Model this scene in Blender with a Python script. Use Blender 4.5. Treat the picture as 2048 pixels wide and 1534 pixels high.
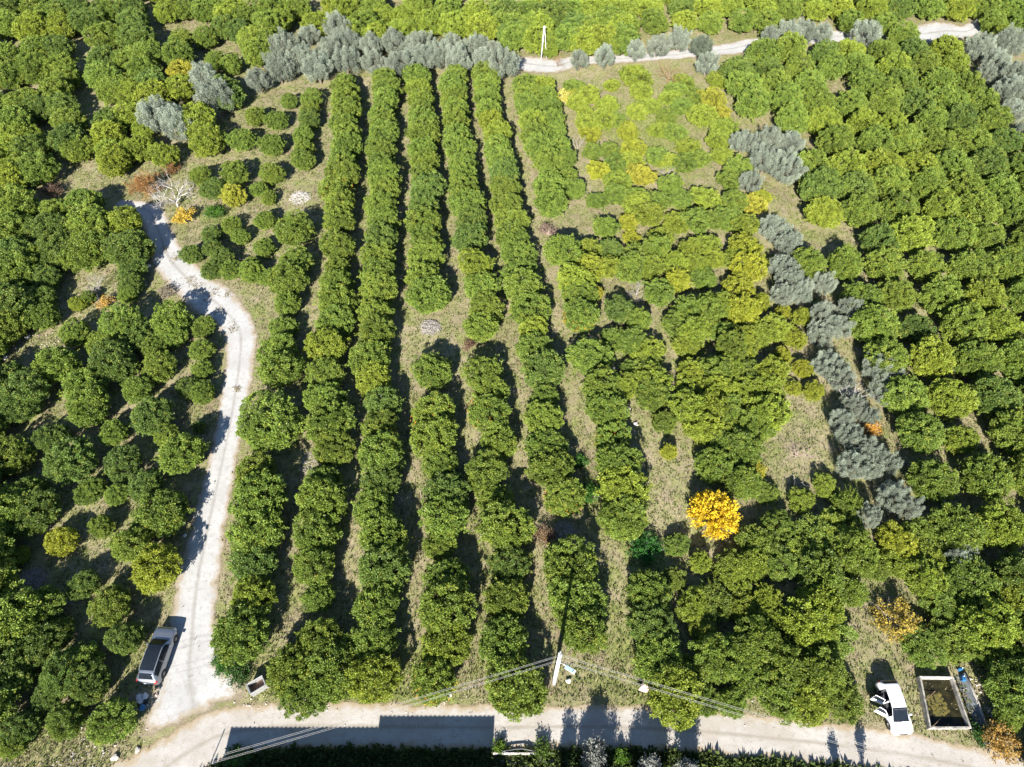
import bpy, bmesh, math, random
import numpy as np
from mathutils import Vector, Matrix, Quaternion

# ------------------------------------------------------------------ camera, sky, sun, exposure
scene = bpy.context.scene
for o in list(bpy.data.objects):
    bpy.data.objects.remove(o, do_unlink=True)
COL = scene.collection
CAM_H, PITCH = 61.0, math.radians(54.4)
SUN_EL, SUN_AZ = math.radians(33.0), math.radians(11.5)     # shadows fall 11.5 degrees to the right of straight ahead
cam_data = bpy.data.cameras.new('camera')
cam_data.sensor_width = 36.0
cam_data.lens = 36.0 * 1384.0 / 2048.0
cam_data.clip_end = 6000.0
cam = bpy.data.objects.new('camera', cam_data)
COL.objects.link(cam)
cam.location = (0, 0, CAM_H)
cam.rotation_euler = (math.pi / 2 - PITCH, 0, 0)
scene.camera = cam

world = bpy.data.worlds.new('World')
scene.world = world
world.use_nodes = True
wn = world.node_tree
sky = wn.nodes.new('ShaderNodeTexSky')
sky.sky_type = 'NISHITA'
sky.sun_disc = False
sky.sun_elevation = SUN_EL
sky.sun_rotation = math.pi + SUN_AZ
sky.air_density = 0.85
sky.dust_density = 0.0
sky.ozone_density = 2.5
wn.links.new(sky.outputs['Color'], wn.nodes['Background'].inputs['Color'])
wn.nodes['Background'].inputs['Strength'].default_value = SKY_STRENGTH = 0.07

sun_data = bpy.data.lights.new('sun', 'SUN')
sun_data.energy = 5.0
sun_data.angle = math.radians(0.53)
sun_data.color = (1.0, 0.945, 0.86)
sun = bpy.data.objects.new('sun', sun_data)
COL.objects.link(sun)
sun_vec = Vector((-math.sin(SUN_AZ) * math.cos(SUN_EL), -math.cos(SUN_AZ) * math.cos(SUN_EL), math.sin(SUN_EL)))
sun.rotation_euler = (-sun_vec).to_track_quat('-Z', 'Y').to_euler()
sun.location = (0, -20, 80)

scene.view_settings.view_transform = 'Standard'
scene.view_settings.look = 'None'
scene.view_settings.gamma = 1.0
scene.view_settings.use_curve_mapping = False
scene.view_settings.exposure = 1.45
scene.cycles.max_bounces = 6
scene.cycles.diffuse_bounces = 3
scene.cycles.glossy_bounces = 3
scene.cycles.transmission_bounces = 4
scene.cycles.use_adaptive_sampling = True
scene.render.use_persistent_data = False

RNG = np.random.default_rng(11)
random.seed(11)

# ------------------------------------------------------------------ survey: kind, x, y, radius, height, colour, fruit, group, label
GROUPS = ['citrus trees behind the olive hedge', 'citrus trees beside the lower road', 'citrus trees by the water basin', 'citrus trees left of the track', 'citrus trees of the dense orchard', 'citrus trees of the long rows', 'citrus trees of the upper left grove', 'fruit trees of the mixed plot', 'olive trees along the plot edges', 'young citrus trees right of the track']
TREES = [
('C',-27.14,65.99,2.41,3.62,'g',0,5,'green citrus tree, fourteenth from the road in the first long row from track'),
('C',-26.07,60.41,2.10,3.21,'g',0,5,'green citrus tree, thirteenth from the road in the first long row from track'),
('C',-26.11,57.32,2.26,3.69,'g',0,5,'green citrus tree, twelfth from the road in the first long row from track'),
('C',-25.71,47.40,2.00,3.07,'g',0,5,'green citrus tree, ninth from the road in the first long row from track'),
('C',-24.84,44.13,2.34,3.73,'g',0,5,'green citrus tree, eighth from the road in the first long row from track'),
('C',-23.97,37.09,3.33,4.06,'g',0,5,'green citrus tree, seventh from the road in the first long row from track'),
('C',-24.88,31.73,1.99,3.03,'g',0,5,'green citrus tree, sixth from the road in the first long row from track'),
('C',-23.52,28.92,2.42,4.01,'g',0,5,'green citrus tree, fifth from the road in the first long row from track'),
('C',-23.07,25.88,2.37,3.66,'g',0,5,'green citrus tree, fourth from the road in the first long row from track'),
('C',-23.17,22.52,1.98,3.01,'d',0,5,'dark green citrus tree, third from the road in the first long row from track'),
('C',-22.50,19.89,1.87,2.93,'l',0,5,'yellow-green citrus tree, second from the road in the first long row from track'),
('C',-22.58,16.69,2.36,3.63,'g',0,5,'green citrus tree, first from the road in the first long row from track'),
('C',-22.87,77.12,2.20,3.74,'g',0,5,'green citrus tree, twenty-first from the road in the second long row from track'),
('C',-23.08,74.12,2.29,3.55,'g',1,5,'green citrus tree, twentieth from the road in the second long row from track'),
('C',-22.37,71.14,2.13,3.59,'g',0,5,'green citrus tree, nineteenth from the road in the second long row from track'),
('C',-21.54,63.38,2.15,3.49,'g',0,5,'green citrus tree, seventeenth from the road in the second long row from track'),
('C',-20.50,57.10,2.06,3.19,'g',0,5,'green citrus tree, fifteenth from the road in the second long row from track'),
('C',-20.41,53.75,2.22,3.77,'g',0,5,'green citrus tree, fourteenth from the road in the second long row from track'),
('C',-20.11,50.69,2.13,3.44,'g',0,5,'green citrus tree, thirteenth from the road in the second long row from track'),
('C',-20.12,47.72,2.28,3.84,'l',0,5,'yellow-green citrus tree, twelfth from the road in the second long row from track'),
('C',-19.92,44.33,1.89,3.17,'g',0,5,'green citrus tree, eleventh from the road in the second long row from track'),
('C',-19.27,40.63,2.07,3.32,'g',0,5,'green citrus tree, tenth from the road in the second long row from track'),
('C',-18.44,37.08,2.38,3.81,'g',0,5,'green citrus tree, ninth from the road in the second long row from track'),
('C',-17.85,34.68,1.95,3.04,'g',0,5,'green citrus tree, eighth from the road in the second long row from track'),
('C',-18.16,31.27,1.64,2.69,'g',0,5,'green citrus tree, seventh from the road in the second long row from track'),
('C',-17.73,28.93,2.32,3.56,'g',0,5,'green citrus tree, sixth from the road in the second long row from track'),
('C',-17.73,25.48,2.10,3.26,'g',0,5,'green citrus tree, fifth from the road in the second long row from track'),
('C',-17.78,22.92,1.90,2.93,'g',0,5,'green citrus tree, fourth from the road in the second long row from track'),
('C',-16.23,16.23,2.01,3.10,'g',0,5,'green citrus tree, second from the road in the second long row from track'),
('C',-17.65,13.82,2.04,3.30,'g',0,5,'green citrus tree, first from the road in the second long row from track'),
('C',-17.18,76.53,2.20,3.77,'g',0,5,'green citrus tree, twenty-second from the road in the third long row from track'),
('C',-16.89,70.47,2.13,3.48,'g',0,5,'green citrus tree, twentieth from the road in the third long row from track'),
('C',-16.25,64.54,2.17,3.64,'d',0,5,'dark green citrus tree, eighteenth from the road in the third long row from track'),
('C',-16.18,61.49,2.18,3.35,'g',0,5,'green citrus tree, seventeenth from the road in the third long row from track'),
('C',-15.87,58.29,2.21,3.57,'g',0,5,'green citrus tree, sixteenth from the road in the third long row from track'),
('C',-15.52,55.56,2.17,3.63,'g',0,5,'green citrus tree, fifteenth from the road in the third long row from track'),
('C',-15.28,52.21,1.97,3.26,'g',0,5,'green citrus tree, fourteenth from the road in the third long row from track'),
('C',-15.13,49.48,2.11,3.62,'g',0,5,'green citrus tree, thirteenth from the road in the third long row from track'),
('C',-15.27,45.69,2.24,3.50,'g',0,5,'green citrus tree, twelfth from the road in the third long row from track'),
('C',-14.58,42.83,1.94,3.26,'l',0,5,'yellow-green citrus tree, eleventh from the road in the third long row from track'),
('C',-13.20,40.01,1.99,3.03,'d',0,5,'dark green citrus tree, tenth from the road in the third long row from track'),
('C',-13.58,36.80,1.93,2.95,'g',0,5,'green citrus tree, ninth from the road in the third long row from track'),
('C',-12.87,33.71,2.41,3.84,'g',0,5,'green citrus tree, eighth from the road in the third long row from track'),
('C',-12.71,31.02,2.07,3.19,'d',0,5,'dark green citrus tree, seventh from the road in the third long row from track'),
('C',-12.97,28.25,2.00,3.19,'g',0,5,'green citrus tree, sixth from the road in the third long row from track'),
('C',-11.61,25.24,2.23,3.71,'g',0,5,'green citrus tree, fifth from the road in the third long row from track'),
('C',-11.62,22.05,2.30,3.92,'d',0,5,'dark green citrus tree, fourth from the road in the third long row from track'),
('C',-11.56,19.02,2.03,3.35,'g',0,5,'green citrus tree, third from the road in the third long row from track'),
('C',-11.32,16.16,1.95,3.16,'g',0,5,'green citrus tree, second from the road in the third long row from track'),
('C',-11.32,13.53,2.12,3.37,'l',0,5,'yellow-green citrus tree, first from the road in the third long row from track'),
('C',-11.49,73.45,2.29,3.70,'d',0,5,'dark green citrus tree, eighteenth from the road in the fourth long row from track'),
('C',-11.30,70.41,2.18,3.47,'d',0,5,'dark green citrus tree, seventeenth from the road in the fourth long row from track'),
('C',-10.98,67.35,2.23,3.81,'g',0,5,'green citrus tree, sixteenth from the road in the fourth long row from track'),
('C',-10.52,61.44,2.18,3.41,'g',0,5,'green citrus tree, fourteenth from the road in the fourth long row from track'),
('C',-10.34,58.19,1.97,3.28,'g',0,5,'green citrus tree, thirteenth from the road in the fourth long row from track'),
('C',-9.55,55.12,2.54,3.82,'g',0,5,'green citrus tree, twelfth from the road in the fourth long row from track'),
('C',-8.53,43.94,2.09,3.46,'g',0,5,'green citrus tree, eleventh from the road in the fourth long row from track'),
('C',-8.00,38.46,2.25,3.50,'g',1,5,'green citrus tree, tenth from the road in the fourth long row from track'),
('C',-7.82,35.84,2.42,3.86,'g',0,5,'green citrus tree, ninth from the road in the fourth long row from track'),
('C',-7.05,33.03,1.88,2.93,'g',0,5,'green citrus tree, eighth from the road in the fourth long row from track'),
('C',-6.35,29.94,2.10,3.21,'d',0,5,'dark green citrus tree, seventh from the road in the fourth long row from track'),
('C',-5.98,27.21,2.30,3.93,'g',0,5,'green citrus tree, sixth from the road in the fourth long row from track'),
('C',-6.52,24.62,1.53,2.60,'g',0,5,'green citrus tree, fifth from the road in the fourth long row from track'),
('C',-5.70,21.34,1.99,3.18,'g',0,5,'green citrus tree, fourth from the road in the fourth long row from track'),
('C',-5.82,18.77,2.41,4.05,'g',0,5,'green citrus tree, third from the road in the fourth long row from track'),
('C',-5.53,15.90,2.04,3.19,'l',0,5,'yellow-green citrus tree, second from the road in the fourth long row from track'),
('C',-6.31,12.97,1.87,3.17,'g',1,5,'green citrus tree, first from the road in the fourth long row from track'),
('C',-5.85,70.66,2.28,3.66,'g',0,5,'green citrus tree, eighteenth from the road in the fifth long row from track'),
('C',-5.18,64.69,2.26,3.68,'d',0,5,'dark green citrus tree, sixteenth from the road in the fifth long row from track'),
('C',-4.12,59.71,2.17,3.42,'l',0,5,'yellow-green citrus tree, fifteenth from the road in the fifth long row from track'),
('C',-3.57,56.48,2.12,3.28,'g',0,5,'green citrus tree, fourteenth from the road in the fifth long row from track'),
('C',-3.16,53.44,1.97,3.24,'g',0,5,'green citrus tree, thirteenth from the road in the fifth long row from track'),
('C',-3.58,50.33,2.03,3.16,'g',0,5,'green citrus tree, twelfth from the road in the fifth long row from track'),
('C',-2.75,43.91,2.08,3.53,'g',0,5,'green citrus tree, eleventh from the road in the fifth long row from track'),
('C',-2.10,41.66,1.87,3.05,'g',0,5,'green citrus tree, tenth from the road in the fifth long row from track'),
('C',-2.57,39.06,2.20,3.54,'g',1,5,'green citrus tree, ninth from the road in the fifth long row from track'),
('C',-1.17,35.24,1.99,3.10,'g',0,5,'green citrus tree, eighth from the road in the fifth long row from track'),
('C',-2.51,31.86,2.11,3.23,'g',0,5,'green citrus tree, seventh from the road in the fifth long row from track'),
('C',-1.52,29.10,1.74,2.77,'g',0,5,'green citrus tree, sixth from the road in the fifth long row from track'),
('C',-0.90,26.00,2.45,4.19,'g',0,5,'green citrus tree, fifth from the road in the fifth long row from track'),
('C',-0.12,22.84,1.95,3.10,'d',0,5,'dark green citrus tree, fourth from the road in the fifth long row from track'),
('C',-0.50,19.63,2.01,3.43,'g',0,5,'green citrus tree, third from the road in the fifth long row from track'),
('C',-0.54,16.23,2.04,3.48,'g',0,5,'green citrus tree, second from the road in the fifth long row from track'),
('C',0.29,12.85,2.32,3.70,'g',0,5,'green citrus tree, first from the road in the fifth long row from track'),
('C',-0.01,68.16,2.11,3.26,'g',0,5,'green citrus tree, seventeenth from the road in the sixth long row from track'),
('C',-0.03,64.94,2.21,3.48,'g',0,5,'green citrus tree, sixteenth from the road in the sixth long row from track'),
('C',0.59,62.24,2.13,3.34,'g',0,5,'green citrus tree, fifteenth from the road in the sixth long row from track'),
('C',0.80,58.96,2.03,3.22,'g',0,5,'green citrus tree, fourteenth from the road in the sixth long row from track'),
('C',1.39,55.97,2.27,3.88,'g',0,5,'green citrus tree, thirteenth from the road in the sixth long row from track'),
('C',2.06,53.28,2.25,3.56,'g',0,5,'green citrus tree, twelfth from the road in the sixth long row from track'),
('C',2.49,46.93,1.96,3.27,'g',0,5,'green citrus tree, tenth from the road in the sixth long row from track'),
('C',3.37,44.16,2.34,3.96,'d',0,5,'dark green citrus tree, ninth from the road in the sixth long row from track'),
('C',3.19,38.34,2.02,3.16,'g',0,5,'green citrus tree, seventh from the road in the sixth long row from track'),
('C',3.43,35.00,2.00,3.18,'g',0,5,'green citrus tree, sixth from the road in the sixth long row from track'),
('C',3.93,32.58,2.22,3.72,'g',0,5,'green citrus tree, fifth from the road in the sixth long row from track'),
('C',4.97,29.42,1.98,3.08,'g',1,5,'green citrus tree, fourth from the road in the sixth long row from track'),
('C',5.15,22.35,2.44,4.09,'g',0,5,'green citrus tree, third from the road in the sixth long row from track'),
('C',5.38,19.79,2.35,3.68,'g',0,5,'green citrus tree, second from the road in the sixth long row from track'),
('C',5.66,17.38,2.23,3.74,'g',0,5,'green citrus tree, first from the road in the sixth long row from track'),
('C',5.09,71.36,2.21,3.75,'g',0,5,'green citrus tree, sixteenth from the road in the seventh long row from track'),
('C',6.38,61.99,2.40,3.92,'g',0,5,'green citrus tree, fifteenth from the road in the seventh long row from track'),
('C',7.53,57.56,2.11,3.38,'l',0,5,'yellow-green citrus tree, fourteenth from the road in the seventh long row from track'),
('C',7.65,54.82,2.04,3.26,'g',0,5,'green citrus tree, thirteenth from the road in the seventh long row from track'),
('C',7.87,51.82,2.18,3.73,'g',1,5,'green citrus tree, twelfth from the road in the seventh long row from track'),
('C',8.51,46.00,2.30,3.38,'g',0,5,'green citrus tree, eleventh from the road in the seventh long row from track'),
('C',9.21,42.14,2.16,3.59,'g',0,5,'green citrus tree, tenth from the road in the seventh long row from track'),
('C',9.54,39.13,2.16,3.58,'g',0,5,'green citrus tree, ninth from the road in the seventh long row from track'),
('C',10.07,35.81,1.83,2.93,'g',1,5,'green citrus tree, eighth from the road in the seventh long row from track'),
('C',10.36,33.08,2.27,3.78,'g',0,5,'green citrus tree, seventh from the road in the seventh long row from track'),
('C',10.45,30.02,2.33,3.90,'l',0,5,'yellow-green citrus tree, sixth from the road in the seventh long row from track'),
('C',10.40,27.23,2.19,3.60,'g',0,5,'green citrus tree, fifth from the road in the seventh long row from track'),
('C',11.90,20.25,2.03,3.23,'g',0,5,'green citrus tree, fourth from the road in the seventh long row from track'),
('C',11.71,17.43,2.00,3.33,'d',0,5,'dark green citrus tree, third from the road in the seventh long row from track'),
('C',12.13,14.64,2.14,3.41,'g',0,5,'green citrus tree, second from the road in the seventh long row from track'),
('C',12.99,11.73,2.35,3.95,'l',0,5,'yellow-green citrus tree, first from the road in the seventh long row from track'),
('C',40.17,12.02,2.23,3.87,'g',0,4,'green citrus tree, first from the olives, first cross row of the dense orchard'),
('C',39.75,16.91,2.30,4.18,'l',0,4,'yellow-green citrus tree, first from the olives, second cross row of the dense orchard'),
('C',40.01,21.17,2.18,3.53,'g',0,4,'green citrus tree, first from the olives, third cross row of the dense orchard'),
('C',44.72,21.76,2.12,3.73,'d',0,4,'dark green citrus tree, second from the olives, third cross row of the dense orchard'),
('C',40.46,25.91,2.41,3.88,'g',0,4,'green citrus tree, first from the olives, fourth cross row of the dense orchard'),
('C',44.90,26.05,2.23,4.12,'l',0,4,'yellow-green citrus tree, second from the olives, fourth cross row of the dense orchard'),
('C',40.20,31.08,2.26,3.57,'g',0,4,'green citrus tree, first from the olives, fifth cross row of the dense orchard'),
('C',45.25,31.25,2.35,4.16,'g',0,4,'green citrus tree, second from the olives, fifth cross row of the dense orchard'),
('C',49.51,31.30,2.28,3.89,'g',0,4,'green citrus tree, third from the olives, fifth cross row of the dense orchard'),
('C',40.83,36.13,2.32,3.96,'g',0,4,'green citrus tree, first from the olives, sixth cross row of the dense orchard'),
('C',50.37,35.89,2.41,4.19,'g',0,4,'green citrus tree, third from the olives, sixth cross row of the dense orchard'),
('C',40.38,40.78,2.40,3.76,'g',0,4,'green citrus tree, first from the olives, seventh cross row of the dense orchard'),
('C',45.24,40.51,2.18,3.85,'l',0,4,'yellow-green citrus tree, second from the olives, seventh cross row of the dense orchard'),
('C',49.83,40.43,2.32,4.15,'d',0,4,'dark green citrus tree, third from the olives, seventh cross row of the dense orchard'),
('C',40.43,45.23,2.43,4.14,'g',0,4,'green citrus tree, first from the olives, eighth cross row of the dense orchard'),
('C',44.97,45.24,2.30,4.23,'l',0,4,'yellow-green citrus tree, second from the olives, eighth cross row of the dense orchard'),
('C',50.07,45.29,2.22,3.98,'g',0,4,'green citrus tree, third from the olives, eighth cross row of the dense orchard'),
('C',54.59,45.19,2.28,4.14,'g',0,4,'green citrus tree, fourth from the olives, eighth cross row of the dense orchard'),
('C',40.26,50.08,2.41,4.43,'g',0,4,'green citrus tree, first from the olives, ninth cross row of the dense orchard'),
('C',50.26,50.37,2.44,4.46,'g',0,4,'green citrus tree, third from the olives, ninth cross row of the dense orchard'),
('C',54.52,50.03,2.21,3.74,'l',0,4,'yellow-green citrus tree, fourth from the olives, ninth cross row of the dense orchard'),
('C',40.43,54.81,2.21,3.47,'g',0,4,'green citrus tree, first from the olives, tenth cross row of the dense orchard'),
('C',44.73,55.18,2.14,3.54,'g',0,4,'green citrus tree, second from the olives, tenth cross row of the dense orchard'),
('C',49.77,54.74,2.18,3.84,'g',0,4,'green citrus tree, third from the olives, tenth cross row of the dense orchard'),
('C',54.38,54.82,2.41,3.82,'l',0,4,'yellow-green citrus tree, fourth from the olives, tenth cross row of the dense orchard'),
('C',59.15,54.52,2.22,3.88,'g',0,4,'green citrus tree, fifth from the olives, tenth cross row of the dense orchard'),
('C',35.49,59.94,2.12,3.55,'g',0,4,'green citrus tree, first from the olives, eleventh cross row of the dense orchard'),
('C',40.09,60.02,2.12,3.78,'g',0,4,'green citrus tree, second from the olives, eleventh cross row of the dense orchard'),
('C',44.67,59.72,2.29,3.58,'g',0,4,'green citrus tree, third from the olives, eleventh cross row of the dense orchard'),
('C',49.53,59.61,2.15,3.76,'g',0,4,'green citrus tree, fourth from the olives, eleventh cross row of the dense orchard'),
('C',54.21,59.47,2.43,3.97,'g',0,4,'green citrus tree, fifth from the olives, eleventh cross row of the dense orchard'),
('C',59.51,59.39,2.39,4.24,'g',0,4,'green citrus tree, sixth from the olives, eleventh cross row of the dense orchard'),
('C',45.09,64.32,2.23,3.61,'d',0,4,'dark green citrus tree, first from the olives, twelfth cross row of the dense orchard'),
('C',49.25,64.51,2.35,4.30,'l',0,4,'yellow-green citrus tree, second from the olives, twelfth cross row of the dense orchard'),
('C',54.39,64.46,2.30,4.04,'g',0,4,'green citrus tree, third from the olives, twelfth cross row of the dense orchard'),
('C',58.91,64.41,2.11,3.39,'g',0,4,'green citrus tree, fourth from the olives, twelfth cross row of the dense orchard'),
('C',64.13,64.06,2.38,3.87,'g',0,4,'green citrus tree, fifth from the olives, twelfth cross row of the dense orchard'),
('C',39.83,68.98,2.29,3.72,'l',0,4,'yellow-green citrus tree, first from the olives, thirteenth cross row of the dense orchard'),
('C',44.60,69.26,2.47,4.25,'g',0,4,'green citrus tree, second from the olives, thirteenth cross row of the dense orchard'),
('C',49.39,69.25,2.41,4.05,'g',0,4,'green citrus tree, third from the olives, thirteenth cross row of the dense orchard'),
('C',54.77,69.28,2.30,4.05,'l',0,4,'yellow-green citrus tree, fourth from the olives, thirteenth cross row of the dense orchard'),
('C',58.94,69.50,2.63,4.45,'g',0,4,'green citrus tree, fifth from the olives, thirteenth cross row of the dense orchard'),
('C',63.75,69.46,2.40,4.14,'g',0,4,'green citrus tree, sixth from the olives, thirteenth cross row of the dense orchard'),
('C',40.21,73.74,2.53,4.58,'d',0,4,'dark green citrus tree, first from the olives, fourteenth cross row of the dense orchard'),
('C',44.70,73.89,2.60,3.89,'d',0,4,'dark green citrus tree, second from the olives, fourteenth cross row of the dense orchard'),
('C',49.61,74.27,2.44,4.40,'g',0,4,'green citrus tree, third from the olives, fourteenth cross row of the dense orchard'),
('C',54.56,74.32,2.38,4.33,'g',0,4,'green citrus tree, fourth from the olives, fourteenth cross row of the dense orchard'),
('C',59.50,73.65,2.44,4.05,'g',0,4,'green citrus tree, fifth from the olives, fourteenth cross row of the dense orchard'),
('C',64.09,73.62,2.26,4.16,'g',0,4,'green citrus tree, sixth from the olives, fourteenth cross row of the dense orchard'),
('C',68.62,73.74,2.36,3.83,'g',0,4,'green citrus tree, seventh from the olives, fourteenth cross row of the dense orchard'),
('C',40.07,79.10,2.48,3.96,'g',0,4,'green citrus tree, first from the olives, fifteenth cross row of the dense orchard'),
('C',44.90,78.64,2.47,4.07,'l',0,4,'yellow-green citrus tree, second from the olives, fifteenth cross row of the dense orchard'),
('C',50.36,78.87,2.48,4.10,'l',0,4,'yellow-green citrus tree, third from the olives, fifteenth cross row of the dense orchard'),
('C',55.02,78.74,2.44,3.98,'l',0,4,'yellow-green citrus tree, fourth from the olives, fifteenth cross row of the dense orchard'),
('C',59.39,78.42,2.53,4.17,'g',0,4,'green citrus tree, fifth from the olives, fifteenth cross row of the dense orchard'),
('C',64.12,78.88,2.33,4.28,'d',0,4,'dark green citrus tree, sixth from the olives, fifteenth cross row of the dense orchard'),
('C',69.23,78.46,2.39,3.82,'g',0,4,'green citrus tree, seventh from the olives, fifteenth cross row of the dense orchard'),
('C',45.37,83.71,2.55,4.40,'g',0,4,'green citrus tree, first from the olives, sixteenth cross row of the dense orchard'),
('C',50.32,83.80,2.64,4.07,'g',0,4,'green citrus tree, second from the olives, sixteenth cross row of the dense orchard'),
('C',54.91,83.93,2.44,4.34,'g',0,4,'green citrus tree, third from the olives, sixteenth cross row of the dense orchard'),
('C',64.10,83.58,2.63,3.98,'g',0,4,'green citrus tree, fifth from the olives, sixteenth cross row of the dense orchard'),
('C',40.33,88.56,2.38,4.32,'g',0,4,'green citrus tree, first from the olives, seventeenth cross row of the dense orchard'),
('C',45.02,88.51,2.48,3.99,'l',0,4,'yellow-green citrus tree, second from the olives, seventeenth cross row of the dense orchard'),
('C',35.49,92.75,2.47,4.33,'g',0,4,'green citrus tree, first from the olives, eighteenth cross row of the dense orchard'),
('C',45.07,93.05,2.65,4.32,'g',0,4,'green citrus tree, third from the olives, eighteenth cross row of the dense orchard'),
('C',54.99,93.37,2.53,4.35,'g',0,4,'green citrus tree, fifth from the olives, eighteenth cross row of the dense orchard'),
('C',59.54,92.99,2.55,4.25,'d',0,4,'dark green citrus tree, sixth from the olives, eighteenth cross row of the dense orchard'),
('C',64.35,93.54,2.55,4.40,'g',0,4,'green citrus tree, seventh from the olives, eighteenth cross row of the dense orchard'),
('C',35.15,97.72,2.57,4.21,'g',0,4,'green citrus tree, first from the olives, nineteenth cross row of the dense orchard'),
('C',54.31,97.98,2.54,4.11,'g',0,4,'green citrus tree, fourth from the olives, nineteenth cross row of the dense orchard'),
('C',59.12,98.19,2.59,4.18,'g',0,4,'green citrus tree, fifth from the olives, nineteenth cross row of the dense orchard'),
('C',35.22,102.33,2.56,3.95,'d',0,4,'dark green citrus tree, first from the olives, twentieth cross row of the dense orchard'),
('C',68.88,107.17,2.62,4.57,'l',0,4,'yellow-green citrus tree, seventh from the olives, twenty-first cross row of the dense orchard'),
('C',-63.68,69.88,2.87,4.53,'g',0,3,'big green citrus tree, third nearest in front of the pale yellow trees at the edge'),
('C',-62.68,66.18,2.64,3.82,'g',0,3,'green citrus tree, fifth nearest left of the bare grey shrub'),
('C',-57.40,65.88,2.43,3.91,'d',0,3,'dark green citrus tree, third nearest left of the bare grey shrub'),
('C',-55.19,70.94,2.19,3.64,'g',0,3,'green citrus tree, only one in front of the rusty bush'),
('C',-53.21,67.38,2.67,4.37,'g',0,3,'green citrus tree, fifth nearest beyond the bare grey shrub'),
('C',-52.44,64.89,2.72,3.90,'g',0,3,'green citrus tree, fourth nearest beyond the bare grey shrub'),
('C',-49.16,67.60,2.14,3.55,'l',0,3,'yellow-green citrus tree, only one in front of the pale bare tree'),
('C',-46.56,62.59,2.76,4.11,'d',0,3,'big dark green citrus tree, third nearest beyond the bare grey shrub'),
('C',-55.31,62.39,2.49,3.58,'d',0,3,'dark green citrus tree, nearest left of the bare grey shrub'),
('C',-52.16,61.76,2.62,3.88,'g',0,3,'green citrus tree, nearest beyond the bare grey shrub'),
('C',-50.98,62.89,2.47,3.54,'g',0,3,'green citrus tree, second nearest beyond the bare grey shrub'),
('C',-60.72,61.54,2.49,3.85,'d',0,3,'dark green citrus tree, fourth nearest left of the bare grey shrub'),
('C',-59.24,58.49,2.96,3.96,'g',0,3,'big green citrus tree, second nearest left of the bare grey shrub'),
('C',-57.49,52.84,2.89,4.46,'d',0,3,'big dark green citrus tree, only one beyond the stony strip'),
('C',-56.68,50.09,2.59,3.77,'g',0,3,'green citrus tree, only one left of the stony strip'),
('C',-43.53,50.51,2.38,3.72,'g',0,3,'green citrus tree, only one in front of the bare grey shrub'),
('C',-41.63,49.25,1.88,2.93,'d',0,3,'dark green citrus tree, second nearest left of the track bend'),
('C',-38.44,50.91,2.22,3.72,'g',0,3,'green citrus tree, nearest left of the track bend'),
('C',-42.67,44.73,2.42,3.75,'d',0,3,'dark green citrus tree, fourth nearest beyond the middle of the left edge'),
('C',-37.83,44.67,1.81,2.93,'g',0,3,'green citrus tree, only one in front of the track bend'),
('C',-48.64,44.58,2.27,3.66,'g',0,3,'green citrus tree, only one right of the stony strip'),
('C',-53.38,42.84,1.94,2.98,'d',0,3,'dark green citrus tree, only one in front of the stony strip'),
('C',-50.84,41.37,2.42,3.66,'d',0,3,'dark green citrus tree, second nearest beyond the middle of the left edge'),
('C',-44.99,41.73,2.22,3.61,'g',0,3,'green citrus tree, third nearest beyond the middle of the left edge'),
('C',-36.64,38.60,2.16,3.39,'d',0,3,'dark green citrus tree, nearest left of the track narrows'),
('C',-43.57,39.37,2.18,3.60,'g',0,3,'green citrus tree, second nearest right of the middle of the left edge'),
('C',-50.81,39.87,2.18,3.12,'d',0,3,'dark green citrus tree, nearest beyond the middle of the left edge'),
('C',-43.01,33.28,2.48,3.57,'d',0,3,'dark green citrus tree, second nearest beyond the small yellow tree'),
('C',-48.87,33.76,1.93,2.96,'g',0,3,'green citrus tree, nearest right of the middle of the left edge'),
('C',-38.15,33.26,1.79,2.58,'d',0,3,'dark green citrus tree, second nearest left of the track narrows'),
('C',-32.39,33.93,2.22,3.47,'g',0,3,'green citrus tree, nearest in front of the track narrows'),
('C',-35.38,30.63,1.61,2.33,'d',0,3,'dark green citrus tree, second nearest in front of the track narrows'),
('C',-32.32,27.77,2.36,3.56,'g',0,3,'green citrus tree, second nearest beyond the yellow tree by the track'),
('C',-45.88,29.83,1.73,2.64,'g',0,3,'green citrus tree, nearest beyond the small yellow tree'),
('C',-44.33,27.88,2.10,3.09,'d',0,3,'dark green citrus tree, nearest left of the small yellow tree'),
('C',-47.04,27.85,2.56,3.80,'g',0,3,'green citrus tree, second nearest left of the small yellow tree'),
('C',-34.69,24.81,1.79,2.93,'g',0,3,'green citrus tree, nearest beyond the yellow tree by the track'),
('C',-31.61,22.40,2.18,3.48,'ly',0,3,'lime yellow citrus tree, only one right of the yellow tree by the track'),
('C',-40.88,18.98,1.81,2.69,'g',0,3,'green citrus tree, nearest in front of the grey brush heap'),
('C',-34.90,19.25,1.69,2.46,'g',0,3,'green citrus tree, only one in front of the yellow tree by the track'),
('C',-32.22,16.39,1.47,2.39,'d',0,3,'small dark green citrus tree, nearest left of the silver car'),
('C',-39.32,16.09,1.76,2.91,'d',0,3,'dark green citrus tree, fourth nearest in front of the grey brush heap'),
('C',-35.51,14.64,1.62,2.33,'g',0,3,'green citrus tree, third nearest left of the silver car'),
('C',-36.67,13.61,1.83,2.91,'d',0,3,'dark green citrus tree, third nearest beyond the bottom left corner'),
('C',-34.24,12.81,1.59,2.57,'d',0,3,'dark green citrus tree, second nearest left of the silver car'),
('C',-42.23,15.88,1.40,2.05,'d',0,3,'small dark green citrus tree, third nearest in front of the grey brush heap'),
('C',-41.25,14.06,2.31,3.53,'d',0,3,'dark green citrus tree, fourth nearest beyond the bottom left corner'),
('C',-40.35,13.15,1.36,2.26,'d',0,3,'small dark green citrus tree, second nearest beyond the bottom left corner'),
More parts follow.
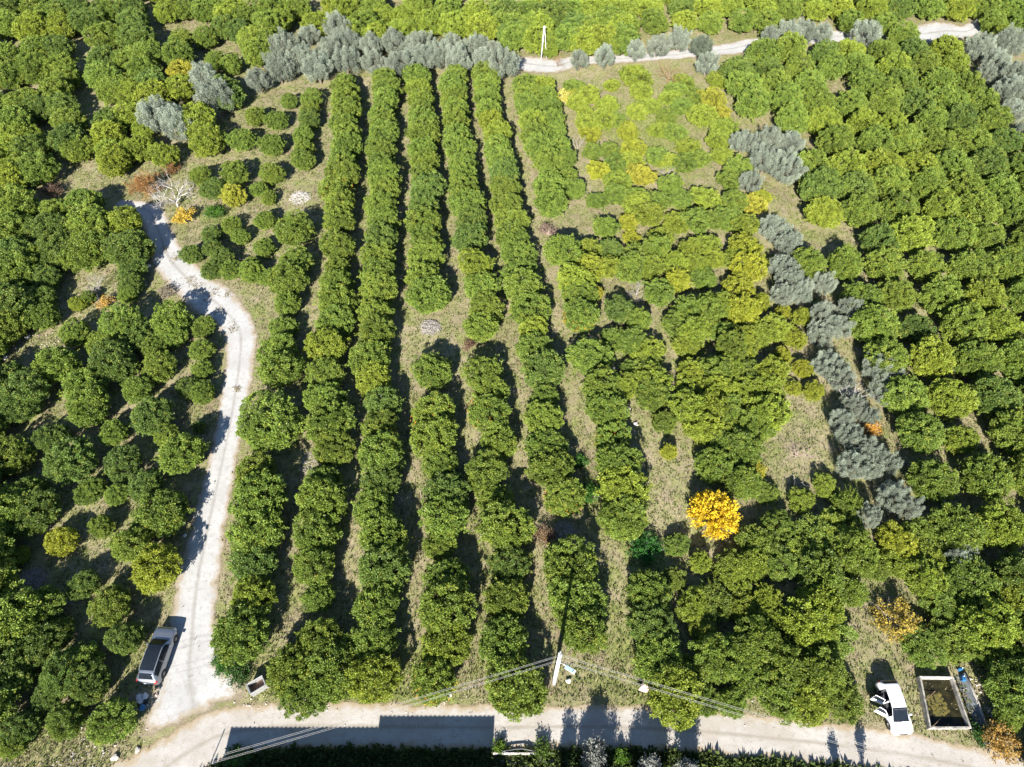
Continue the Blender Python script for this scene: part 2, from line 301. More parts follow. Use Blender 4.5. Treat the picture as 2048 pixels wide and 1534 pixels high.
('C',-42.19,17.26,2.71,4.16,'g',0,3,'green citrus tree, second nearest in front of the grey brush heap'),
('C',-35.19,10.11,1.43,2.25,'g',0,3,'small green citrus tree, only one right of the bottom left corner'),
('C',-31.55,10.08,1.76,2.55,'g',0,3,'green citrus tree, only one in front of the silver car'),
('C',-38.45,9.82,1.32,2.14,'d',0,3,'small dark green citrus tree, nearest beyond the bottom left corner'),
('C',-42.50,83.90,2.50,4.11,'l',0,9,'yellow-green citrus tree, only one beyond the pale bare tree'),
('C',-77.75,119.82,2.95,4.13,'g',0,6,'big green citrus tree, nearest right of the top left corner'),
('C',-71.53,116.71,2.91,4.03,'d',0,6,'big dark green citrus tree, second nearest right of the top left corner'),
('C',-47.25,119.05,2.90,4.43,'l',0,6,'big yellow-green citrus tree, nearest beyond the bright yellow tree'),
('C',-79.51,105.41,2.75,4.30,'g',0,6,'big green citrus tree, only one in front of the top left corner'),
('C',-74.31,102.50,2.57,4.02,'g',0,6,'green citrus tree, eighth nearest beyond the pale yellow trees at the edge'),
('C',-70.38,103.50,2.67,4.21,'g',0,6,'green citrus tree, seventh nearest left of the bright yellow tree'),
('C',-66.50,111.60,2.84,4.32,'g',0,6,'big green citrus tree, sixth nearest left of the bright yellow tree'),
('C',-64.44,105.33,2.70,3.93,'d',0,6,'dark green citrus tree, fifth nearest left of the bright yellow tree'),
('C',-62.67,100.22,2.73,3.99,'g',0,6,'green citrus tree, fourth nearest left of the bright yellow tree'),
('C',-60.35,96.98,2.53,3.86,'g',0,6,'green citrus tree, second nearest in front of the bright yellow tree'),
('C',-61.16,111.45,3.24,4.02,'d',0,6,'big dark green citrus tree, third nearest left of the bright yellow tree'),
('C',-57.92,106.19,2.70,4.33,'g',0,6,'green citrus tree, nearest left of the bright yellow tree'),
('C',-57.33,101.50,2.63,4.28,'g',0,6,'green citrus tree, second nearest left of the bright yellow tree'),
('C',-50.01,97.53,2.52,3.63,'l',0,6,'yellow-green citrus tree, only one left of the leaning olive'),
('C',-45.62,88.60,2.80,4.32,'l',0,6,'big yellow-green citrus tree, only one right of the twin olives'),
('C',-53.86,94.89,2.78,4.20,'l',0,6,'big yellow-green citrus tree, only one beyond the twin olives'),
('C',-54.91,98.27,2.69,4.08,'d',0,6,'dark green citrus tree, nearest in front of the bright yellow tree'),
('C',-57.20,95.69,2.49,4.10,'l',0,6,'yellow-green citrus tree, second nearest left of the twin olives'),
('C',-68.52,95.75,2.55,4.03,'g',0,6,'green citrus tree, seventh nearest beyond the pale yellow trees at the edge'),
('C',-66.35,92.48,2.50,3.68,'d',0,6,'dark green citrus tree, fifth nearest beyond the pale yellow trees at the edge'),
('C',-63.91,88.54,2.44,3.50,'g',0,6,'green citrus tree, fourth nearest beyond the pale yellow trees at the edge'),
('C',-62.13,84.20,2.50,4.13,'d',0,6,'dark green citrus tree, third nearest right of the pale yellow trees at the edge'),
('C',-71.87,92.91,2.94,4.03,'g',0,6,'big green citrus tree, sixth nearest beyond the pale yellow trees at the edge'),
('C',-71.35,87.98,2.97,4.26,'g',0,6,'big green citrus tree, third nearest beyond the pale yellow trees at the edge'),
('C',-69.31,85.08,2.39,3.78,'l',0,6,'yellow-green citrus tree, second nearest beyond the pale yellow trees at the edge'),
('C',-66.45,82.67,2.56,3.64,'d',0,6,'dark green citrus tree, nearest right of the pale yellow trees at the edge'),
('C',-69.80,82.04,2.47,3.66,'l',0,6,'yellow-green citrus tree, nearest beyond the pale yellow trees at the edge'),
('C',-67.15,77.55,2.29,3.67,'l',0,6,'yellow-green citrus tree, nearest in front of the pale yellow trees at the edge'),
('C',-64.32,77.77,2.57,4.22,'g',0,6,'green citrus tree, second nearest right of the pale yellow trees at the edge'),
('C',-67.31,75.09,2.41,3.94,'l',0,6,'yellow-green citrus tree, second nearest in front of the pale yellow trees at the edge'),
('C',-57.05,84.94,2.39,3.99,'l',0,6,'yellow-green citrus tree, third nearest left of the twin olives'),
('C',-55.10,81.33,2.34,3.81,'l',0,6,'yellow-green citrus tree, second nearest left of the rusty bush'),
('C',-54.33,79.55,2.31,3.77,'l',0,6,'yellow-green citrus tree, nearest left of the rusty bush'),
('C',-54.48,90.07,2.46,3.71,'l',0,6,'yellow-green citrus tree, nearest left of the twin olives'),
('C',-42.41,94.50,2.61,3.80,'d',0,6,'dark green citrus tree, only one in front of the leaning olive'),
('C',-41.24,120.93,2.94,4.41,'g',0,0,'big green citrus tree, second nearest beyond the bright yellow tree'),
('C',-40.91,111.37,2.97,4.11,'g',0,0,'big green citrus tree, only one right of the bright yellow tree'),
('C',-24.25,115.67,2.96,4.18,'g',0,0,'big green citrus tree, only one right of the leaning olive'),
('C',-16.21,120.82,2.90,4.52,'g',0,0,'big green citrus tree, fifth nearest left of the far white pole'),
('C',-9.85,114.85,2.72,4.10,'l',0,0,'yellow-green citrus tree, fourth nearest left of the far white pole'),
('C',-5.28,114.36,2.83,4.61,'l',0,0,'big yellow-green citrus tree, third nearest left of the far white pole'),
('C',-0.87,119.16,3.00,4.32,'d',0,0,'big dark green citrus tree, second nearest beyond the far white pole'),
('C',0.28,113.50,2.96,4.14,'d',0,0,'big dark green citrus tree, second nearest left of the far white pole'),
('C',4.06,110.97,2.69,4.08,'l',0,0,'yellow-green citrus tree, nearest left of the far white pole'),
('C',7.21,118.46,2.96,4.56,'d',0,0,'big dark green citrus tree, nearest beyond the far white pole'),
('C',9.23,111.89,2.71,4.02,'g',0,0,'green citrus tree, nearest right of the far white pole'),
('C',11.82,110.44,2.79,4.20,'l',0,0,'big yellow-green citrus tree, second nearest right of the far white pole'),
('C',17.14,110.61,2.97,4.47,'g',0,0,'big green citrus tree, only one left of the reddish bare tree'),
('C',14.69,110.54,2.85,4.54,'l',0,0,'big yellow-green citrus tree, third nearest right of the far white pole'),
('C',16.29,116.57,2.86,4.62,'g',0,0,'big green citrus tree, fourth nearest right of the far white pole'),
('C',17.51,114.64,2.95,4.32,'l',0,0,'big yellow-green citrus tree, only one beyond the reddish bare tree'),
('F',9.97,99.52,1.72,1.58,'g',0,7,'green fruit tree, only one in front of the far white pole'),
('F',11.45,96.73,1.86,2.09,'l',0,7,'yellow-green fruit tree, seventh nearest left of the sunlit bald patch'),
('F',10.85,93.13,1.55,1.45,'l',0,7,'small yellow-green fruit tree, sixth nearest left of the sunlit bald patch'),
('F',11.30,87.60,1.69,1.55,'ly',0,7,'lime yellow fruit tree, fifth nearest left of the sunlit bald patch'),
('F',15.55,100.30,1.26,1.21,'l',0,7,'small yellow-green fruit tree, fifth nearest beyond the sunlit bald patch'),
('F',14.29,93.81,1.78,2.47,'l',0,7,'yellow-green fruit tree, second nearest left of the sunlit bald patch'),
('F',14.95,91.18,1.71,1.66,'g',0,7,'green fruit tree, nearest left of the sunlit bald patch'),
('F',19.45,100.78,2.34,3.12,'l',0,7,'yellow-green fruit tree, second nearest left of the reddish bare tree'),
('F',19.58,97.48,1.81,2.40,'l',0,7,'yellow-green fruit tree, third nearest beyond the sunlit bald patch'),
('F',20.66,93.92,1.49,2.03,'l',0,7,'small yellow-green fruit tree, second nearest beyond the sunlit bald patch'),
('F',18.51,92.69,1.72,1.87,'l',0,7,'yellow-green fruit tree, nearest beyond the sunlit bald patch'),
('F',25.33,98.98,1.62,1.39,'g',0,7,'green fruit tree, second nearest in front of the reddish bare tree'),
('F',25.37,93.98,1.74,1.98,'g',0,7,'green fruit tree, third nearest right of the sunlit bald patch'),
('F',28.06,96.65,1.58,1.82,'g',0,7,'green fruit tree, third nearest in front of the reddish bare tree'),
('F',30.22,95.28,1.85,2.42,'y',0,7,'yellow fruit tree, sixth nearest right of the sunlit bald patch'),
('F',30.74,91.93,1.60,1.93,'y',0,7,'yellow fruit tree, fifth nearest right of the sunlit bald patch'),
('F',26.90,101.16,1.49,1.46,'l',0,7,'small yellow-green fruit tree, nearest in front of the reddish bare tree'),
('F',16.55,87.54,1.57,2.28,'ly',0,7,'lime yellow fruit tree, second nearest in front of the sunlit bald patch'),
('F',17.15,83.57,1.62,2.07,'ly',0,7,'lime yellow fruit tree, third nearest left of the grey bare bush'),
('F',13.72,83.63,1.53,1.68,'g',0,7,'small green fruit tree, sixth nearest left of the grey bare bush'),
('F',11.34,82.95,1.51,2.07,'g',0,7,'small green fruit tree, ninth nearest left of the grey bare bush'),
('F',21.19,88.21,1.61,1.93,'l',0,7,'yellow-green fruit tree, nearest in front of the sunlit bald patch'),
('F',23.44,87.43,1.49,2.05,'g',0,7,'small green fruit tree, second nearest right of the sunlit bald patch'),
('F',24.96,84.17,1.81,1.77,'l',0,7,'yellow-green fruit tree, third nearest beyond the dry grass square'),
('F',25.87,81.35,1.62,1.81,'g',0,7,'green fruit tree, nearest beyond the dry grass square'),
('F',29.44,85.79,1.87,2.08,'l',0,7,'yellow-green fruit tree, fourth nearest beyond the dry grass square'),
('F',29.49,82.54,1.60,1.85,'l',0,7,'yellow-green fruit tree, second nearest beyond the dry grass square'),
('F',13.99,80.29,1.68,1.97,'g',0,7,'green fruit tree, fourth nearest left of the grey bare bush'),
('F',16.56,81.34,1.56,1.81,'l',0,7,'yellow-green fruit tree, second nearest left of the grey bare bush'),
('F',20.21,81.96,1.73,2.14,'g',0,7,'green fruit tree, second nearest beyond the grey bare bush'),
('F',21.80,80.73,1.59,1.82,'l',0,7,'yellow-green fruit tree, nearest beyond the grey bare bush'),
('F',11.83,78.94,1.54,1.82,'ly',0,7,'small lime yellow fruit tree, seventh nearest left of the grey bare bush'),
('F',14.27,76.76,1.86,1.64,'l',0,7,'yellow-green fruit tree, fifth nearest left of the grey bare bush'),
('F',17.42,77.57,1.67,2.37,'y',0,7,'yellow fruit tree, nearest left of the grey bare bush'),
('F',21.22,75.53,1.76,2.40,'g',0,7,'green fruit tree, nearest in front of the grey bare bush'),
('F',23.59,80.24,1.70,2.03,'g',0,7,'green fruit tree, only one right of the grey bare bush'),
('F',11.07,73.06,1.49,1.35,'g',0,7,'small green fruit tree, third nearest right of the brown scrub'),
('F',13.79,73.84,1.84,2.07,'g',0,7,'green fruit tree, eighth nearest left of the grey bare bush'),
('F',16.49,73.45,1.90,1.88,'g',0,7,'green fruit tree, fourth nearest in front of the grey bare bush'),
('F',19.07,72.52,1.55,2.01,'g',0,7,'green fruit tree, third nearest in front of the grey bare bush'),
('F',22.18,72.72,1.57,1.76,'g',0,7,'green fruit tree, second nearest in front of the grey bare bush'),
('F',25.57,73.44,1.83,1.55,'l',0,7,'yellow-green fruit tree, nearest in front of the dry grass square'),
('F',29.44,76.96,1.55,1.74,'g',0,7,'small green fruit tree, nearest right of the dry grass square'),
('F',31.01,79.64,1.73,2.03,'g',0,7,'green fruit tree, second nearest right of the dry grass square'),
('F',29.26,72.43,1.52,2.12,'g',0,7,'small green fruit tree, second nearest in front of the dry grass square'),
('F',31.63,72.22,1.58,1.71,'y',0,7,'yellow fruit tree, third nearest in front of the dry grass square'),
('F',32.20,101.25,1.83,1.72,'l',0,7,'yellow-green fruit tree, only one right of the reddish bare tree'),
('F',30.44,88.41,1.83,2.40,'l',0,7,'yellow-green fruit tree, only one left of the big clumped olive'),
('F',9.21,96.97,1.80,1.54,'ly',0,7,'lime yellow fruit tree, ninth nearest left of the sunlit bald patch'),
('F',27.87,91.14,1.87,2.69,'l',0,7,'yellow-green fruit tree, fourth nearest right of the sunlit bald patch'),
('F',24.16,96.65,1.63,1.50,'l',0,7,'yellow-green fruit tree, fourth nearest beyond the sunlit bald patch'),
('F',18.26,102.74,1.52,2.10,'l',0,7,'small yellow-green fruit tree, nearest left of the reddish bare tree'),
('F',22.85,91.71,1.68,1.81,'g',0,7,'green fruit tree, nearest right of the sunlit bald patch'),
('F',13.40,90.28,1.88,2.54,'l',0,7,'yellow-green fruit tree, third nearest left of the sunlit bald patch'),
('F',9.69,94.94,1.59,2.08,'l',0,7,'yellow-green fruit tree, eighth nearest left of the sunlit bald patch'),
('F',10.97,89.41,1.87,2.39,'l',0,7,'yellow-green fruit tree, fourth nearest left of the sunlit bald patch'),
('F',16.25,71.71,1.83,2.41,'l',0,7,'yellow-green fruit tree, fifth nearest in front of the grey bare bush'),
('F',17.58,69.63,1.90,2.68,'l',0,7,'yellow-green fruit tree, sixth nearest in front of the grey bare bush'),
('F',11.66,67.40,1.64,2.22,'g',0,7,'green fruit tree, second nearest right of the brown scrub'),
('F',14.91,68.43,1.30,1.89,'ly',0,7,'small lime yellow fruit tree, fourth nearest right of the brown scrub'),
('F',21.25,68.58,1.88,1.68,'l',0,7,'yellow-green fruit tree, seventh nearest in front of the grey bare bush'),
('F',23.55,68.42,1.76,2.56,'g',0,7,'green fruit tree, sixth nearest in front of the dry grass square'),
('F',25.84,68.95,1.66,1.88,'g',0,7,'green fruit tree, fifth nearest in front of the dry grass square'),
('F',28.00,69.08,1.83,1.71,'g',0,7,'green fruit tree, fourth nearest in front of the dry grass square'),
('F',15.10,66.03,1.19,1.01,'ly',0,7,'small lime yellow fruit tree, sixth nearest beyond the dry clearing'),
('F',18.82,65.72,1.67,1.93,'l',0,7,'yellow-green fruit tree, seventh nearest beyond the dry clearing'),
('F',9.54,63.48,1.50,1.97,'l',0,7,'small yellow-green fruit tree, nearest right of the brown scrub'),
('F',12.23,63.37,1.51,2.19,'d',0,7,'small dark green fruit tree, fifth nearest beyond the dry clearing'),
('F',15.32,62.28,1.87,2.43,'g',0,7,'green fruit tree, third nearest beyond the dry clearing'),
('F',17.84,62.97,1.71,3.40,'g',0,7,'green fruit tree, fourth nearest beyond the dry clearing'),
('F',21.91,63.31,1.51,1.85,'l',0,7,'small yellow-green fruit tree, seventh nearest right of the dry clearing'),
('F',24.06,64.15,1.64,2.10,'l',0,7,'yellow-green fruit tree, tenth nearest right of the dry clearing'),
('F',9.26,59.75,1.80,2.81,'ly',0,7,'lime yellow fruit tree, third nearest left of the dry clearing'),
('F',11.77,60.07,1.51,2.62,'l',0,7,'small yellow-green fruit tree, nearest left of the dry clearing'),
('F',14.17,59.75,1.84,3.26,'g',0,7,'green fruit tree, nearest beyond the dry clearing'),
('F',16.70,59.98,1.82,2.81,'l',0,7,'yellow-green fruit tree, second nearest beyond the dry clearing'),
('F',19.74,60.60,1.55,2.94,'l',0,7,'yellow-green fruit tree, second nearest right of the dry clearing'),
('F',22.27,60.60,1.66,2.49,'l',0,7,'yellow-green fruit tree, fourth nearest right of the dry clearing'),
('F',24.69,61.79,1.64,2.00,'l',0,7,'yellow-green fruit tree, ninth nearest right of the dry clearing'),
('F',28.55,63.27,1.85,2.84,'ly',0,7,'lime yellow fruit tree, fifteenth nearest right of the dry clearing'),
('F',27.46,61.60,1.84,2.37,'l',0,7,'yellow-green fruit tree, thirteenth nearest right of the dry clearing'),
('F',19.68,57.70,1.56,2.82,'ly',0,7,'lime yellow fruit tree, nearest right of the dry clearing'),
('F',22.82,58.39,1.59,1.87,'g',0,7,'green fruit tree, fifth nearest right of the dry clearing'),
('F',26.90,57.00,1.69,2.43,'ly',0,7,'lime yellow fruit tree, eleventh nearest right of the dry clearing'),
('F',9.90,56.29,0.88,1.58,'y',0,7,'small yellow fruit tree, second nearest left of the dry clearing'),
('F',17.16,55.59,1.60,2.64,'g',0,7,'green fruit tree, nearest in front of the dry clearing'),
('F',12.60,52.99,1.56,2.72,'d',0,7,'dark green fruit tree, second nearest in front of the dry clearing'),
('F',14.48,51.52,1.47,2.77,'g',0,7,'small green fruit tree, third nearest in front of the dry clearing'),
('F',20.28,53.24,1.66,3.11,'g',0,7,'green fruit tree, third nearest right of the dry clearing'),
('F',22.19,53.29,1.54,3.00,'g',0,7,'small green fruit tree, sixth nearest right of the dry clearing'),
('F',24.21,53.98,1.64,2.85,'l',0,7,'yellow-green fruit tree, eighth nearest right of the dry clearing'),
('F',26.67,52.57,1.89,3.67,'ly',0,7,'lime yellow fruit tree, tenth nearest beyond the olive line gap'),
('F',28.87,54.55,1.10,2.07,'ly',0,7,'small lime yellow fruit tree, eleventh nearest beyond the olive line gap'),
('F',11.39,49.30,1.47,1.83,'g',0,7,'small green fruit tree, sixth nearest in front of the dry clearing'),
('F',13.26,48.58,1.74,2.64,'g',0,7,'green fruit tree, eighth nearest in front of the dry clearing'),
('F',14.96,47.22,1.70,2.16,'l',0,7,'yellow-green fruit tree, tenth nearest in front of the dry clearing'),
('F',18.83,51.17,1.67,2.17,'g',0,7,'green fruit tree, fourth nearest in front of the dry clearing'),
('F',20.35,49.83,1.78,3.44,'l',0,7,'yellow-green fruit tree, fifth nearest in front of the dry clearing'),
('F',19.18,48.19,1.62,2.16,'l',0,7,'yellow-green fruit tree, ninth nearest in front of the dry clearing'),
('F',21.94,50.93,1.55,1.78,'l',0,7,'yellow-green fruit tree, seventh nearest in front of the dry clearing'),
('F',24.09,50.04,1.53,1.98,'g',0,7,'small green fruit tree, twelfth nearest right of the dry clearing'),
('F',25.72,48.59,1.77,2.62,'l',0,7,'yellow-green fruit tree, seventh nearest beyond the olive line gap'),
('F',27.44,49.44,1.69,2.46,'l',0,7,'yellow-green fruit tree, sixth nearest beyond the olive line gap'),
('F',23.96,47.49,1.51,2.94,'g',0,7,'small green fruit tree, sixth nearest left of the olive line gap'),
('F',12.94,44.64,1.31,1.54,'g',0,7,'small green fruit tree, fourth nearest beyond the dry strip'),
('F',11.81,42.68,1.52,2.43,'l',0,7,'small yellow-green fruit tree, second nearest beyond the dry strip'),
('F',14.94,43.51,1.73,2.61,'l',0,7,'yellow-green fruit tree, third nearest beyond the dry strip'),
('F',19.62,44.31,1.62,2.43,'l',0,7,'yellow-green fruit tree, sixth nearest beyond the dry strip'),
('F',21.55,44.06,1.74,3.10,'g',0,7,'green fruit tree, third nearest beyond the bare pinkish shrub'),
('F',23.42,44.51,1.72,2.87,'l',0,7,'yellow-green fruit tree, fifth nearest left of the olive line gap'),
('F',19.06,42.18,1.52,1.83,'l',0,7,'small yellow-green fruit tree, fourth nearest right of the dry strip'),
('F',21.74,41.85,1.74,3.26,'l',0,7,'yellow-green fruit tree, sixth nearest left of the bare pinkish shrub'),
('F',24.70,41.78,1.61,2.48,'l',0,7,'yellow-green fruit tree, second nearest beyond the bare pinkish shrub'),
('F',27.65,43.98,1.71,3.32,'l',0,7,'yellow-green fruit tree, second nearest left of the olive line gap'),
('F',14.78,45.45,1.58,1.86,'g',0,7,'green fruit tree, fifth nearest beyond the dry strip'),
('F',14.49,41.12,1.85,2.98,'g',0,7,'green fruit tree, nearest beyond the dry strip'),
('F',15.43,38.07,1.25,2.45,'g',0,7,'small green fruit tree, second nearest right of the dry strip'),
('F',15.63,34.76,0.88,1.63,'ly',0,7,'small lime yellow fruit tree, nearest right of the dry strip'),
('F',26.83,41.98,1.86,3.02,'l',0,7,'yellow-green fruit tree, third nearest left of the olive line gap'),
('F',18.16,39.13,1.72,3.31,'l',0,7,'yellow-green fruit tree, third nearest right of the dry strip'),
('F',20.14,39.37,1.89,3.58,'l',0,7,'yellow-green fruit tree, seventh nearest left of the bare pinkish shrub'),
('F',22.28,39.79,1.70,2.83,'g',0,7,'green fruit tree, fifth nearest left of the bare pinkish shrub'),
('F',26.09,38.89,1.84,3.52,'l',0,7,'yellow-green fruit tree, nearest beyond the bare pinkish shrub'),
('F',19.25,37.02,1.69,3.18,'l',0,7,'yellow-green fruit tree, fourth nearest beyond the golden tree'),
('F',23.13,36.92,1.55,1.92,'l',0,7,'yellow-green fruit tree, second nearest left of the bare pinkish shrub'),
('F',20.95,35.17,1.48,2.40,'g',0,7,'small green fruit tree, third nearest beyond the golden tree'),
('F',22.74,34.75,1.85,2.75,'g',0,7,'green fruit tree, fourth nearest left of the bare pinkish shrub'),
('F',19.66,32.83,1.63,3.00,'g',0,7,'green fruit tree, nearest beyond the golden tree'),
('F',21.74,33.15,1.61,1.85,'g',0,7,'green fruit tree, second nearest beyond the golden tree'),
('F',23.85,32.76,1.13,1.61,'y',0,7,'small yellow fruit tree, third nearest left of the bare pinkish shrub'),
('F',24.53,30.13,1.17,1.43,'g',0,7,'small green fruit tree, second nearest right of the golden tree'),
('F',15.13,25.00,1.06,1.38,'g',0,7,'small green fruit tree, nearest right of the bright green weeds'),
('F',16.92,23.19,1.04,1.95,'l',0,7,'small yellow-green fruit tree, second nearest right of the bright green weeds'),
('F',22.17,30.72,1.76,3.12,'g',0,7,'green fruit tree, nearest right of the golden tree'),
('F',19.68,22.25,1.62,2.08,'l',0,7,'yellow-green fruit tree, third nearest in front of the golden tree'),
('F',21.52,22.74,1.48,2.79,'l',0,7,'small yellow-green fruit tree, second nearest in front of the golden tree'),
('F',15.81,19.31,1.43,2.12,'l',0,7,'small yellow-green fruit tree, second nearest in front of the bright green weeds'),
('F',17.60,19.94,1.58,1.95,'g',0,7,'green fruit tree, third nearest right of the bright green weeds'),
('F',16.30,17.43,1.26,1.45,'l',0,7,'small yellow-green fruit tree, third nearest in front of the bright green weeds'),
('F',20.29,18.99,1.43,1.88,'l',0,7,'small yellow-green fruit tree, fourth nearest right of the bright green weeds'),
('F',21.81,18.11,1.27,2.31,'l',0,7,'small yellow-green fruit tree, sixth nearest in front of the golden tree'),
('F',22.16,19.84,1.30,2.51,'l',0,7,'small yellow-green fruit tree, fifth nearest in front of the golden tree'),
('F',16.97,14.52,1.64,3.29,'g',0,7,'green fruit tree, fourth nearest in front of the bright green weeds'),
('F',18.81,15.19,1.65,3.09,'g',0,7,'green fruit tree, fifth nearest in front of the bright green weeds'),
('F',19.13,13.46,1.49,2.36,'g',0,7,'small green fruit tree, sixth nearest left of the white car'),
('F',15.51,11.62,1.19,2.08,'g',0,7,'small green fruit tree, second nearest right of the concrete pole'),
('F',17.65,11.49,1.19,2.39,'g',0,7,'small green fruit tree, seventh nearest left of the white car'),
('F',14.32,21.76,1.03,1.31,'g',0,7,'small green fruit tree, nearest in front of the bright green weeds'),
('F',24.98,37.51,1.73,2.64,'g',0,7,'green fruit tree, nearest left of the bare pinkish shrub'),
('F',27.67,29.40,1.16,1.45,'l',0,7,'small yellow-green fruit tree, second nearest in front of the bare pinkish shrub'),
('F',30.31,31.00,1.11,1.47,'l',0,7,'small yellow-green fruit tree, nearest in front of the bare pinkish shrub'),
('F',31.77,28.99,1.41,2.57,'g',0,7,'small green fruit tree, third nearest in front of the bare pinkish shrub'),
('F',24.57,26.69,1.38,2.31,'g',0,7,'small green fruit tree, third nearest right of the golden tree'),
('F',28.27,25.33,1.97,2.37,'g',0,7,'green fruit tree, ninth nearest beyond the orange shrub'),
('F',30.30,26.17,1.83,2.17,'l',0,7,'yellow-green fruit tree, eighth nearest beyond the orange shrub'),
('F',22.60,24.75,1.66,2.61,'g',0,7,'green fruit tree, nearest in front of the golden tree'),
('F',23.98,23.30,1.64,2.05,'g',0,7,'green fruit tree, fourth nearest in front of the golden tree'),
('F',26.50,23.66,1.79,2.22,'l',0,7,'yellow-green fruit tree, sixth nearest left of the orange shrub'),
('F',28.57,23.43,1.79,2.08,'l',0,7,'yellow-green fruit tree, seventh nearest beyond the orange shrub'),
('F',30.64,23.91,1.80,3.55,'g',0,7,'green fruit tree, fourth nearest beyond the orange shrub'),
('F',34.78,24.94,1.51,2.97,'ly',0,7,'small lime yellow fruit tree, fifth nearest beyond the orange shrub'),
('F',37.96,25.82,1.52,1.92,'g',0,7,'small green fruit tree, tenth nearest beyond the orange shrub'),
('F',35.01,23.16,1.63,2.13,'l',0,7,'yellow-green fruit tree, third nearest beyond the orange shrub'),
('F',37.63,23.66,1.79,2.21,'l',0,7,'yellow-green fruit tree, sixth nearest beyond the orange shrub'),
('F',31.86,42.07,1.00,1.75,'ly',0,7,'small lime yellow fruit tree, nearest beyond the olive line gap'),
('F',30.10,42.70,0.86,0.99,'ly',0,7,'small lime yellow fruit tree, nearest left of the olive line gap'),
('F',32.46,22.78,1.18,1.45,'g',0,7,'small green fruit tree, second nearest beyond the orange shrub'),
('F',29.80,20.31,1.30,2.57,'g',0,7,'small green fruit tree, nearest left of the orange shrub'),
('F',24.75,17.56,2.12,3.66,'l',0,7,'yellow-green fruit tree, fifth nearest left of the orange shrub'),
('F',20.50,16.27,1.67,3.25,'g',0,7,'green fruit tree, sixth nearest in front of the bright green weeds'),
('F',22.65,14.11,1.77,3.14,'g',0,7,'green fruit tree, fourth nearest left of the white car'),
('F',25.05,13.56,1.76,3.27,'g',0,7,'green fruit tree, second nearest left of the white car'),
('F',26.45,12.14,1.73,2.05,'g',0,7,'green fruit tree, nearest left of the white car'),
('F',23.43,11.56,1.59,2.72,'l',0,7,'yellow-green fruit tree, third nearest left of the white car'),
('F',36.11,21.58,1.61,3.00,'l',0,7,'yellow-green fruit tree, nearest beyond the orange shrub'),
('F',37.55,19.56,1.58,2.02,'g',0,7,'green fruit tree, second nearest right of the orange shrub'),
('F',34.41,15.99,1.66,2.05,'g',0,7,'green fruit tree, only one in front of the orange shrub'),
('F',36.78,16.21,1.67,2.07,'g',0,7,'green fruit tree, nearest right of the orange shrub'),
('F',28.34,59.75,1.79,3.25,'ly',0,7,'lime yellow fruit tree, fourteenth nearest right of the dry clearing'),
('F',31.72,61.15,0.91,1.40,'ly',0,7,'small lime yellow fruit tree, sixteenth nearest right of the dry clearing'),
('F',31.35,53.47,0.94,1.16,'ly',0,7,'small lime yellow fruit tree, ninth nearest beyond the olive line gap'),
('F',33.21,52.37,1.08,1.76,'ly',0,7,'small lime yellow fruit tree, eighth nearest beyond the olive line gap'),
('F',31.61,49.07,1.21,1.93,'ly',0,7,'small lime yellow fruit tree, fourth nearest beyond the olive line gap'),
('F',29.73,46.79,1.11,1.81,'ly',0,7,'small lime yellow fruit tree, third nearest beyond the olive line gap'),
('F',31.63,45.18,1.03,1.58,'ly',0,7,'small lime yellow fruit tree, second nearest beyond the olive line gap'),
('F',29.49,50.36,1.80,2.65,'l',0,7,'yellow-green fruit tree, fifth nearest beyond the olive line gap'),
('F',25.60,44.42,1.77,2.13,'g',0,7,'green fruit tree, fourth nearest left of the olive line gap'),
('F',33.32,73.73,1.47,1.29,'ly',0,7,'small lime yellow fruit tree, third nearest right of the dry grass square'),
('F',29.79,67.70,1.59,2.16,'l',0,7,'yellow-green fruit tree, seventh nearest in front of the dry grass square'),
('F',27.03,21.62,2.04,3.57,'g',0,7,'green fruit tree, fourth nearest left of the orange shrub'),
('F',26.41,19.27,1.89,3.65,'l',0,7,'yellow-green fruit tree, third nearest left of the orange shrub'),
('F',26.96,16.99,1.74,2.01,'g',0,7,'green fruit tree, second nearest left of the orange shrub'),
('F',21.60,12.38,1.95,2.55,'g',0,7,'green fruit tree, fifth nearest left of the white car'),
('F',14.55,13.55,1.78,2.30,'g',0,7,'green fruit tree, nearest right of the concrete pole'),
('C',41.01,16.85,1.60,2.30,'g',0,2,'green citrus tree, third nearest right of the water basin'),
('C',39.84,15.31,1.47,2.18,'g',0,2,'small green citrus tree, nearest right of the water basin'),
('C',43.64,20.40,1.78,2.75,'l',0,2,'yellow-green citrus tree, only one right of the orange shrub'),
('C',41.79,13.17,1.44,2.11,'g',0,2,'small green citrus tree, second nearest right of the water basin'),
('C',43.68,17.51,1.50,2.44,'g',0,2,'small green citrus tree, fourth nearest right of the water basin'),
('C',-14.77,13.79,2.36,3.61,'g',0,1,'green citrus tree, second nearest right of the grey bin'),
('C',-16.59,12.15,1.80,3.00,'g',0,1,'green citrus tree, nearest right of the grey bin'),
('C',-13.41,15.08,1.65,2.65,'g',0,1,'green citrus tree, third nearest right of the grey bin'),
('O',-46.94,98.91,2.52,4.79,'v',0,8,'silvery olive tree, third from the left among the upper left olives'),
('O',-43.64,93.92,3.06,5.60,'v',0,8,'silvery olive tree, fourth from the left among the upper left olives'),
('O',-51.17,89.17,2.58,4.91,'v',0,8,'silvery olive tree, first from the left among the upper left olives'),
('O',-47.55,87.36,2.55,4.85,'v',0,8,'silvery olive tree, second from the left among the upper left olives'),
('O',-38.86,99.20,2.10,3.98,'v',0,8,'silvery olive tree, first from the left in the hedge behind the long rows'),
('O',-36.81,108.19,2.42,4.60,'v',0,8,'silvery olive tree, third from the left in the hedge behind the long rows'),
('O',-36.18,101.87,2.34,4.46,'v',0,8,'silvery olive tree, second from the left in the hedge behind the long rows'),
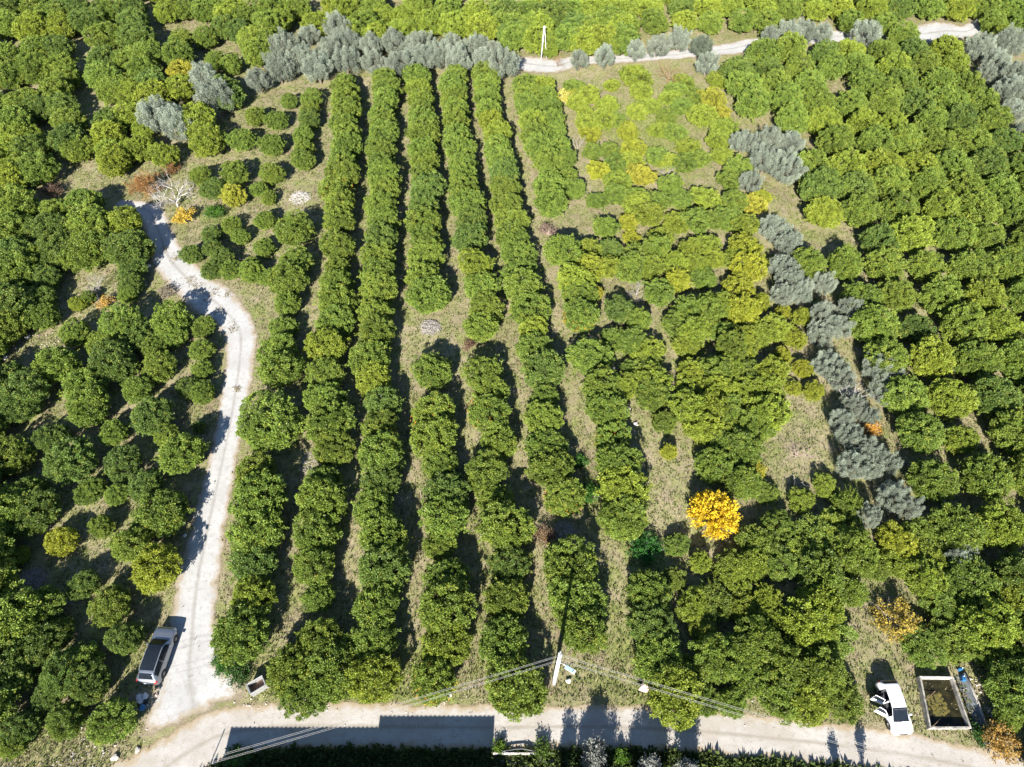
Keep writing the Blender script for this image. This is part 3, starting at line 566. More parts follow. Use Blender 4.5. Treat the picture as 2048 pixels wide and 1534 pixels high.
('O',-33.55,104.99,2.38,4.53,'v',0,8,'silvery olive tree, fourth from the left in the hedge behind the long rows'),
('O',-33.58,113.17,1.80,3.42,'v',0,8,'silvery olive tree, fifth from the left in the hedge behind the long rows'),
('O',-28.85,114.00,2.27,4.31,'v',0,8,'silvery olive tree, eighth from the left in the hedge behind the long rows'),
('O',-28.74,107.28,2.41,4.58,'v',0,8,'silvery olive tree, seventh from the left in the hedge behind the long rows'),
('O',-26.43,109.46,2.22,4.21,'v',0,8,'silvery olive tree, tenth from the left in the hedge behind the long rows'),
('O',-30.07,101.88,2.34,4.45,'v',0,8,'silvery olive tree, sixth from the left in the hedge behind the long rows'),
('O',-26.17,104.51,2.37,4.51,'v',0,8,'silvery olive tree, ninth from the left in the hedge behind the long rows'),
('O',-22.64,109.00,2.10,3.98,'v',0,8,'silvery olive tree, eleventh from the left in the hedge behind the long rows'),
('O',-21.83,104.00,1.93,3.68,'v',0,8,'silvery olive tree, twelfth from the left in the hedge behind the long rows'),
('O',-18.97,110.06,2.11,4.01,'v',0,8,'silvery olive tree, thirteenth from the left in the hedge behind the long rows'),
('O',-17.63,103.37,2.36,4.49,'v',0,8,'silvery olive tree, fourteenth from the left in the hedge behind the long rows'),
('O',-15.12,109.37,2.22,4.21,'v',0,8,'silvery olive tree, fifteenth from the left in the hedge behind the long rows'),
('O',-14.29,104.36,2.37,4.51,'v',0,8,'silvery olive tree, sixteenth from the left in the hedge behind the long rows'),
('O',-11.20,106.55,2.40,4.56,'v',0,8,'silvery olive tree, seventeenth from the left in the hedge behind the long rows'),
('O',-9.67,110.38,1.78,3.37,'v',0,8,'silvery olive tree, eighteenth from the left in the hedge behind the long rows'),
('O',-8.46,103.83,2.36,4.49,'v',0,8,'silvery olive tree, nineteenth from the left in the hedge behind the long rows'),
('O',-5.60,108.81,2.21,4.19,'v',0,8,'silvery olive tree, twentieth from the left in the hedge behind the long rows'),
('O',-2.92,107.19,1.97,3.74,'v',0,8,'silvery olive tree, twenty-second from the left in the hedge behind the long rows'),
('O',-1.35,102.64,2.57,4.88,'v',0,8,'silvery olive tree, twenty-third from the left in the hedge behind the long rows'),
('O',-4.62,104.71,1.94,3.68,'v',0,8,'silvery olive tree, twenty-first from the left in the hedge behind the long rows'),
('O',10.71,105.62,1.73,3.29,'v',0,8,'silvery olive tree, first from the left along the far pale lane'),
('O',14.67,106.25,1.85,3.51,'v',0,8,'silvery olive tree, second from the left along the far pale lane'),
('O',19.89,108.26,1.87,3.55,'v',0,8,'silvery olive tree, third from the left along the far pale lane'),
('O',23.55,109.40,1.88,3.57,'v',0,8,'silvery olive tree, fourth from the left along the far pale lane'),
('O',27.18,111.35,1.90,3.60,'v',0,8,'silvery olive tree, fifth from the left along the far pale lane'),
('O',30.67,109.50,1.88,3.57,'d',0,8,'grey-green olive tree, sixth from the left along the far pale lane'),
('O',30.70,104.07,1.82,3.46,'v',0,8,'silvery olive tree, seventh from the left along the far pale lane'),
('O',42.63,112.44,1.80,3.41,'v',0,8,'silvery olive tree, eighth from the left along the far pale lane'),
('O',32.33,83.75,2.01,3.82,'v',0,8,'silvery olive tree, first from the left in the clump beside the mixed plot'),
('O',45.68,113.02,2.03,3.86,'v',0,8,'silvery olive tree, ninth from the left along the far pale lane'),
('O',48.30,113.70,2.15,4.09,'v',0,8,'silvery olive tree, tenth from the left along the far pale lane'),
('O',51.44,113.27,1.92,3.64,'v',0,8,'silvery olive tree, eleventh from the left along the far pale lane'),
('O',58.02,111.81,2.47,4.70,'v',0,8,'silvery olive tree, twelfth from the left along the far pale lane'),
('O',75.17,107.66,2.42,4.60,'v',0,8,'silvery olive tree, third from the lane in the top right olive clump'),
('O',79.28,108.85,2.43,4.62,'v',0,8,'silvery olive tree, second from the lane in the top right olive clump'),
('O',82.26,110.25,2.00,3.80,'v',0,8,'silvery olive tree, first from the lane in the top right olive clump'),
('O',76.40,104.44,2.16,4.10,'v',0,8,'silvery olive tree, fourth from the lane in the top right olive clump'),
('O',76.84,100.00,2.53,4.81,'v',0,8,'silvery olive tree, sixth from the lane in the top right olive clump'),
('O',73.62,101.54,1.69,3.21,'v',0,8,'silvery olive tree, fifth from the lane in the top right olive clump'),
('O',74.32,95.96,2.27,4.31,'v',0,8,'silvery olive tree, seventh from the lane in the top right olive clump'),
('O',76.41,95.08,2.05,3.89,'v',0,8,'silvery olive tree, eighth from the lane in the top right olive clump'),
('O',73.02,91.31,1.80,3.42,'v',0,8,'silvery olive tree, ninth from the lane in the top right olive clump'),
('O',72.57,86.25,1.75,3.32,'v',0,8,'silvery olive tree, tenth from the lane in the top right olive clump'),
('O',36.02,84.06,2.11,4.02,'v',0,8,'silvery olive tree, fourth from the left in the clump beside the mixed plot'),
('O',38.75,83.41,2.11,4.00,'v',0,8,'silvery olive tree, sixth from the left in the clump beside the mixed plot'),
('O',34.49,79.50,2.06,3.91,'v',0,8,'silvery olive tree, third from the left in the clump beside the mixed plot'),
('O',36.66,77.65,2.22,4.22,'v',0,8,'silvery olive tree, fifth from the left in the clump beside the mixed plot'),
('O',31.98,75.72,1.55,3.00,'v',0,8,'silvery olive tree, second from the left in the clump beside the mixed plot'),
('O',32.58,66.17,1.88,3.58,'v',0,8,'silvery olive tree, first from the top of the line edging the dense orchard'),
('O',34.05,63.66,1.85,3.52,'v',0,8,'silvery olive tree, second from the top of the line edging the dense orchard'),
('O',32.66,59.58,1.64,3.11,'v',0,8,'silvery olive tree, third from the top of the line edging the dense orchard'),
('O',32.82,57.37,1.77,3.37,'v',0,8,'silvery olive tree, fourth from the top of the line edging the dense orchard'),
('O',31.59,55.32,1.51,3.00,'v',0,8,'silvery olive tree, seventh from the top of the line edging the dense orchard'),
('O',33.83,55.58,1.59,3.02,'v',0,8,'silvery olive tree, sixth from the top of the line edging the dense orchard'),
('O',36.66,56.76,1.36,3.00,'v',0,8,'silvery olive tree, fifth from the top of the line edging the dense orchard'),
('O',35.35,52.42,1.40,3.00,'v',0,8,'silvery olive tree, ninth from the top of the line edging the dense orchard'),
('O',34.45,49.35,1.67,3.17,'v',0,8,'silvery olive tree, eleventh from the top of the line edging the dense orchard'),
('O',38.96,52.82,1.64,3.11,'v',0,8,'silvery olive tree, eighth from the top of the line edging the dense orchard'),
('O',36.50,50.35,1.53,3.00,'v',0,8,'silvery olive tree, tenth from the top of the line edging the dense orchard'),
('O',34.05,44.71,1.61,3.06,'v',0,8,'silvery olive tree, twelfth from the top of the line edging the dense orchard'),
('O',34.96,43.23,1.45,3.00,'v',0,8,'silvery olive tree, fourteenth from the top of the line edging the dense orchard'),
('O',39.12,44.07,1.75,3.32,'v',0,8,'silvery olive tree, thirteenth from the top of the line edging the dense orchard'),
('O',40.80,42.96,1.59,3.02,'v',0,8,'silvery olive tree, fifteenth from the top of the line edging the dense orchard'),
('O',38.96,41.61,1.57,3.00,'v',0,8,'silvery olive tree, sixteenth from the top of the line edging the dense orchard'),
('O',35.17,39.69,1.41,3.00,'v',0,8,'silvery olive tree, seventeenth from the top of the line edging the dense orchard'),
('O',33.59,37.79,1.18,3.00,'v',0,8,'silvery olive tree, nineteenth from the top of the line edging the dense orchard'),
('O',36.38,38.53,0.97,3.00,'v',0,8,'silvery olive tree, eighteenth from the top of the line edging the dense orchard'),
('O',33.74,36.18,1.50,3.00,'v',0,8,'silvery olive tree, twentieth from the top of the line edging the dense orchard'),
('O',34.39,34.60,1.48,3.00,'v',0,8,'silvery olive tree, twenty-first from the top of the line edging the dense orchard'),
('O',35.64,34.06,1.34,3.00,'v',0,8,'silvery olive tree, twenty-second from the top of the line edging the dense orchard'),
('O',33.15,32.73,1.46,3.00,'v',0,8,'silvery olive tree, twenty-fourth from the top of the line edging the dense orchard'),
('O',34.69,32.23,1.19,3.00,'v',0,8,'silvery olive tree, twenty-fifth from the top of the line edging the dense orchard'),
('O',36.88,32.82,1.19,3.00,'v',0,8,'silvery olive tree, twenty-third from the top of the line edging the dense orchard'),
('O',35.83,29.34,1.42,3.00,'v',0,8,'silvery olive tree, twenty-sixth from the top of the line edging the dense orchard'),
('O',36.80,28.14,1.27,3.00,'v',0,8,'silvery olive tree, twenty-seventh from the top of the line edging the dense orchard'),
('O',33.35,27.11,1.14,3.00,'v',0,8,'silvery olive tree, twenty-eighth from the top of the line edging the dense orchard'),
('O',40.74,24.49,1.23,3.00,'v',0,8,'silvery olive tree, twenty-ninth from the top of the line edging the dense orchard'),
('O',39.83,23.24,1.10,3.00,'v',0,8,'silvery olive tree, thirtieth from the top of the line edging the dense orchard')
]
FAR_TREES = [
(-30.28,95.55,1.63,2.51,'g'), (-30.10,92.70,1.48,2.29,'g'), (-29.58,89.99,1.61,2.73,'d'), (-29.73,86.46,1.54,2.54,'g'), (-29.11,83.42,1.48,2.34,'g'),
(-28.70,80.57,1.67,2.72,'g'), (-25.98,54.19,1.59,2.62,'g'), (-25.66,50.45,1.56,2.43,'g'), (-25.70,99.93,1.68,2.73,'g'), (-25.17,96.90,2.13,3.36,'g'),
(-24.93,94.45,2.14,3.59,'g'), (-24.15,91.58,2.24,3.56,'g'), (-24.26,88.35,2.04,3.48,'g'), (-23.49,85.50,2.03,3.33,'g'), (-23.25,82.66,2.18,3.70,'g'),
(-23.00,79.74,2.01,3.44,'g'), (-21.92,68.12,2.03,3.15,'g'), (-20.99,59.95,1.58,2.46,'g'), (-16.84,20.06,1.43,2.30,'g'), (-19.57,100.06,2.04,3.18,'g'),
(-19.01,97.12,2.24,3.58,'g'), (-18.86,94.66,2.07,3.31,'g'), (-18.91,91.16,1.97,3.04,'g'), (-18.27,88.49,2.05,3.18,'g'), (-18.34,85.67,2.29,3.63,'g'),
(-18.25,82.33,2.12,3.22,'g'), (-17.86,79.35,1.96,3.22,'g'), (-16.86,73.53,1.97,3.27,'g'), (-16.37,67.58,2.03,3.13,'g'), (-14.57,100.62,2.15,3.45,'g'),
(-14.14,97.65,1.97,3.20,'l'), (-13.53,94.56,2.04,3.49,'g'), (-13.16,91.43,1.96,3.21,'g'), (-12.97,88.96,2.24,3.46,'g'), (-12.49,85.80,2.28,3.67,'g'),
(-12.38,82.85,2.03,3.14,'g'), (-11.75,79.77,1.99,3.18,'g'), (-11.43,76.34,2.06,3.48,'g'), (-10.51,64.36,2.03,3.28,'g'), (-8.95,100.63,1.98,3.19,'g'),
(-9.00,97.83,2.19,3.38,'g'), (-8.84,94.78,2.08,3.27,'g'), (-8.30,91.78,2.06,3.24,'g'), (-7.99,89.04,1.99,3.38,'g'), (-7.74,85.53,2.02,3.22,'g'),
(-7.23,82.62,2.22,3.65,'g'), (-6.85,79.56,2.02,3.16,'g'), (-6.45,76.89,2.01,3.28,'g'), (-6.23,73.72,2.14,3.55,'g'), (-5.29,67.68,2.02,3.43,'d'),
(-4.07,100.82,2.26,3.61,'g'), (-3.87,98.08,2.15,3.35,'g'), (-3.63,95.00,2.04,3.37,'g'), (-3.31,91.55,2.00,3.40,'g'), (-2.80,88.95,1.96,3.12,'l'),
(-2.22,85.94,2.02,3.45,'l'), (-2.08,82.67,2.17,3.42,'g'), (-1.49,79.97,2.07,3.45,'g'), (-1.01,76.68,2.14,3.58,'d'), (-0.86,74.23,2.00,3.29,'g'),
(-0.73,70.87,2.06,3.42,'g'), (2.35,49.93,1.70,2.90,'l'), (3.27,41.03,1.48,2.49,'g'), (2.06,98.37,2.09,3.19,'g'), (2.19,95.64,2.13,3.43,'g'),
(2.61,92.52,2.18,3.67,'g'), (3.03,89.17,2.10,3.39,'l'), (3.25,86.18,2.06,3.19,'g'), (3.79,83.39,2.01,3.34,'g'), (4.64,80.14,2.08,3.35,'g'),
(4.95,77.15,1.52,2.54,'g'), (5.00,74.43,2.11,3.52,'g'), (4.81,98.96,1.83,2.83,'l'), (5.45,96.07,1.60,2.72,'g'), (5.72,93.17,1.81,3.00,'g'),
(6.02,89.95,1.81,2.80,'g'), (6.03,86.89,1.60,2.71,'g'), (6.86,83.82,1.72,2.76,'g'), (6.99,80.86,1.74,2.96,'g'), (7.85,77.71,1.27,2.09,'g'),
(8.19,74.55,1.69,2.72,'g'), (40.73,6.74,1.61,2.76,'d'), (45.50,7.06,2.31,4.25,'l'), (49.93,7.03,2.17,3.37,'g'), (44.93,11.79,2.37,3.88,'g'),
(49.42,12.26,2.22,4.08,'g'), (54.82,11.96,2.41,4.23,'g'), (44.88,16.64,2.17,3.81,'g'), (49.53,16.71,2.15,3.98,'g'), (54.32,16.34,2.15,3.55,'g'),
(49.73,21.83,2.36,4.14,'l'), (54.23,21.51,2.21,3.50,'g'), (59.16,21.17,2.34,4.12,'g'), (50.04,25.90,2.12,3.47,'d'), (54.86,25.83,2.15,3.86,'g'),
(59.28,25.97,2.18,3.45,'g'), (54.26,31.37,2.14,3.83,'g'), (59.04,30.68,2.11,3.62,'g'), (64.22,31.16,2.35,3.72,'g'), (44.90,35.73,1.61,2.87,'l'),
(54.61,35.92,2.42,3.93,'g'), (59.60,35.73,2.21,3.49,'g'), (64.44,36.14,2.26,3.60,'g'), (54.90,40.75,2.27,3.99,'d'), (60.00,40.26,1.78,3.01,'g'),
(64.82,40.62,2.41,3.99,'g'), (69.19,40.53,2.24,3.72,'g'), (59.79,45.60,2.25,3.67,'g'), (64.43,45.34,2.32,3.83,'g'), (69.59,45.45,2.38,4.17,'g'),
(73.58,45.18,2.33,3.96,'g'), (45.12,50.22,1.82,2.99,'d'), (59.74,49.91,2.17,3.54,'l'), (64.33,49.81,2.24,3.55,'g'), (69.32,50.00,2.20,3.42,'g'),
(73.98,49.99,2.13,3.83,'g'), (64.27,54.70,2.32,3.67,'g'), (69.22,55.09,1.59,2.55,'g'), (73.51,54.80,2.32,4.18,'g'), (78.51,55.07,2.34,3.62,'g'),
(63.72,59.81,2.37,3.74,'d'), (68.59,59.57,2.20,3.86,'g'), (73.50,59.37,2.23,3.49,'g'), (77.93,60.07,2.35,4.03,'l'), (68.86,64.47,2.25,4.05,'g'),
(73.84,64.19,2.30,3.69,'g'), (77.96,64.32,2.42,4.45,'l'), (68.59,69.08,2.61,4.52,'g'), (73.65,69.57,2.55,4.44,'g'), (73.82,74.04,2.26,4.03,'g'),
(73.95,79.10,2.33,4.14,'g'), (59.56,83.97,2.29,3.63,'g'), (68.97,83.77,2.26,3.66,'d'), (74.39,83.58,2.57,4.11,'g'), (50.38,88.25,2.32,4.29,'l'),
(54.69,87.98,2.25,3.59,'l'), (59.82,88.04,2.29,4.17,'g'), (64.59,88.67,2.34,4.11,'d'), (68.82,88.36,2.29,4.23,'g'), (40.77,93.44,2.38,4.37,'g'),
(50.28,92.94,2.35,3.71,'g'), (68.97,93.16,2.38,4.07,'g'), (39.88,97.84,2.43,4.34,'g'), (45.20,97.64,2.46,4.08,'g'), (64.34,98.01,2.43,4.27,'g'),
(68.72,97.85,2.39,4.11,'g'), (39.86,102.36,2.29,3.92,'d'), (44.50,102.84,2.27,3.80,'g'), (49.71,103.10,2.31,3.93,'g'), (54.02,103.09,2.38,4.29,'g'),
(59.24,102.71,2.37,4.24,'l'), (64.27,102.51,2.46,4.16,'g'), (68.75,102.77,2.33,3.99,'l'), (39.89,107.25,2.62,3.94,'g'), (44.51,107.71,2.51,4.55,'g'),
(49.76,107.20,2.27,3.70,'d'), (54.18,107.55,2.31,3.80,'l'), (59.45,107.20,2.41,4.00,'g'), (64.07,107.26,2.44,4.08,'d'), (64.06,111.94,2.48,4.12,'g'),
(80.99,111.85,2.43,3.52,'l'), (85.68,111.95,2.24,3.25,'l'), (19.29,116.76,2.39,3.47,'g'), (24.11,117.31,2.38,3.45,'g'), (29.11,117.47,2.24,3.25,'l'),
(33.42,117.18,2.21,3.21,'g'), (38.72,117.45,2.39,3.46,'g'), (43.14,116.84,2.50,3.63,'g'), (56.95,117.50,2.32,3.36,'g'), (62.41,116.68,2.23,3.23,'g'),
(81.19,116.88,2.30,3.33,'g'), (86.51,116.66,2.50,3.62,'g'), (91.21,117.44,2.58,3.74,'l'), (95.70,116.83,2.49,3.61,'l'), (100.61,116.67,2.58,3.75,'g'),
(104.77,117.35,2.30,3.33,'g'), (19.28,121.70,2.25,3.27,'l'), (23.94,121.66,2.34,3.39,'l'), (29.02,122.17,2.26,3.27,'d'), (33.90,122.06,2.46,3.57,'l'),
(37.79,122.19,2.38,3.45,'l'), (42.86,122.10,2.55,3.69,'l'), (47.51,121.66,2.24,3.25,'g'), (52.41,121.35,2.29,3.32,'l'), (56.93,121.39,2.28,3.31,'l'),
(62.10,121.72,2.58,3.74,'l'), (66.73,121.95,2.39,3.46,'d'), (72.10,122.05,2.55,3.70,'g'), (76.55,121.43,2.53,3.67,'l'), (81.28,121.80,2.55,3.70,'g'),
(86.21,121.53,2.35,3.40,'g'), (91.28,122.02,2.57,3.72,'g'), (95.13,121.91,2.49,3.61,'g'), (100.31,121.41,2.53,3.67,'l'), (105.45,121.68,2.50,3.62,'g'),
(110.24,121.54,2.60,3.77,'d'), (19.04,126.61,2.24,3.24,'l'), (23.41,126.44,2.50,3.62,'l'), (28.42,126.36,2.27,3.29,'l'), (33.56,127.00,2.43,3.53,'g'),
(38.46,126.85,2.48,3.60,'l'), (42.79,126.94,2.22,3.22,'d'), (48.24,126.54,2.23,3.23,'g'), (52.88,126.78,2.38,3.46,'g'), (57.50,127.10,2.51,3.63,'g'),
(61.89,126.30,2.36,3.43,'g'), (67.04,126.40,2.29,3.32,'g'), (71.28,126.29,2.40,3.48,'g'), (76.16,126.58,2.59,3.75,'g'), (81.25,127.04,2.28,3.30,'l'),
(86.13,126.24,2.23,3.23,'g'), (91.02,127.07,2.34,3.40,'g'), (95.53,126.45,2.36,3.42,'l'), (100.03,126.96,2.20,3.19,'l'), (105.51,126.83,2.45,3.56,'g'),
(110.36,126.50,2.32,3.36,'g'), (23.56,131.57,2.28,3.30,'g'), (28.24,131.69,2.29,3.32,'g'), (33.02,131.14,2.49,3.61,'l'), (38.65,131.83,2.57,3.72,'l'),
(42.61,131.81,2.28,3.30,'g'), (48.05,131.74,2.24,3.24,'g'), (52.95,131.63,2.59,3.76,'l'), (56.90,130.94,2.21,3.20,'g'), (62.35,131.51,2.26,3.28,'g'),
(66.60,131.49,2.59,3.75,'l'), (71.56,131.86,2.36,3.42,'g'), (76.23,131.11,2.60,3.77,'d'), (81.47,131.06,2.26,3.28,'g'), (85.89,131.62,2.41,3.50,'g'),
(91.00,130.91,2.52,3.65,'g'), (95.68,131.33,2.44,3.54,'d'), (100.22,131.28,2.54,3.69,'d'), (105.57,131.44,2.27,3.29,'g'), (109.82,131.57,2.52,3.66,'g'),
(115.01,131.39,2.52,3.65,'g'), (23.68,135.77,2.38,3.45,'d'), (28.91,135.92,2.46,3.57,'l'), (33.06,136.15,2.29,3.31,'l'), (38.39,135.94,2.57,3.72,'g'),
(43.46,136.66,2.43,3.52,'g'), (48.11,136.42,2.55,3.69,'l'), (52.48,136.61,2.25,3.26,'l'), (57.61,135.80,2.22,3.22,'l'), (62.63,136.20,2.25,3.27,'l'),
(67.06,136.04,2.53,3.66,'g'), (71.23,136.14,2.54,3.68,'g'), (76.87,135.69,2.39,3.46,'l'), (81.48,136.39,2.57,3.73,'g'), (85.73,135.80,2.25,3.26,'l'),
(90.51,136.16,2.27,3.29,'g'), (96.03,136.13,2.30,3.34,'l'), (100.79,135.88,2.45,3.55,'d'), (105.63,136.43,2.41,3.50,'l'), (110.29,136.10,2.57,3.72,'g'),
(115.03,136.34,2.29,3.32,'l'), (119.46,136.48,2.57,3.73,'d'), (23.76,141.04,2.59,3.75,'g'), (28.42,141.41,2.20,3.20,'g'), (33.51,140.65,2.25,3.26,'l'),
(38.58,141.11,2.57,3.73,'l'), (43.51,141.12,2.20,3.19,'l'), (47.35,140.87,2.33,3.37,'d'), (52.65,140.45,2.56,3.71,'g'), (57.45,141.26,2.28,3.31,'g'),
(61.82,141.27,2.57,3.73,'g'), (66.69,141.32,2.33,3.38,'l'), (72.17,140.85,2.23,3.23,'l'), (76.81,141.42,2.50,3.62,'g'), (81.03,140.59,2.46,3.57,'g'),
(86.49,141.43,2.45,3.55,'d'), (90.97,140.60,2.42,3.51,'l'), (95.46,141.34,2.26,3.27,'g'), (100.04,140.59,2.52,3.65,'l'), (104.82,140.94,2.42,3.52,'l'),
(109.85,140.98,2.22,3.22,'g'), (114.64,140.68,2.30,3.33,'l'), (119.82,140.68,2.39,3.47,'g'), (24.14,145.94,2.27,3.29,'l'), (28.85,145.65,2.24,3.24,'l'),
(33.86,145.22,2.36,3.42,'g'), (37.94,145.31,2.60,3.77,'l'), (42.85,145.49,2.29,3.32,'l'), (47.70,145.91,2.26,3.28,'g'), (52.15,145.76,2.57,3.72,'d'),
(56.96,145.72,2.28,3.30,'l'), (62.31,145.72,2.32,3.36,'l'), (67.35,146.03,2.26,3.27,'l'), (71.68,145.35,2.48,3.59,'l'), (76.56,146.20,2.49,3.60,'g'),
(81.56,145.33,2.22,3.22,'g'), (86.12,145.94,2.48,3.59,'g'), (90.69,145.93,2.59,3.76,'g'), (95.54,145.22,2.49,3.61,'g'), (100.74,145.86,2.55,3.70,'g'),
(105.38,145.34,2.47,3.58,'g'), (109.44,145.26,2.55,3.70,'g'), (115.22,145.54,2.51,3.65,'d'), (119.87,145.81,2.46,3.56,'d'), (124.73,145.79,2.41,3.49,'g'),
(-58.61,69.37,1.98,3.16,'g'), (-48.84,65.16,1.93,2.96,'l'), (-45.41,63.14,1.03,1.71,'y'), (-58.20,62.05,1.89,2.88,'l'), (-55.18,58.00,1.67,2.66,'d'),
(-54.83,55.11,1.63,2.73,'d'), (-53.35,52.16,1.76,2.72,'g'), (-45.90,59.91,1.69,2.48,'d'), (-45.27,57.29,1.49,2.27,'d'), (-45.22,55.77,1.14,1.78,'g'),
(-50.61,54.55,0.97,1.61,'l'), (-49.94,55.70,0.98,1.46,'g'), (-48.89,49.62,1.72,2.51,'g'), (-37.94,49.42,1.72,2.51,'g'), (-35.03,50.83,1.34,2.02,'g'),
(-34.17,47.60,1.46,2.17,'g'), (-39.40,47.53,1.54,2.36,'g'), (-45.45,48.07,1.70,2.47,'g'), (-33.54,44.93,1.21,1.76,'g'), (-39.59,42.08,1.63,2.61,'g'),
(-34.29,42.32,1.33,1.93,'d'), (-32.62,41.60,1.32,2.10,'g'), (-40.36,36.82,1.42,2.25,'g'), (-46.26,36.10,1.55,2.50,'d'), (-35.22,36.58,1.27,1.97,'g'),
(-40.54,30.24,1.40,2.15,'g'), (-37.93,30.04,1.20,1.80,'g'), (-41.29,25.25,1.47,2.10,'ly'), (-38.04,26.63,1.17,1.93,'g'), (-44.72,23.95,0.88,1.41,'l'),
(-32.20,37.79,0.72,1.25,'d'), (-37.92,21.13,1.35,2.08,'d'), (-38.59,17.12,1.30,1.99,'g'), (-38.86,8.58,1.19,1.91,'g'), (-37.65,11.86,1.12,1.69,'d'),
(-45.88,20.79,2.53,3.99,'g'), (-44.62,17.27,2.48,4.11,'g'), (-43.25,13.99,2.75,4.15,'g'), (-41.84,10.94,2.61,3.94,'g'), (-47.33,19.07,2.42,3.64,'g'),
(-45.57,15.07,2.41,4.02,'d'), (-44.37,11.95,2.48,3.90,'g'), (-55.17,40.87,2.61,4.20,'g'), (-53.25,36.02,2.49,3.81,'g'), (-51.55,31.49,2.42,3.56,'d'),
(-49.13,27.02,2.91,4.45,'g'), (-56.69,38.35,2.58,4.16,'g'), (-54.00,32.68,2.90,4.63,'d'), (-52.37,28.36,2.84,4.58,'g'), (-50.17,23.10,2.88,4.40,'d'),
(-47.78,23.12,2.98,4.32,'g'), (-67.76,69.50,2.57,3.84,'g'), (-64.00,60.78,2.39,3.95,'g'), (-61.06,54.01,2.66,4.19,'d'), (-58.02,47.20,2.43,3.66,'g'),
(-69.21,65.60,2.49,3.96,'d'), (-65.48,57.33,2.43,4.05,'d'), (-62.37,49.99,2.45,3.99,'g'), (-59.45,43.30,2.65,4.17,'d'), (-39.35,62.39,1.33,2.23,'d'),
(-36.97,63.61,1.34,2.19,'d'), (-35.35,61.88,1.41,2.29,'d'), (-34.01,59.65,1.31,2.08,'g'), (-37.92,65.91,1.28,2.04,'d'), (-35.98,67.79,1.29,1.86,'g'),
(-34.11,65.73,1.19,1.92,'g'), (-31.57,68.64,1.39,2.18,'g'), (-30.71,63.64,1.34,2.14,'g'), (-31.40,59.25,1.55,2.43,'g'), (-29.24,58.68,1.22,1.74,'g'),
(-36.34,59.67,1.31,2.05,'d'), (-42.27,77.50,1.47,2.41,'g'), (-37.36,77.45,2.03,2.93,'g'), (-36.74,73.08,1.70,2.69,'y'), (-38.19,85.12,1.93,2.84,'g'),
(-37.57,91.01,1.60,2.47,'g'), (-33.67,83.86,1.82,2.84,'g'), (-32.43,77.60,1.66,2.70,'g'), (-33.82,74.93,1.26,1.95,'g'), (-32.20,73.10,1.07,1.75,'g'),
(-39.87,74.62,1.63,2.44,'d'), (-33.64,95.11,1.32,2.14,'g'), (-34.21,89.91,1.69,2.57,'g'), (-31.60,60.94,1.15,1.82,'g'), (-86.24,121.20,2.78,4.15,'d'),
(-83.98,115.80,2.73,4.05,'g'), (-82.18,121.77,2.36,3.59,'g'), (-79.81,114.67,2.70,4.29,'l'), (-75.12,115.13,2.42,3.83,'l'), (-74.86,121.36,2.66,3.99,'d'),
(-69.41,120.90,2.32,3.53,'g'), (-65.02,120.76,2.63,4.12,'d'), (-63.20,115.77,2.60,4.07,'d'), (-59.02,120.75,2.42,3.67,'l'), (-56.56,121.88,2.32,3.49,'g'),
(-53.08,121.08,2.32,3.34,'g'), (-50.39,121.78,2.39,3.59,'g'), (-44.93,118.67,2.66,3.89,'g'), (-77.60,100.48,2.53,3.68,'g'), (-76.35,107.44,2.61,3.84,'g'),
(-72.94,108.76,2.47,3.75,'d'), (-68.39,100.57,2.18,3.57,'g'), (-60.67,105.55,2.52,3.69,'g'), (-54.11,111.27,2.07,3.31,'g'), (-53.06,106.45,2.54,4.04,'g'),
(-50.35,112.23,2.08,3.20,'g'), (-47.22,105.63,1.78,2.69,'g'), (-44.36,104.70,1.78,2.84,'g'), (-51.21,101.79,2.41,3.50,'y'), (-60.80,82.60,2.16,3.30,'g'),
(-69.57,91.89,2.28,3.56,'d'), (-58.21,89.20,2.25,3.52,'d'), (-53.28,87.30,1.61,2.52,'l'), (-51.85,82.77,2.16,3.50,'l'), (-48.08,81.43,1.95,3.22,'l'),
(-43.67,97.74,2.36,3.38,'d'), (-42.01,110.62,2.53,4.00,'l'), (-40.55,114.58,2.69,4.38,'g'), (-45.10,114.09,2.34,3.53,'d'), (-47.80,115.15,2.31,3.80,'d'),
(-89.49,119.14,2.79,4.34,'d'), (-86.30,110.97,2.41,3.63,'d'), (-82.04,102.31,2.88,4.23,'d'), (-78.24,92.96,3.00,4.40,'d'), (-75.51,86.33,2.94,4.28,'g'),
(-71.99,78.75,2.70,4.07,'g'), (-92.21,114.59,2.76,4.38,'g'), (-86.50,102.05,2.94,4.53,'g'), (-81.49,91.27,2.95,4.36,'d'), (-77.08,81.73,2.72,4.12,'d'),
(-92.42,106.70,2.45,3.76,'d'), (-85.22,91.85,2.39,3.61,'g'), (-39.46,117.38,2.62,3.82,'l'), (-40.54,107.41,2.54,3.88,'g'), (-37.28,121.72,2.34,3.65,'g'),
(-32.73,115.84,2.51,4.00,'l'), (-30.54,122.64,2.57,4.14,'l'), (-28.41,121.07,2.70,4.28,'l'), (-23.78,121.30,2.63,4.05,'g'), (-22.33,118.51,2.50,3.59,'l'),
(-17.64,118.30,2.75,4.26,'l'), (-14.02,115.96,2.64,3.88,'l'), (-10.83,120.37,2.56,4.04,'g'), (-6.14,119.63,2.55,3.86,'l'), (-1.49,121.29,2.53,4.06,'g'),
(0.14,111.57,2.40,3.90,'g'), (-0.76,115.87,2.71,4.43,'g'), (1.96,114.58,2.62,4.38,'g'), (-18.45,114.33,2.52,3.73,'l'), (-22.36,112.71,2.38,3.61,'l'),
(2.63,120.87,2.48,3.55,'g'), (4.37,115.37,2.71,4.48,'l'), (6.29,109.51,1.36,2.03,'l'), (10.41,121.72,2.54,3.64,'g'), (10.34,115.80,2.51,3.59,'d'),
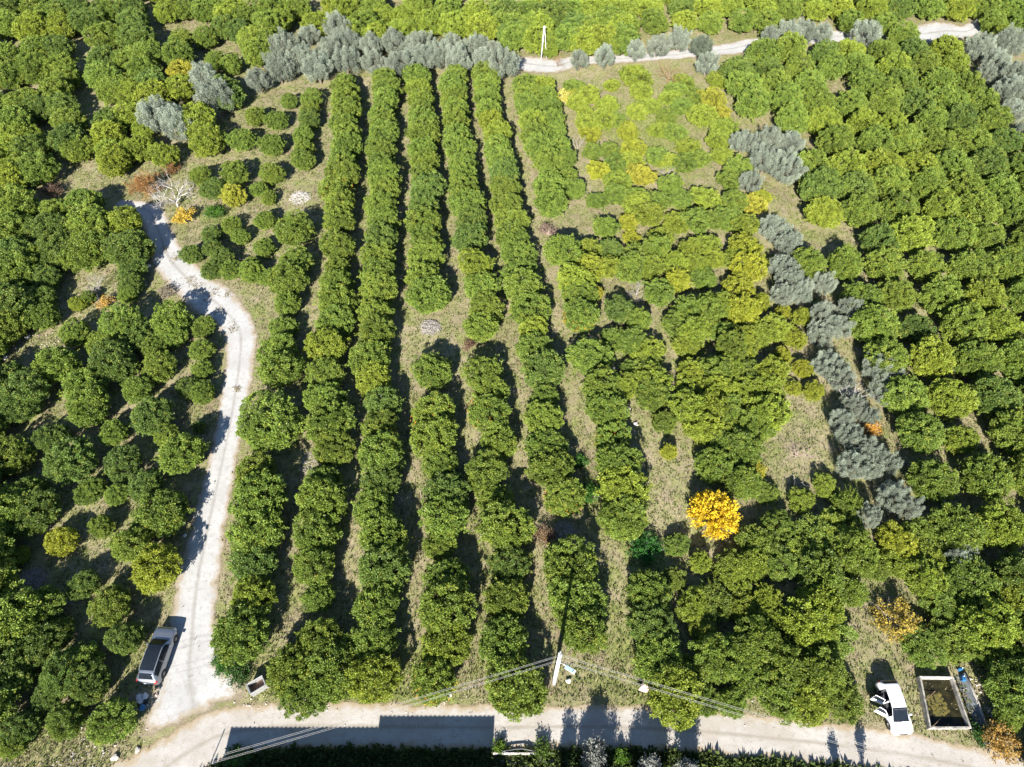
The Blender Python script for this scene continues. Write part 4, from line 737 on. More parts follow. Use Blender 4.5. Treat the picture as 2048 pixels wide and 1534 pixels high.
(14.32,120.94,2.80,4.40,'l'), (13.91,114.86,2.72,4.10,'g'), (-98.50,127.80,2.53,4.14,'g'), (-93.54,127.46,2.39,3.43,'g'), (-83.24,127.39,2.68,4.13,'l'),
(-68.10,127.77,2.86,3.33,'g'), (-62.54,127.74,2.51,3.82,'l'), (-51.36,127.71,2.87,3.94,'l'), (-30.46,127.76,2.80,3.95,'g'), (-25.22,127.67,2.85,3.94,'l'),
(-16.15,127.53,2.73,3.66,'l'), (-10.77,127.67,2.62,3.22,'g'), (5.11,127.46,2.61,4.06,'l'), (10.37,127.54,2.35,4.08,'g'), (-108.80,131.56,2.49,3.54,'g'),
(-104.25,132.26,2.60,4.03,'g'), (-98.48,132.03,2.76,3.54,'g'), (-94.07,131.92,2.86,3.43,'g'), (-87.84,132.38,2.64,3.61,'l'), (-83.38,131.35,2.36,3.74,'g'),
(-78.72,132.35,2.74,3.82,'g'), (-73.54,131.40,2.83,3.73,'l'), (-67.50,131.83,2.46,3.35,'g'), (-62.19,132.69,2.40,3.46,'l'), (-57.25,132.57,2.43,3.43,'g'),
(-51.34,132.12,2.68,3.79,'l'), (-47.01,131.20,2.89,3.99,'g'), (-42.28,132.79,2.74,3.84,'g'), (-36.94,131.46,2.63,3.57,'g'), (-31.23,132.50,2.71,4.06,'g'),
(-26.14,131.78,2.49,3.22,'g'), (-20.42,131.99,2.30,3.43,'g'), (-15.67,131.53,2.79,4.09,'g'), (-9.69,131.93,2.89,3.21,'g'), (-5.01,132.28,2.68,3.82,'g'),
(0.05,132.25,2.42,3.77,'g'), (4.52,132.43,2.40,3.55,'g'), (10.50,132.75,2.86,4.18,'g'), (16.30,131.62,2.64,3.87,'g'), (20.40,131.86,2.55,3.73,'g'),
(-109.86,136.55,2.65,3.73,'g'), (-103.72,137.12,2.88,3.95,'g'), (-98.36,136.58,2.65,3.73,'g'), (-93.80,137.37,2.64,3.76,'l'), (-87.62,137.43,2.62,3.92,'l'),
(-82.52,136.27,2.48,3.40,'g'), (-77.89,136.90,2.44,3.98,'g'), (-72.42,136.32,2.77,3.61,'g'), (-67.24,137.78,2.90,4.00,'g'), (-62.06,137.58,2.72,3.24,'g'),
(-57.43,136.24,2.58,3.73,'g'), (-52.32,136.98,2.34,4.08,'g'), (-46.89,136.76,2.60,3.73,'g'), (-41.41,136.93,2.68,3.29,'g'), (-36.75,136.76,2.49,3.94,'g'),
(-31.03,137.51,2.39,4.17,'g'), (-26.44,136.73,2.38,3.76,'l'), (-20.68,137.74,2.69,3.79,'g'), (-15.86,136.26,2.87,3.73,'l'), (-10.30,137.64,2.49,3.62,'g'),
(-5.55,137.67,2.52,3.48,'g'), (-0.44,136.63,2.59,4.18,'g'), (5.92,136.95,2.82,4.19,'l'), (10.85,137.34,2.78,3.32,'g'), (15.37,137.50,2.58,4.09,'g'),
(20.59,137.56,2.85,3.33,'g'), (-114.73,142.56,2.45,3.84,'g'), (-108.97,142.19,2.85,4.15,'g'), (-104.05,141.43,2.73,3.74,'g'), (-99.14,142.69,2.33,3.52,'g'),
(-94.29,141.82,2.57,3.46,'l'), (-87.80,141.38,2.45,4.17,'g'), (-82.58,141.92,2.36,3.66,'l'), (-78.19,141.49,2.39,4.15,'g'), (-73.58,142.18,2.36,3.95,'g'),
(-66.81,141.46,2.74,3.30,'g'), (-63.12,141.34,2.35,3.59,'l'), (-57.43,142.35,2.32,3.72,'l'), (-51.99,141.96,2.75,4.04,'g'), (-46.27,142.31,2.37,3.31,'g'),
(-42.02,142.15,2.63,3.25,'g'), (-35.82,141.40,2.78,3.96,'g'), (-30.47,141.59,2.59,3.41,'l'), (-26.59,142.18,2.67,4.06,'g'), (-20.07,141.32,2.41,3.77,'g'),
(-15.01,141.38,2.78,4.10,'l'), (-9.63,142.53,2.41,3.40,'g'), (-4.77,142.03,2.37,3.42,'l'), (-0.72,142.38,2.47,3.93,'g'), (5.27,141.77,2.88,3.78,'g'),
(9.71,141.92,2.33,3.88,'g'), (15.72,142.78,2.68,3.38,'l'), (21.35,142.13,2.31,3.35,'l'), (-114.98,146.68,2.71,3.57,'g'), (-109.89,147.21,2.31,4.06,'l'),
(-104.32,147.19,2.46,3.50,'g'), (-99.02,147.46,2.71,3.79,'g'), (-94.21,147.03,2.81,3.50,'l'), (-88.28,147.68,2.63,4.12,'g'), (-83.97,146.76,2.32,3.25,'g'),
(-78.17,146.71,2.88,3.29,'g'), (-72.79,146.96,2.86,3.96,'g'), (-67.77,146.80,2.53,3.30,'l'), (-62.40,146.26,2.57,4.04,'l'), (-57.77,146.75,2.71,3.29,'g'),
(-52.49,147.54,2.90,4.11,'g'), (-47.17,147.74,2.55,3.87,'g'), (-41.01,147.33,2.30,3.26,'l'), (-35.85,147.44,2.56,4.14,'l'), (-31.08,146.49,2.50,3.35,'g'),
(-25.66,147.63,2.81,3.42,'g'), (-20.37,146.32,2.82,3.74,'g'), (-15.61,146.33,2.72,3.37,'l'), (-10.03,146.43,2.62,3.46,'g'), (-4.86,146.94,2.47,3.62,'l'),
(0.06,146.46,2.48,3.56,'g'), (4.51,146.63,2.88,3.47,'l'), (10.09,146.34,2.59,4.07,'g'), (14.88,147.33,2.67,3.68,'l'), (20.33,147.13,2.34,3.67,'l'),
(39.41,10.36,1.07,1.65,'g'), (40.50,19.41,0.94,1.47,'g'), (41.99,14.89,1.24,2.03,'g'), (1.45,11.89,1.19,1.84,'g'), (-0.56,11.87,1.19,2.00,'g')
]

# ------------------------------------------------------------------ helpers
def at(px, py, z=0.0):
    """survey point of the photograph -> place on the ground (or on the level z)"""
    u, v = (px - 1024.0) / 1384.0, (py - 767.0) / 1384.0
    t = (CAM_H - z) / (math.sin(PITCH) + v * math.cos(PITCH))
    return Vector((u * t, (math.cos(PITCH) - v * math.sin(PITCH)) * t, z))

def tag(o, label=None, cat=None, group=None, kind=None):
    if label: o['label'] = label
    if cat: o['category'] = cat
    if group: o['group'] = group
    if kind: o['kind'] = kind
    return o

def empty(name, loc=(0, 0, 0), rz=0.0):
    o = bpy.data.objects.new(name, None)
    o.empty_display_size = 0.3
    COL.objects.link(o)
    o.location = loc
    o.rotation_euler = (0, 0, rz)
    return o

def link(name, mesh, parent=None, loc=None):
    o = bpy.data.objects.new(name, mesh)
    COL.objects.link(o)
    if parent: o.parent = parent
    if loc is not None: o.location = loc
    return o

def np_mesh(name, verts, faces, mat=None, smooth=False):
    """verts (n,3), faces (m,k) with constant k"""
    me = bpy.data.meshes.new(name)
    v = np.asarray(verts, dtype=np.float32); f = np.asarray(faces, dtype=np.int32)
    k = f.shape[1]
    me.vertices.add(len(v)); me.vertices.foreach_set('co', v.ravel())
    me.loops.add(f.size); me.loops.foreach_set('vertex_index', f.ravel())
    me.polygons.add(len(f))
    me.polygons.foreach_set('loop_start', np.arange(0, f.size, k, dtype=np.int32))
    me.polygons.foreach_set('loop_total', np.full(len(f), k, dtype=np.int32))
    me.polygons.foreach_set('use_smooth', np.full(len(f), smooth, dtype=bool))
    me.update(calc_edges=True)
    if mat: me.materials.append(mat)
    return me

def face_attr(me, name, vals):
    a = me.attributes.new(name, 'FLOAT', 'FACE')
    a.data.foreach_set('value', np.asarray(vals, dtype=np.float32))

def point_attr(me, name, vals):
    a = me.attributes.new(name, 'FLOAT', 'POINT')
    a.data.foreach_set('value', np.asarray(vals, dtype=np.float32))

class MB:
    """collects boxes, tubes and polygons; build() links them as one mesh object"""
    def __init__(self): self.v = []; self.f = []
    def add(self, vs, fs):
        n = len(self.v); self.v += [tuple(p) for p in vs]; self.f += [tuple(i + n for i in q) for q in fs]
        return self
    def box(self, c, s, rot=None):
        hx, hy, hz = s[0] / 2, s[1] / 2, s[2] / 2
        vs = [Vector((x, y, z)) for x in (-hx, hx) for y in (-hy, hy) for z in (-hz, hz)]
        if rot: vs = [rot @ p for p in vs]
        c = Vector(c)
        return self.add([p + c for p in vs], [(0, 1, 3, 2), (4, 6, 7, 5), (0, 4, 5, 1), (2, 3, 7, 6), (0, 2, 6, 4), (1, 5, 7, 3)])
    def tube(self, pts, rads, n=6, cap=True):
        pts = [Vector(p) for p in pts]
        if isinstance(rads, (int, float)): rads = [rads] * len(pts)
        vs = []
        up = Vector((0.31, 0.17, 0.93)).normalized()
        for i, p in enumerate(pts):
            d = (pts[min(i + 1, len(pts) - 1)] - pts[max(i - 1, 0)])
            d = d.normalized() if d.length > 1e-9 else Vector((0, 0, 1))
            a = d.cross(up)
            if a.length < 1e-3: a = d.cross(Vector((1, 0, 0)))
            a.normalize(); b = d.cross(a)
            for k in range(n):
                t = 2 * math.pi * k / n
                vs.append(p + (a * math.cos(t) + b * math.sin(t)) * rads[i])
        fs = [(i * n + k, i * n + (k + 1) % n, (i + 1) * n + (k + 1) % n, (i + 1) * n + k) for i in range(len(pts) - 1) for k in range(n)]
        if cap:
            fs.append(tuple(range(n))[::-1]); fs.append(tuple((len(pts) - 1) * n + k for k in range(n)))
        return self.add(vs, fs)
    def mesh(self, name, mat, smooth=False):
        me = bpy.data.meshes.new(name)
        me.from_pydata(self.v, [], self.f); me.update()
        if mat: me.materials.append(mat)
        if smooth: me.polygons.foreach_set('use_smooth', np.ones(len(me.polygons), dtype=bool))
        return me
    def build(self, name, mat, parent=None, smooth=False, bevel=0.0, loc=None):
        o = link(name, self.mesh(name, mat, smooth), parent, loc)
        if bevel:
            m = o.modifiers.new('bevel', 'BEVEL'); m.width = bevel; m.segments = 2; m.limit_method = 'ANGLE'
        return o

# ------------------------------------------------------------------ materials
MATS = {}
class NT:
    def __init__(self, name):
        self.m = bpy.data.materials.new(name); self.m.use_nodes = True
        self.t = self.m.node_tree; self.n = self.t.nodes
        self.b = self.n['Principled BSDF']; self.out = self.n['Material Output']
    def new(self, typ, **kw):
        nd = self.n.new(typ)
        for k, v in kw.items(): setattr(nd, k, v)
        return nd
    def lk(self, a, b): self.t.links.new(a, b)
    def val(self, sock, v):
        if hasattr(v, 'is_linked') or hasattr(v, 'links'): self.lk(v, sock)
        else: sock.default_value = v
    def noise(self, scale, detail=4, rough=.55, vec=None, dist=0.0):
        nd = self.new('ShaderNodeTexNoise'); nd.inputs['Scale'].default_value = scale
        nd.inputs['Detail'].default_value = detail; nd.inputs['Roughness'].default_value = rough; nd.inputs['Distortion'].default_value = dist
        if vec is not None: self.lk(vec, nd.inputs['Vector'])
        return nd.outputs['Fac']
    def ramp(self, fac, a, b):
        nd = self.new('ShaderNodeMapRange'); nd.interpolation_type = 'SMOOTHSTEP'
        self.val(nd.inputs['Value'], fac); nd.inputs['From Min'].default_value = a; nd.inputs['From Max'].default_value = b
        return nd.outputs['Result']
    def mix(self, fac, a, b, blend='MIX'):
        nd = self.new('ShaderNodeMix', data_type='RGBA', blend_type=blend)
        self.val(nd.inputs['Factor'], fac)
        for s, v in ((nd.inputs['A'], a), (nd.inputs['B'], b)):
            pass
        A, B = nd.inputs[6], nd.inputs[7]
        for s, v in ((A, a), (B, b)):
            if isinstance(v, tuple): s.default_value = (*v, 1.0) if len(v) == 3 else v
            else: self.lk(v, s)
        return nd.outputs[2]
    def math(self, op, a, b=0.0):
        nd = self.new('ShaderNodeMath', operation=op); self.val(nd.inputs[0], a); self.val(nd.inputs[1], b)
        return nd.outputs[0]
    def attr(self, name, typ='GEOMETRY'):
        nd = self.new('ShaderNodeAttribute', attribute_type=typ, attribute_name=name)
        return nd
    def pos(self): return self.new('ShaderNodeNewGeometry').outputs['Position']
    def bump(self, h, strength=.4, dist=.05):
        nd = self.new('ShaderNodeBump'); nd.inputs['Strength'].default_value = strength; nd.inputs['Distance'].default_value = dist
        self.lk(h, nd.inputs['Height']); self.lk(nd.outputs['Normal'], self.b.inputs['Normal'])

def simple(name, col, rough=.6, metal=0.0, spec=.5, var=.15, scale=6.0, coat=0.0):
    t = NT(name)
    oc = t.new('ShaderNodeTexCoord').outputs['Object']
    nz = t.noise(scale, 5, .6, oc)
    dark = tuple(c * (1 - var) for c in col); lite = tuple(min(1, c * (1 + var)) for c in col)
    t.lk(t.mix(t.ramp(nz, .3, .7), dark, lite), t.b.inputs['Base Color'])
    t.b.inputs['Roughness'].default_value = rough; t.b.inputs['Metallic'].default_value = metal
    t.b.inputs['Specular IOR Level'].default_value = spec
    if coat: t.b.inputs['Coat Weight'].default_value = coat; t.b.inputs['Coat Roughness'].default_value = .05
    MATS[name] = t.m
    return t.m

def leaf_material(name, far=False, trans=.28, yellow_and_lit=.22, sat=1.0, rough=.5, spec=.35):
    """leaf colour comes from the tree's own tint; each leaf varies a little around it"""
    t = NT(name)
    tint = t.attr('tint', 'INSTANCER').outputs['Color'] if far else t.new('ShaderNodeObjectInfo').outputs['Color']
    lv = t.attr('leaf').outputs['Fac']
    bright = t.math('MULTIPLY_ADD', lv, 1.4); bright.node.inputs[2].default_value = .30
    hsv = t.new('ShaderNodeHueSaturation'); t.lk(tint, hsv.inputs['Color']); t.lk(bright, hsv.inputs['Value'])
    # a few leaves turn yellow; the share is raised to imitate yellow-lit leaves
    yl = t.ramp(lv, 1.0 - yellow_and_lit, 1.0)
    col = t.mix(t.math('MULTIPLY', yl, .6), hsv.outputs['Color'], (.34, .27, .035))
    t.lk(col, t.b.inputs['Base Color'])
    t.b.inputs['Roughness'].default_value = rough; t.b.inputs['Specular IOR Level'].default_value = spec
    tr = t.new('ShaderNodeBsdfTranslucent')
    t.lk(t.mix(.35, col, (.30, .36, .03)) if name.startswith(('citrus', 'fruit')) else col, tr.inputs['Color'])
    ms = t.new('ShaderNodeMixShader'); ms.inputs[0].default_value = trans
    t.lk(t.b.outputs[0], ms.inputs[1]); t.lk(tr.outputs[0], ms.inputs[2]); t.lk(ms.outputs[0], t.out.inputs['Surface'])
    MATS[name] = t.m
    return t.m

def soil_color(t):
    """dry orchard soil with litter; green where the 'green' attribute says weeds grow"""
    p = t.pos()
    big = t.noise(.11, 5, .6, p); mid = t.noise(.9, 6, .65, p); fine = t.noise(7.0, 5, .7, p)
    c = t.mix(t.ramp(big, .38, .62), (.215, .178, .116), (.30, .252, .168))
    c = t.mix(t.math('MULTIPLY', t.ramp(mid, .45, .7), .7), c, (.34, .29, .195))
    c = t.mix(t.math('MULTIPLY', t.ramp(fine, .5, .75), .55), c, (.15, .115, .075))
    v = t.new('ShaderNodeTexVoronoi'); v.inputs['Scale'].default_value = 2.3; t.lk(p, v.inputs['Vector'])
    c = t.mix(t.math('MULTIPLY', t.ramp(v.outputs['Distance'], .22, .05), .35), c, (.42, .36, .27))
    st = t.noise(.33, 7, .72, p, .6)
    c = t.mix(t.math('MULTIPLY', t.ramp(st, .5, .68), .6), c, (.30, .275, .155))
    c = t.mix(t.math('MULTIPLY', t.ramp(t.noise(1.7, 6, .75, p, .4), .56, .72), .5), c, (.165, .135, .085))
    g = t.attr('green').outputs['Fac']
    gn = t.math('ADD', g, t.math('MULTIPLY', t.math('SUBTRACT', t.noise(.55, 6, .7, p), .5), 1.3))
    gcol = t.mix(t.ramp(t.noise(3.0, 4, .6, p), .35, .65), (.12, .16, .036), (.24, .255, .085))
    c = t.mix(t.math('MULTIPLY', t.ramp(gn, .28, .75), .85), c, gcol)
    return c, fine, mid

def build_materials():
    t = NT('soil')
    c, fine, mid = soil_color(t)
    t.lk(c, t.b.inputs['Base Color']); t.b.inputs['Roughness'].default_value = .95; t.b.inputs['Specular IOR Level'].default_value = .1
    t.bump(t.math('ADD', fine, mid), .7, .12)
    MATS['soil'] = t.m
    for nm, c1, c2, c3, ec in (('track_gravel', (.37, .366, .355), (.435, .432, .422), (.26, .245, .22), (.31, .26, .19)),
                               ('road_gravel', (.35, .322, .285), (.41, .392, .365), (.255, .225, .185), (.31, .25, .165))):
        t = NT(nm)
        p = t.pos()
        a = t.noise(.35, 6, .6, p); b = t.noise(2.2, 6, .7, p); f = t.noise(14.0, 4, .7, p)
        c = t.mix(t.ramp(a, .35, .65), c1, c2)
        c = t.mix(t.math('MULTIPLY', t.ramp(b, .48, .72), .65), c, c3)
        c = t.mix(t.math('MULTIPLY', t.ramp(f, .5, .72), .5), c, c3)
        e = t.attr('edge').outputs['Fac']                      # 0 in the middle .. 1 at the rim
        wob = t.math('MULTIPLY', t.math('SUBTRACT', t.noise(.8, 5, .7, p), .5), .9)
        wheel = t.attr('rut').outputs['Fac']
        c = t.mix(t.math('MULTIPLY', t.ramp(t.math('ADD', wheel, t.math('MULTIPLY', wob, .8)), .45, .95), .75), c, c3)
        c = t.mix(t.ramp(t.math('ADD', e, wob), .52, .8), c, ec)
        hole = t.ramp(t.math('ADD', e, t.math('MULTIPLY', wob, .8)), .76, .94)      # ragged rim: the sheet thins out over the soil
        tb = t.new('ShaderNodeBsdfTransparent'); ms = t.new('ShaderNodeMixShader'); t.lk(hole, ms.inputs[0])
        t.lk(t.b.outputs[0], ms.inputs[1]); t.lk(tb.outputs[0], ms.inputs[2]); t.lk(ms.outputs[0], t.out.inputs['Surface'])
        t.lk(c, t.b.inputs['Base Color']); t.b.inputs['Roughness'].default_value = .92; t.b.inputs['Specular IOR Level'].default_value = .12
        t.bump(t.math('ADD', f, b), .45, .05)
        MATS[nm] = t.m
    leaf_material('citrus_leaf', rough=.45, spec=.3)
    leaf_material('citrus_leaf_far', far=True, rough=.45, spec=.3)
    leaf_material('fruit_leaf', trans=.34, rough=.45, spec=.4)
    leaf_material('olive_leaf', trans=.12, yellow_and_lit=.0, rough=.6, spec=.25)
    leaf_material('dry_leaf', trans=.3, yellow_and_lit=.1, rough=.7, spec=.15)
    leaf_material('weed_leaf', trans=.3, yellow_and_lit=.1, rough=.7, spec=.15)
    simple('bark', (.16, .125, .095), .9, var=.35, scale=9)
    simple('pale_bark', (.52, .49, .46), .85, var=.2, scale=9)
    simple('grey_twig', (.36, .33, .31), .9, var=.3, scale=5)
    simple('rust_twig', (.27, .155, .075), .9, var=.35, scale=4)
    simple('pink_twig', (.36, .27, .23), .9, var=.3, scale=4)
    simple('concrete', (.27, .255, .225), .9, var=.55, scale=2.2)
    simple('pale_concrete', (.46, .435, .385), .9, var=.35, scale=2.2)
    simple('dark_concrete', (.17, .165, .15), .9, var=.35, scale=3)
    simple('whitewash', (.70, .68, .65), .8, var=.12, scale=4)
    simple('silver_paint', (.25, .275, .31), .3, metal=.7, var=.04, scale=3, coat=.7)
    simple('white_paint', (.78, .79, .80), .3, var=.03, scale=3, coat=.7)
    simple('car_glass', (.012, .016, .022), .12, var=.2, spec=.35)
    simple('black_trim', (.02, .02, .022), .5, var=.2)
    simple('tyre_rubber', (.018, .018, .018), .85, var=.2)
    simple('rim_metal', (.30, .30, .31), .35, metal=.8, var=.1)
    simple('tail_red', (.34, .015, .012), .25, var=.1, coat=.5)
    simple('lamp_clear', (.62, .64, .66), .15, var=.08, coat=.6)
    simple('seat_cloth', (.045, .045, .05), .9, var=.3)
    simple('galvanised', (.50, .50, .50), .45, metal=.5, var=.15)
    simple('rusty_steel', (.13, .075, .05), .8, var=.4, scale=5)
    simple('wire_metal', (.30, .29, .28), .6, metal=.0, var=.1)
    simple('black_plastic', (.02, .022, .024), .45, var=.4, scale=2)
    simple('grey_sheet', (.11, .12, .125), .55, var=.5, scale=2.5)
    simple('blue_plastic', (.03, .15, .34), .35, var=.15)
    simple('lamp_blue', (.30, .48, .62), .4, var=.1)
    simple('stone', (.42, .385, .34), .9, var=.3, scale=3)
    simple('white_stone', (.66, .62, .57), .9, var=.2, scale=3)
    simple('pink_cloth', (.55, .40, .36), .9, var=.2)
    simple('orange_peel', (.75, .27, .02), .45, var=.15)
    simple('plaster', (.55, .50, .43), .9, var=.2, scale=1)
    simple('roof_sheet', (.30, .30, .31), .5, metal=.4, var=.2, scale=1)
    simple('timber', (.25, .17, .10), .8, var=.3)
    simple('paper_litter', (.62, .60, .60), .8, var=.4, scale=8)
    t = NT('pond_water')
    p = t.pos()
    w = t.noise(1.2, 4, .6, p)
    t.lk(t.mix(t.ramp(w, .35, .7), (.012, .011, .006), (.035, .032, .012)), t.b.inputs['Base Color'])
    t.b.inputs['Roughness'].default_value = .08; t.b.inputs['IOR'].default_value = 1.33
    t.bump(t.noise(3.5, 3, .5, p), .08, .03)
    MATS['pond_water'] = t.m
    t = NT('algae')
    t.lk(t.mix(t.ramp(t.noise(4, 5, .7, t.pos()), .35, .65), (.055, .05, .01), (.13, .105, .015)), t.b.inputs['Base Color'])
    t.b.inputs['Roughness'].default_value = .8
    MATS['algae'] = t.m
build_materials()
M = MATS

TINT = {'g': (.158, .226, .037), 'd': (.120, .184, .038), 'l': (.214, .275, .036), 'ly': (.275, .305, .032), 'y': (.33, .325, .04), 'o': (.62, .33, .02), 'v': (.228, .260, .198)}
def tint(code, rnd, olive=False):
    if olive and code == 'd': base = (.14, .17, .12)
    else: base = TINT.get(code, TINT['g'])
    k = rnd.uniform(.88, 1.14) if not olive else rnd.uniform(.82, 1.1); s = rnd.uniform(.95, 1.06) if not olive else rnd.uniform(.99, 1.01)
    return (base[0] * k * s, base[1] * k, base[2] * k / s, 1.0)

# ------------------------------------------------------------------ leaf clouds and branches
def unit(n, rng):
    d = rng.normal(size=(n, 3)); d /= np.linalg.norm(d, axis=1, keepdims=True); return d
def norm(a): return a / np.maximum(np.linalg.norm(a, axis=1, keepdims=True), 1e-9)

def leaf_cloud(name, pos, axis, length, width, mat, rng, val=None, fold=.12):
    """one rhombic, slightly folded leaf for each row of pos"""
    n = len(pos)
    axis = norm(axis); side = norm(np.cross(axis, unit(n, rng))); nor = np.cross(side, axis)
    L = np.asarray(length).reshape(-1, 1) * np.ones((n, 1)); W = np.asarray(width).reshape(-1, 1) * np.ones((n, 1))
    v = np.empty((n, 4, 3), dtype=np.float32)
    v[:, 0] = pos
    mid = pos + axis * L * .5 + nor * L * fold
    v[:, 1] = mid + side * W * .5
    v[:, 2] = pos + axis * L
    v[:, 3] = mid - side * W * .5
    me = np_mesh(name, v.reshape(-1, 3), np.arange(n * 4).reshape(n, 4), mat)
    face_attr(me, 'leaf', rng.random(n) if val is None else val)
    return me

def lumpy(d, rng, n=22, amp=.16, k=9.0):
    b = unit(n, rng); b[:, 2] = np.abs(b[:, 2]) * .9 + b[:, 2] * .1; b = norm(b)
    a = rng.uniform(-.6, 1.0, n) * amp
    return 1 + (a[None, :] * np.exp(-k * (1 - d @ b.T))).sum(1)

CR, CHT = 2.2, 3.6                                               # size the citrus crowns are drawn at
def dome_points(n, rng, low=-.62):
    """n well spread directions on a dome"""
    k = np.arange(n) + .5; z = 1 - (1 - low) * k / n; a = k * 2.399963 + rng.uniform(0, 6.28)
    r = np.sqrt(1 - z * z); d = np.stack([np.cos(a) * r, np.sin(a) * r, z], 1)
    return norm(d + rng.normal(size=(n, 3)) * .13)

def citrus_crown(seed, loose=False):
    """a dome of leafy clumps with dark gaps between them, a few shoots breaking the outline"""
    rng = np.random.default_rng(seed)
    nc = 250 if not loose else 150
    d = dome_points(nc, rng)
    e = np.array([CR, CR, CHT * .48])
    lum = lumpy(d, rng, 12, (.2 + .12 * rng.random()) if not loose else .36, 5)
    d = norm(d + np.array([rng.normal() * .06, rng.normal() * .06, 0]))
    rad = rng.uniform(.70, 1.0, nc) * lum * (.84 if not loose else .84)
    box = 1.0 / (np.abs(d) ** 2.12).sum(1) ** (1 / 2.12)
    c = d * (rad * box)[:, None] * e; c[:, 2] += CHT * .47
    cr = rng.uniform(.15, .33, nc) * (1.0 if not loose else 1.3)
    P, A, L, V = [], [], [], []
    for q in range(nc):
        m = int((62 if not loose else 64) * cr[q] / .24)
        u = norm(unit(m, rng) + d[q] * .75 + np.array([0, 0, .25]))
        P.append(c[q] + u * (cr[q] * rng.uniform(.45, 1.12, m) ** .7)[:, None] * np.array([1, 1, .85]))
        A.append(norm(u * .55 + d[q] * .2 + unit(m, rng) * .95))
        L.append(rng.uniform(.12, .21, m) * (1.0 if not loose else 1.25))
        V.append(np.clip(rng.random() * .5 + rng.random(m) * .55, 0, 1))
    for q in range(16 if not loose else 22):                       # shoots
        b = d[rng.integers(0, nc)]; b = norm((b + np.array([0, 0, .3]))[None] + rng.normal(size=(1, 3)) * .2)[0]
        m = 34; t = rng.uniform(.82, 1.16 if not loose else 1.25, m)
        p = b * e * t[:, None] * .93; p[:, 2] += CHT * .47
        P.append(p + rng.normal(size=(m, 3)) * .07); A.append(norm(b + unit(m, rng) * .9)); L.append(rng.uniform(.13, .22, m)); V.append(np.clip(.3 + rng.random(m) * .7, 0, 1))
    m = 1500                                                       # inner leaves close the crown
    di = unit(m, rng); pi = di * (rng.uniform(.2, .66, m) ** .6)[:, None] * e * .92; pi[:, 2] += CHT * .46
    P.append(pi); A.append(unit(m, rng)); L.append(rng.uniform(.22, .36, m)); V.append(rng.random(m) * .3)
    P, A, L, V = (np.concatenate(q) for q in (P, A, L, V))
    P[:, 2] = np.maximum(P[:, 2], .10)
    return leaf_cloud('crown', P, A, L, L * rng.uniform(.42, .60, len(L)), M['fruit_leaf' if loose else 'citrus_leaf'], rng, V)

def olive_crown(seed):
    """feathery upright plumes on an irregular crown"""
    rng = np.random.default_rng(seed)
    nc = 52; d = dome_points(nc, rng, -.45)
    e = np.array([CR, CR, CHT * .5])
    lum = lumpy(d, rng, 8, .42, 4)
    c = d * (rng.uniform(.55, .86, nc) * lum * .95)[:, None] * e; c[:, 2] += CHT * .47
    P, A, V = [], [], []
    for q in range(nc):
        m = 430; w = rng.uniform(.24, .42); hh = w * rng.uniform(1.2, 2.0)
        u = unit(m, rng)
        lean = norm((d[q] * .55 + np.array([0, 0, .8]))[None])[0]
        t = rng.uniform(-1, 1, m)
        p = c[q] + lean * (t * hh)[:, None] + u * (w * np.sqrt(np.maximum(0, 1 - t * t)) * rng.uniform(.3, 1.3, m))[:, None]
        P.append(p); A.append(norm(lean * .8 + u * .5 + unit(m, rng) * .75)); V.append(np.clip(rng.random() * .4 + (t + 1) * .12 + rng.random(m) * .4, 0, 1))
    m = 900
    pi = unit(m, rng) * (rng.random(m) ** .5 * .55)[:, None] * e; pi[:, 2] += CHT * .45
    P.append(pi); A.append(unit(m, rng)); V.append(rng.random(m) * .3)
    P = np.concatenate(P); A = np.concatenate(A); V = np.concatenate(V); n = len(P)
    P[:, 2] = np.maximum(P[:, 2], .3)
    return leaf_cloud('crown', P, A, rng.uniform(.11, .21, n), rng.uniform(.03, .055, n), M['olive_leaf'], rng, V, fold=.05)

def branch_tree(mb, rng, base, direction, length, radius, depth, spread=.6, kids=3, n=5, up=.15):
    pts = [Vector(base)]; d = Vector(direction).normalized(); segs = 3
    for i in range(segs):
        d = (d + Vector(rng.normal(size=3)) * .16 + Vector((0, 0, up * .4))).normalized()
        pts.append(pts[-1] + d * (length / segs))
    mb.tube(pts, [radius * (1 - .5 * i / segs) for i in range(segs + 1)], n if depth > 1 else 3, cap=False)
    if depth <= 0: return
    for k in range(kids):
        j = 1 + int(rng.integers(0, segs)) if k else segs
        nd = (d + Vector(unit(1, rng)[0]) * spread * 1.3 + Vector((0, 0, up))).normalized()
        branch_tree(mb, rng, pts[j], nd, length * rng.uniform(.58, .8), radius * .5, depth - 1, spread, kids, n, up)

def trunk_mesh(seed, height, radius, limbs=4, mat='bark'):
    rng = np.random.default_rng(seed); mb = MB()
    top = Vector((rng.normal() * .06, rng.normal() * .06, height * .28))
    mb.tube([(0, 0, -.08), (0, 0, .05), top * .6, top], [radius * 1.35, radius * 1.1, radius * .95, radius * .85], 7)
    for k in range(limbs):
        a = 2 * math.pi * k / limbs + rng.uniform(-.4, .4)
        branch_tree(mb, rng, top, (math.cos(a) * .8, math.sin(a) * .8, 1.0), height * .36, radius * .55, 1, .6, 2, 5, .2)
    return mb.mesh('trunk', M[mat], True)

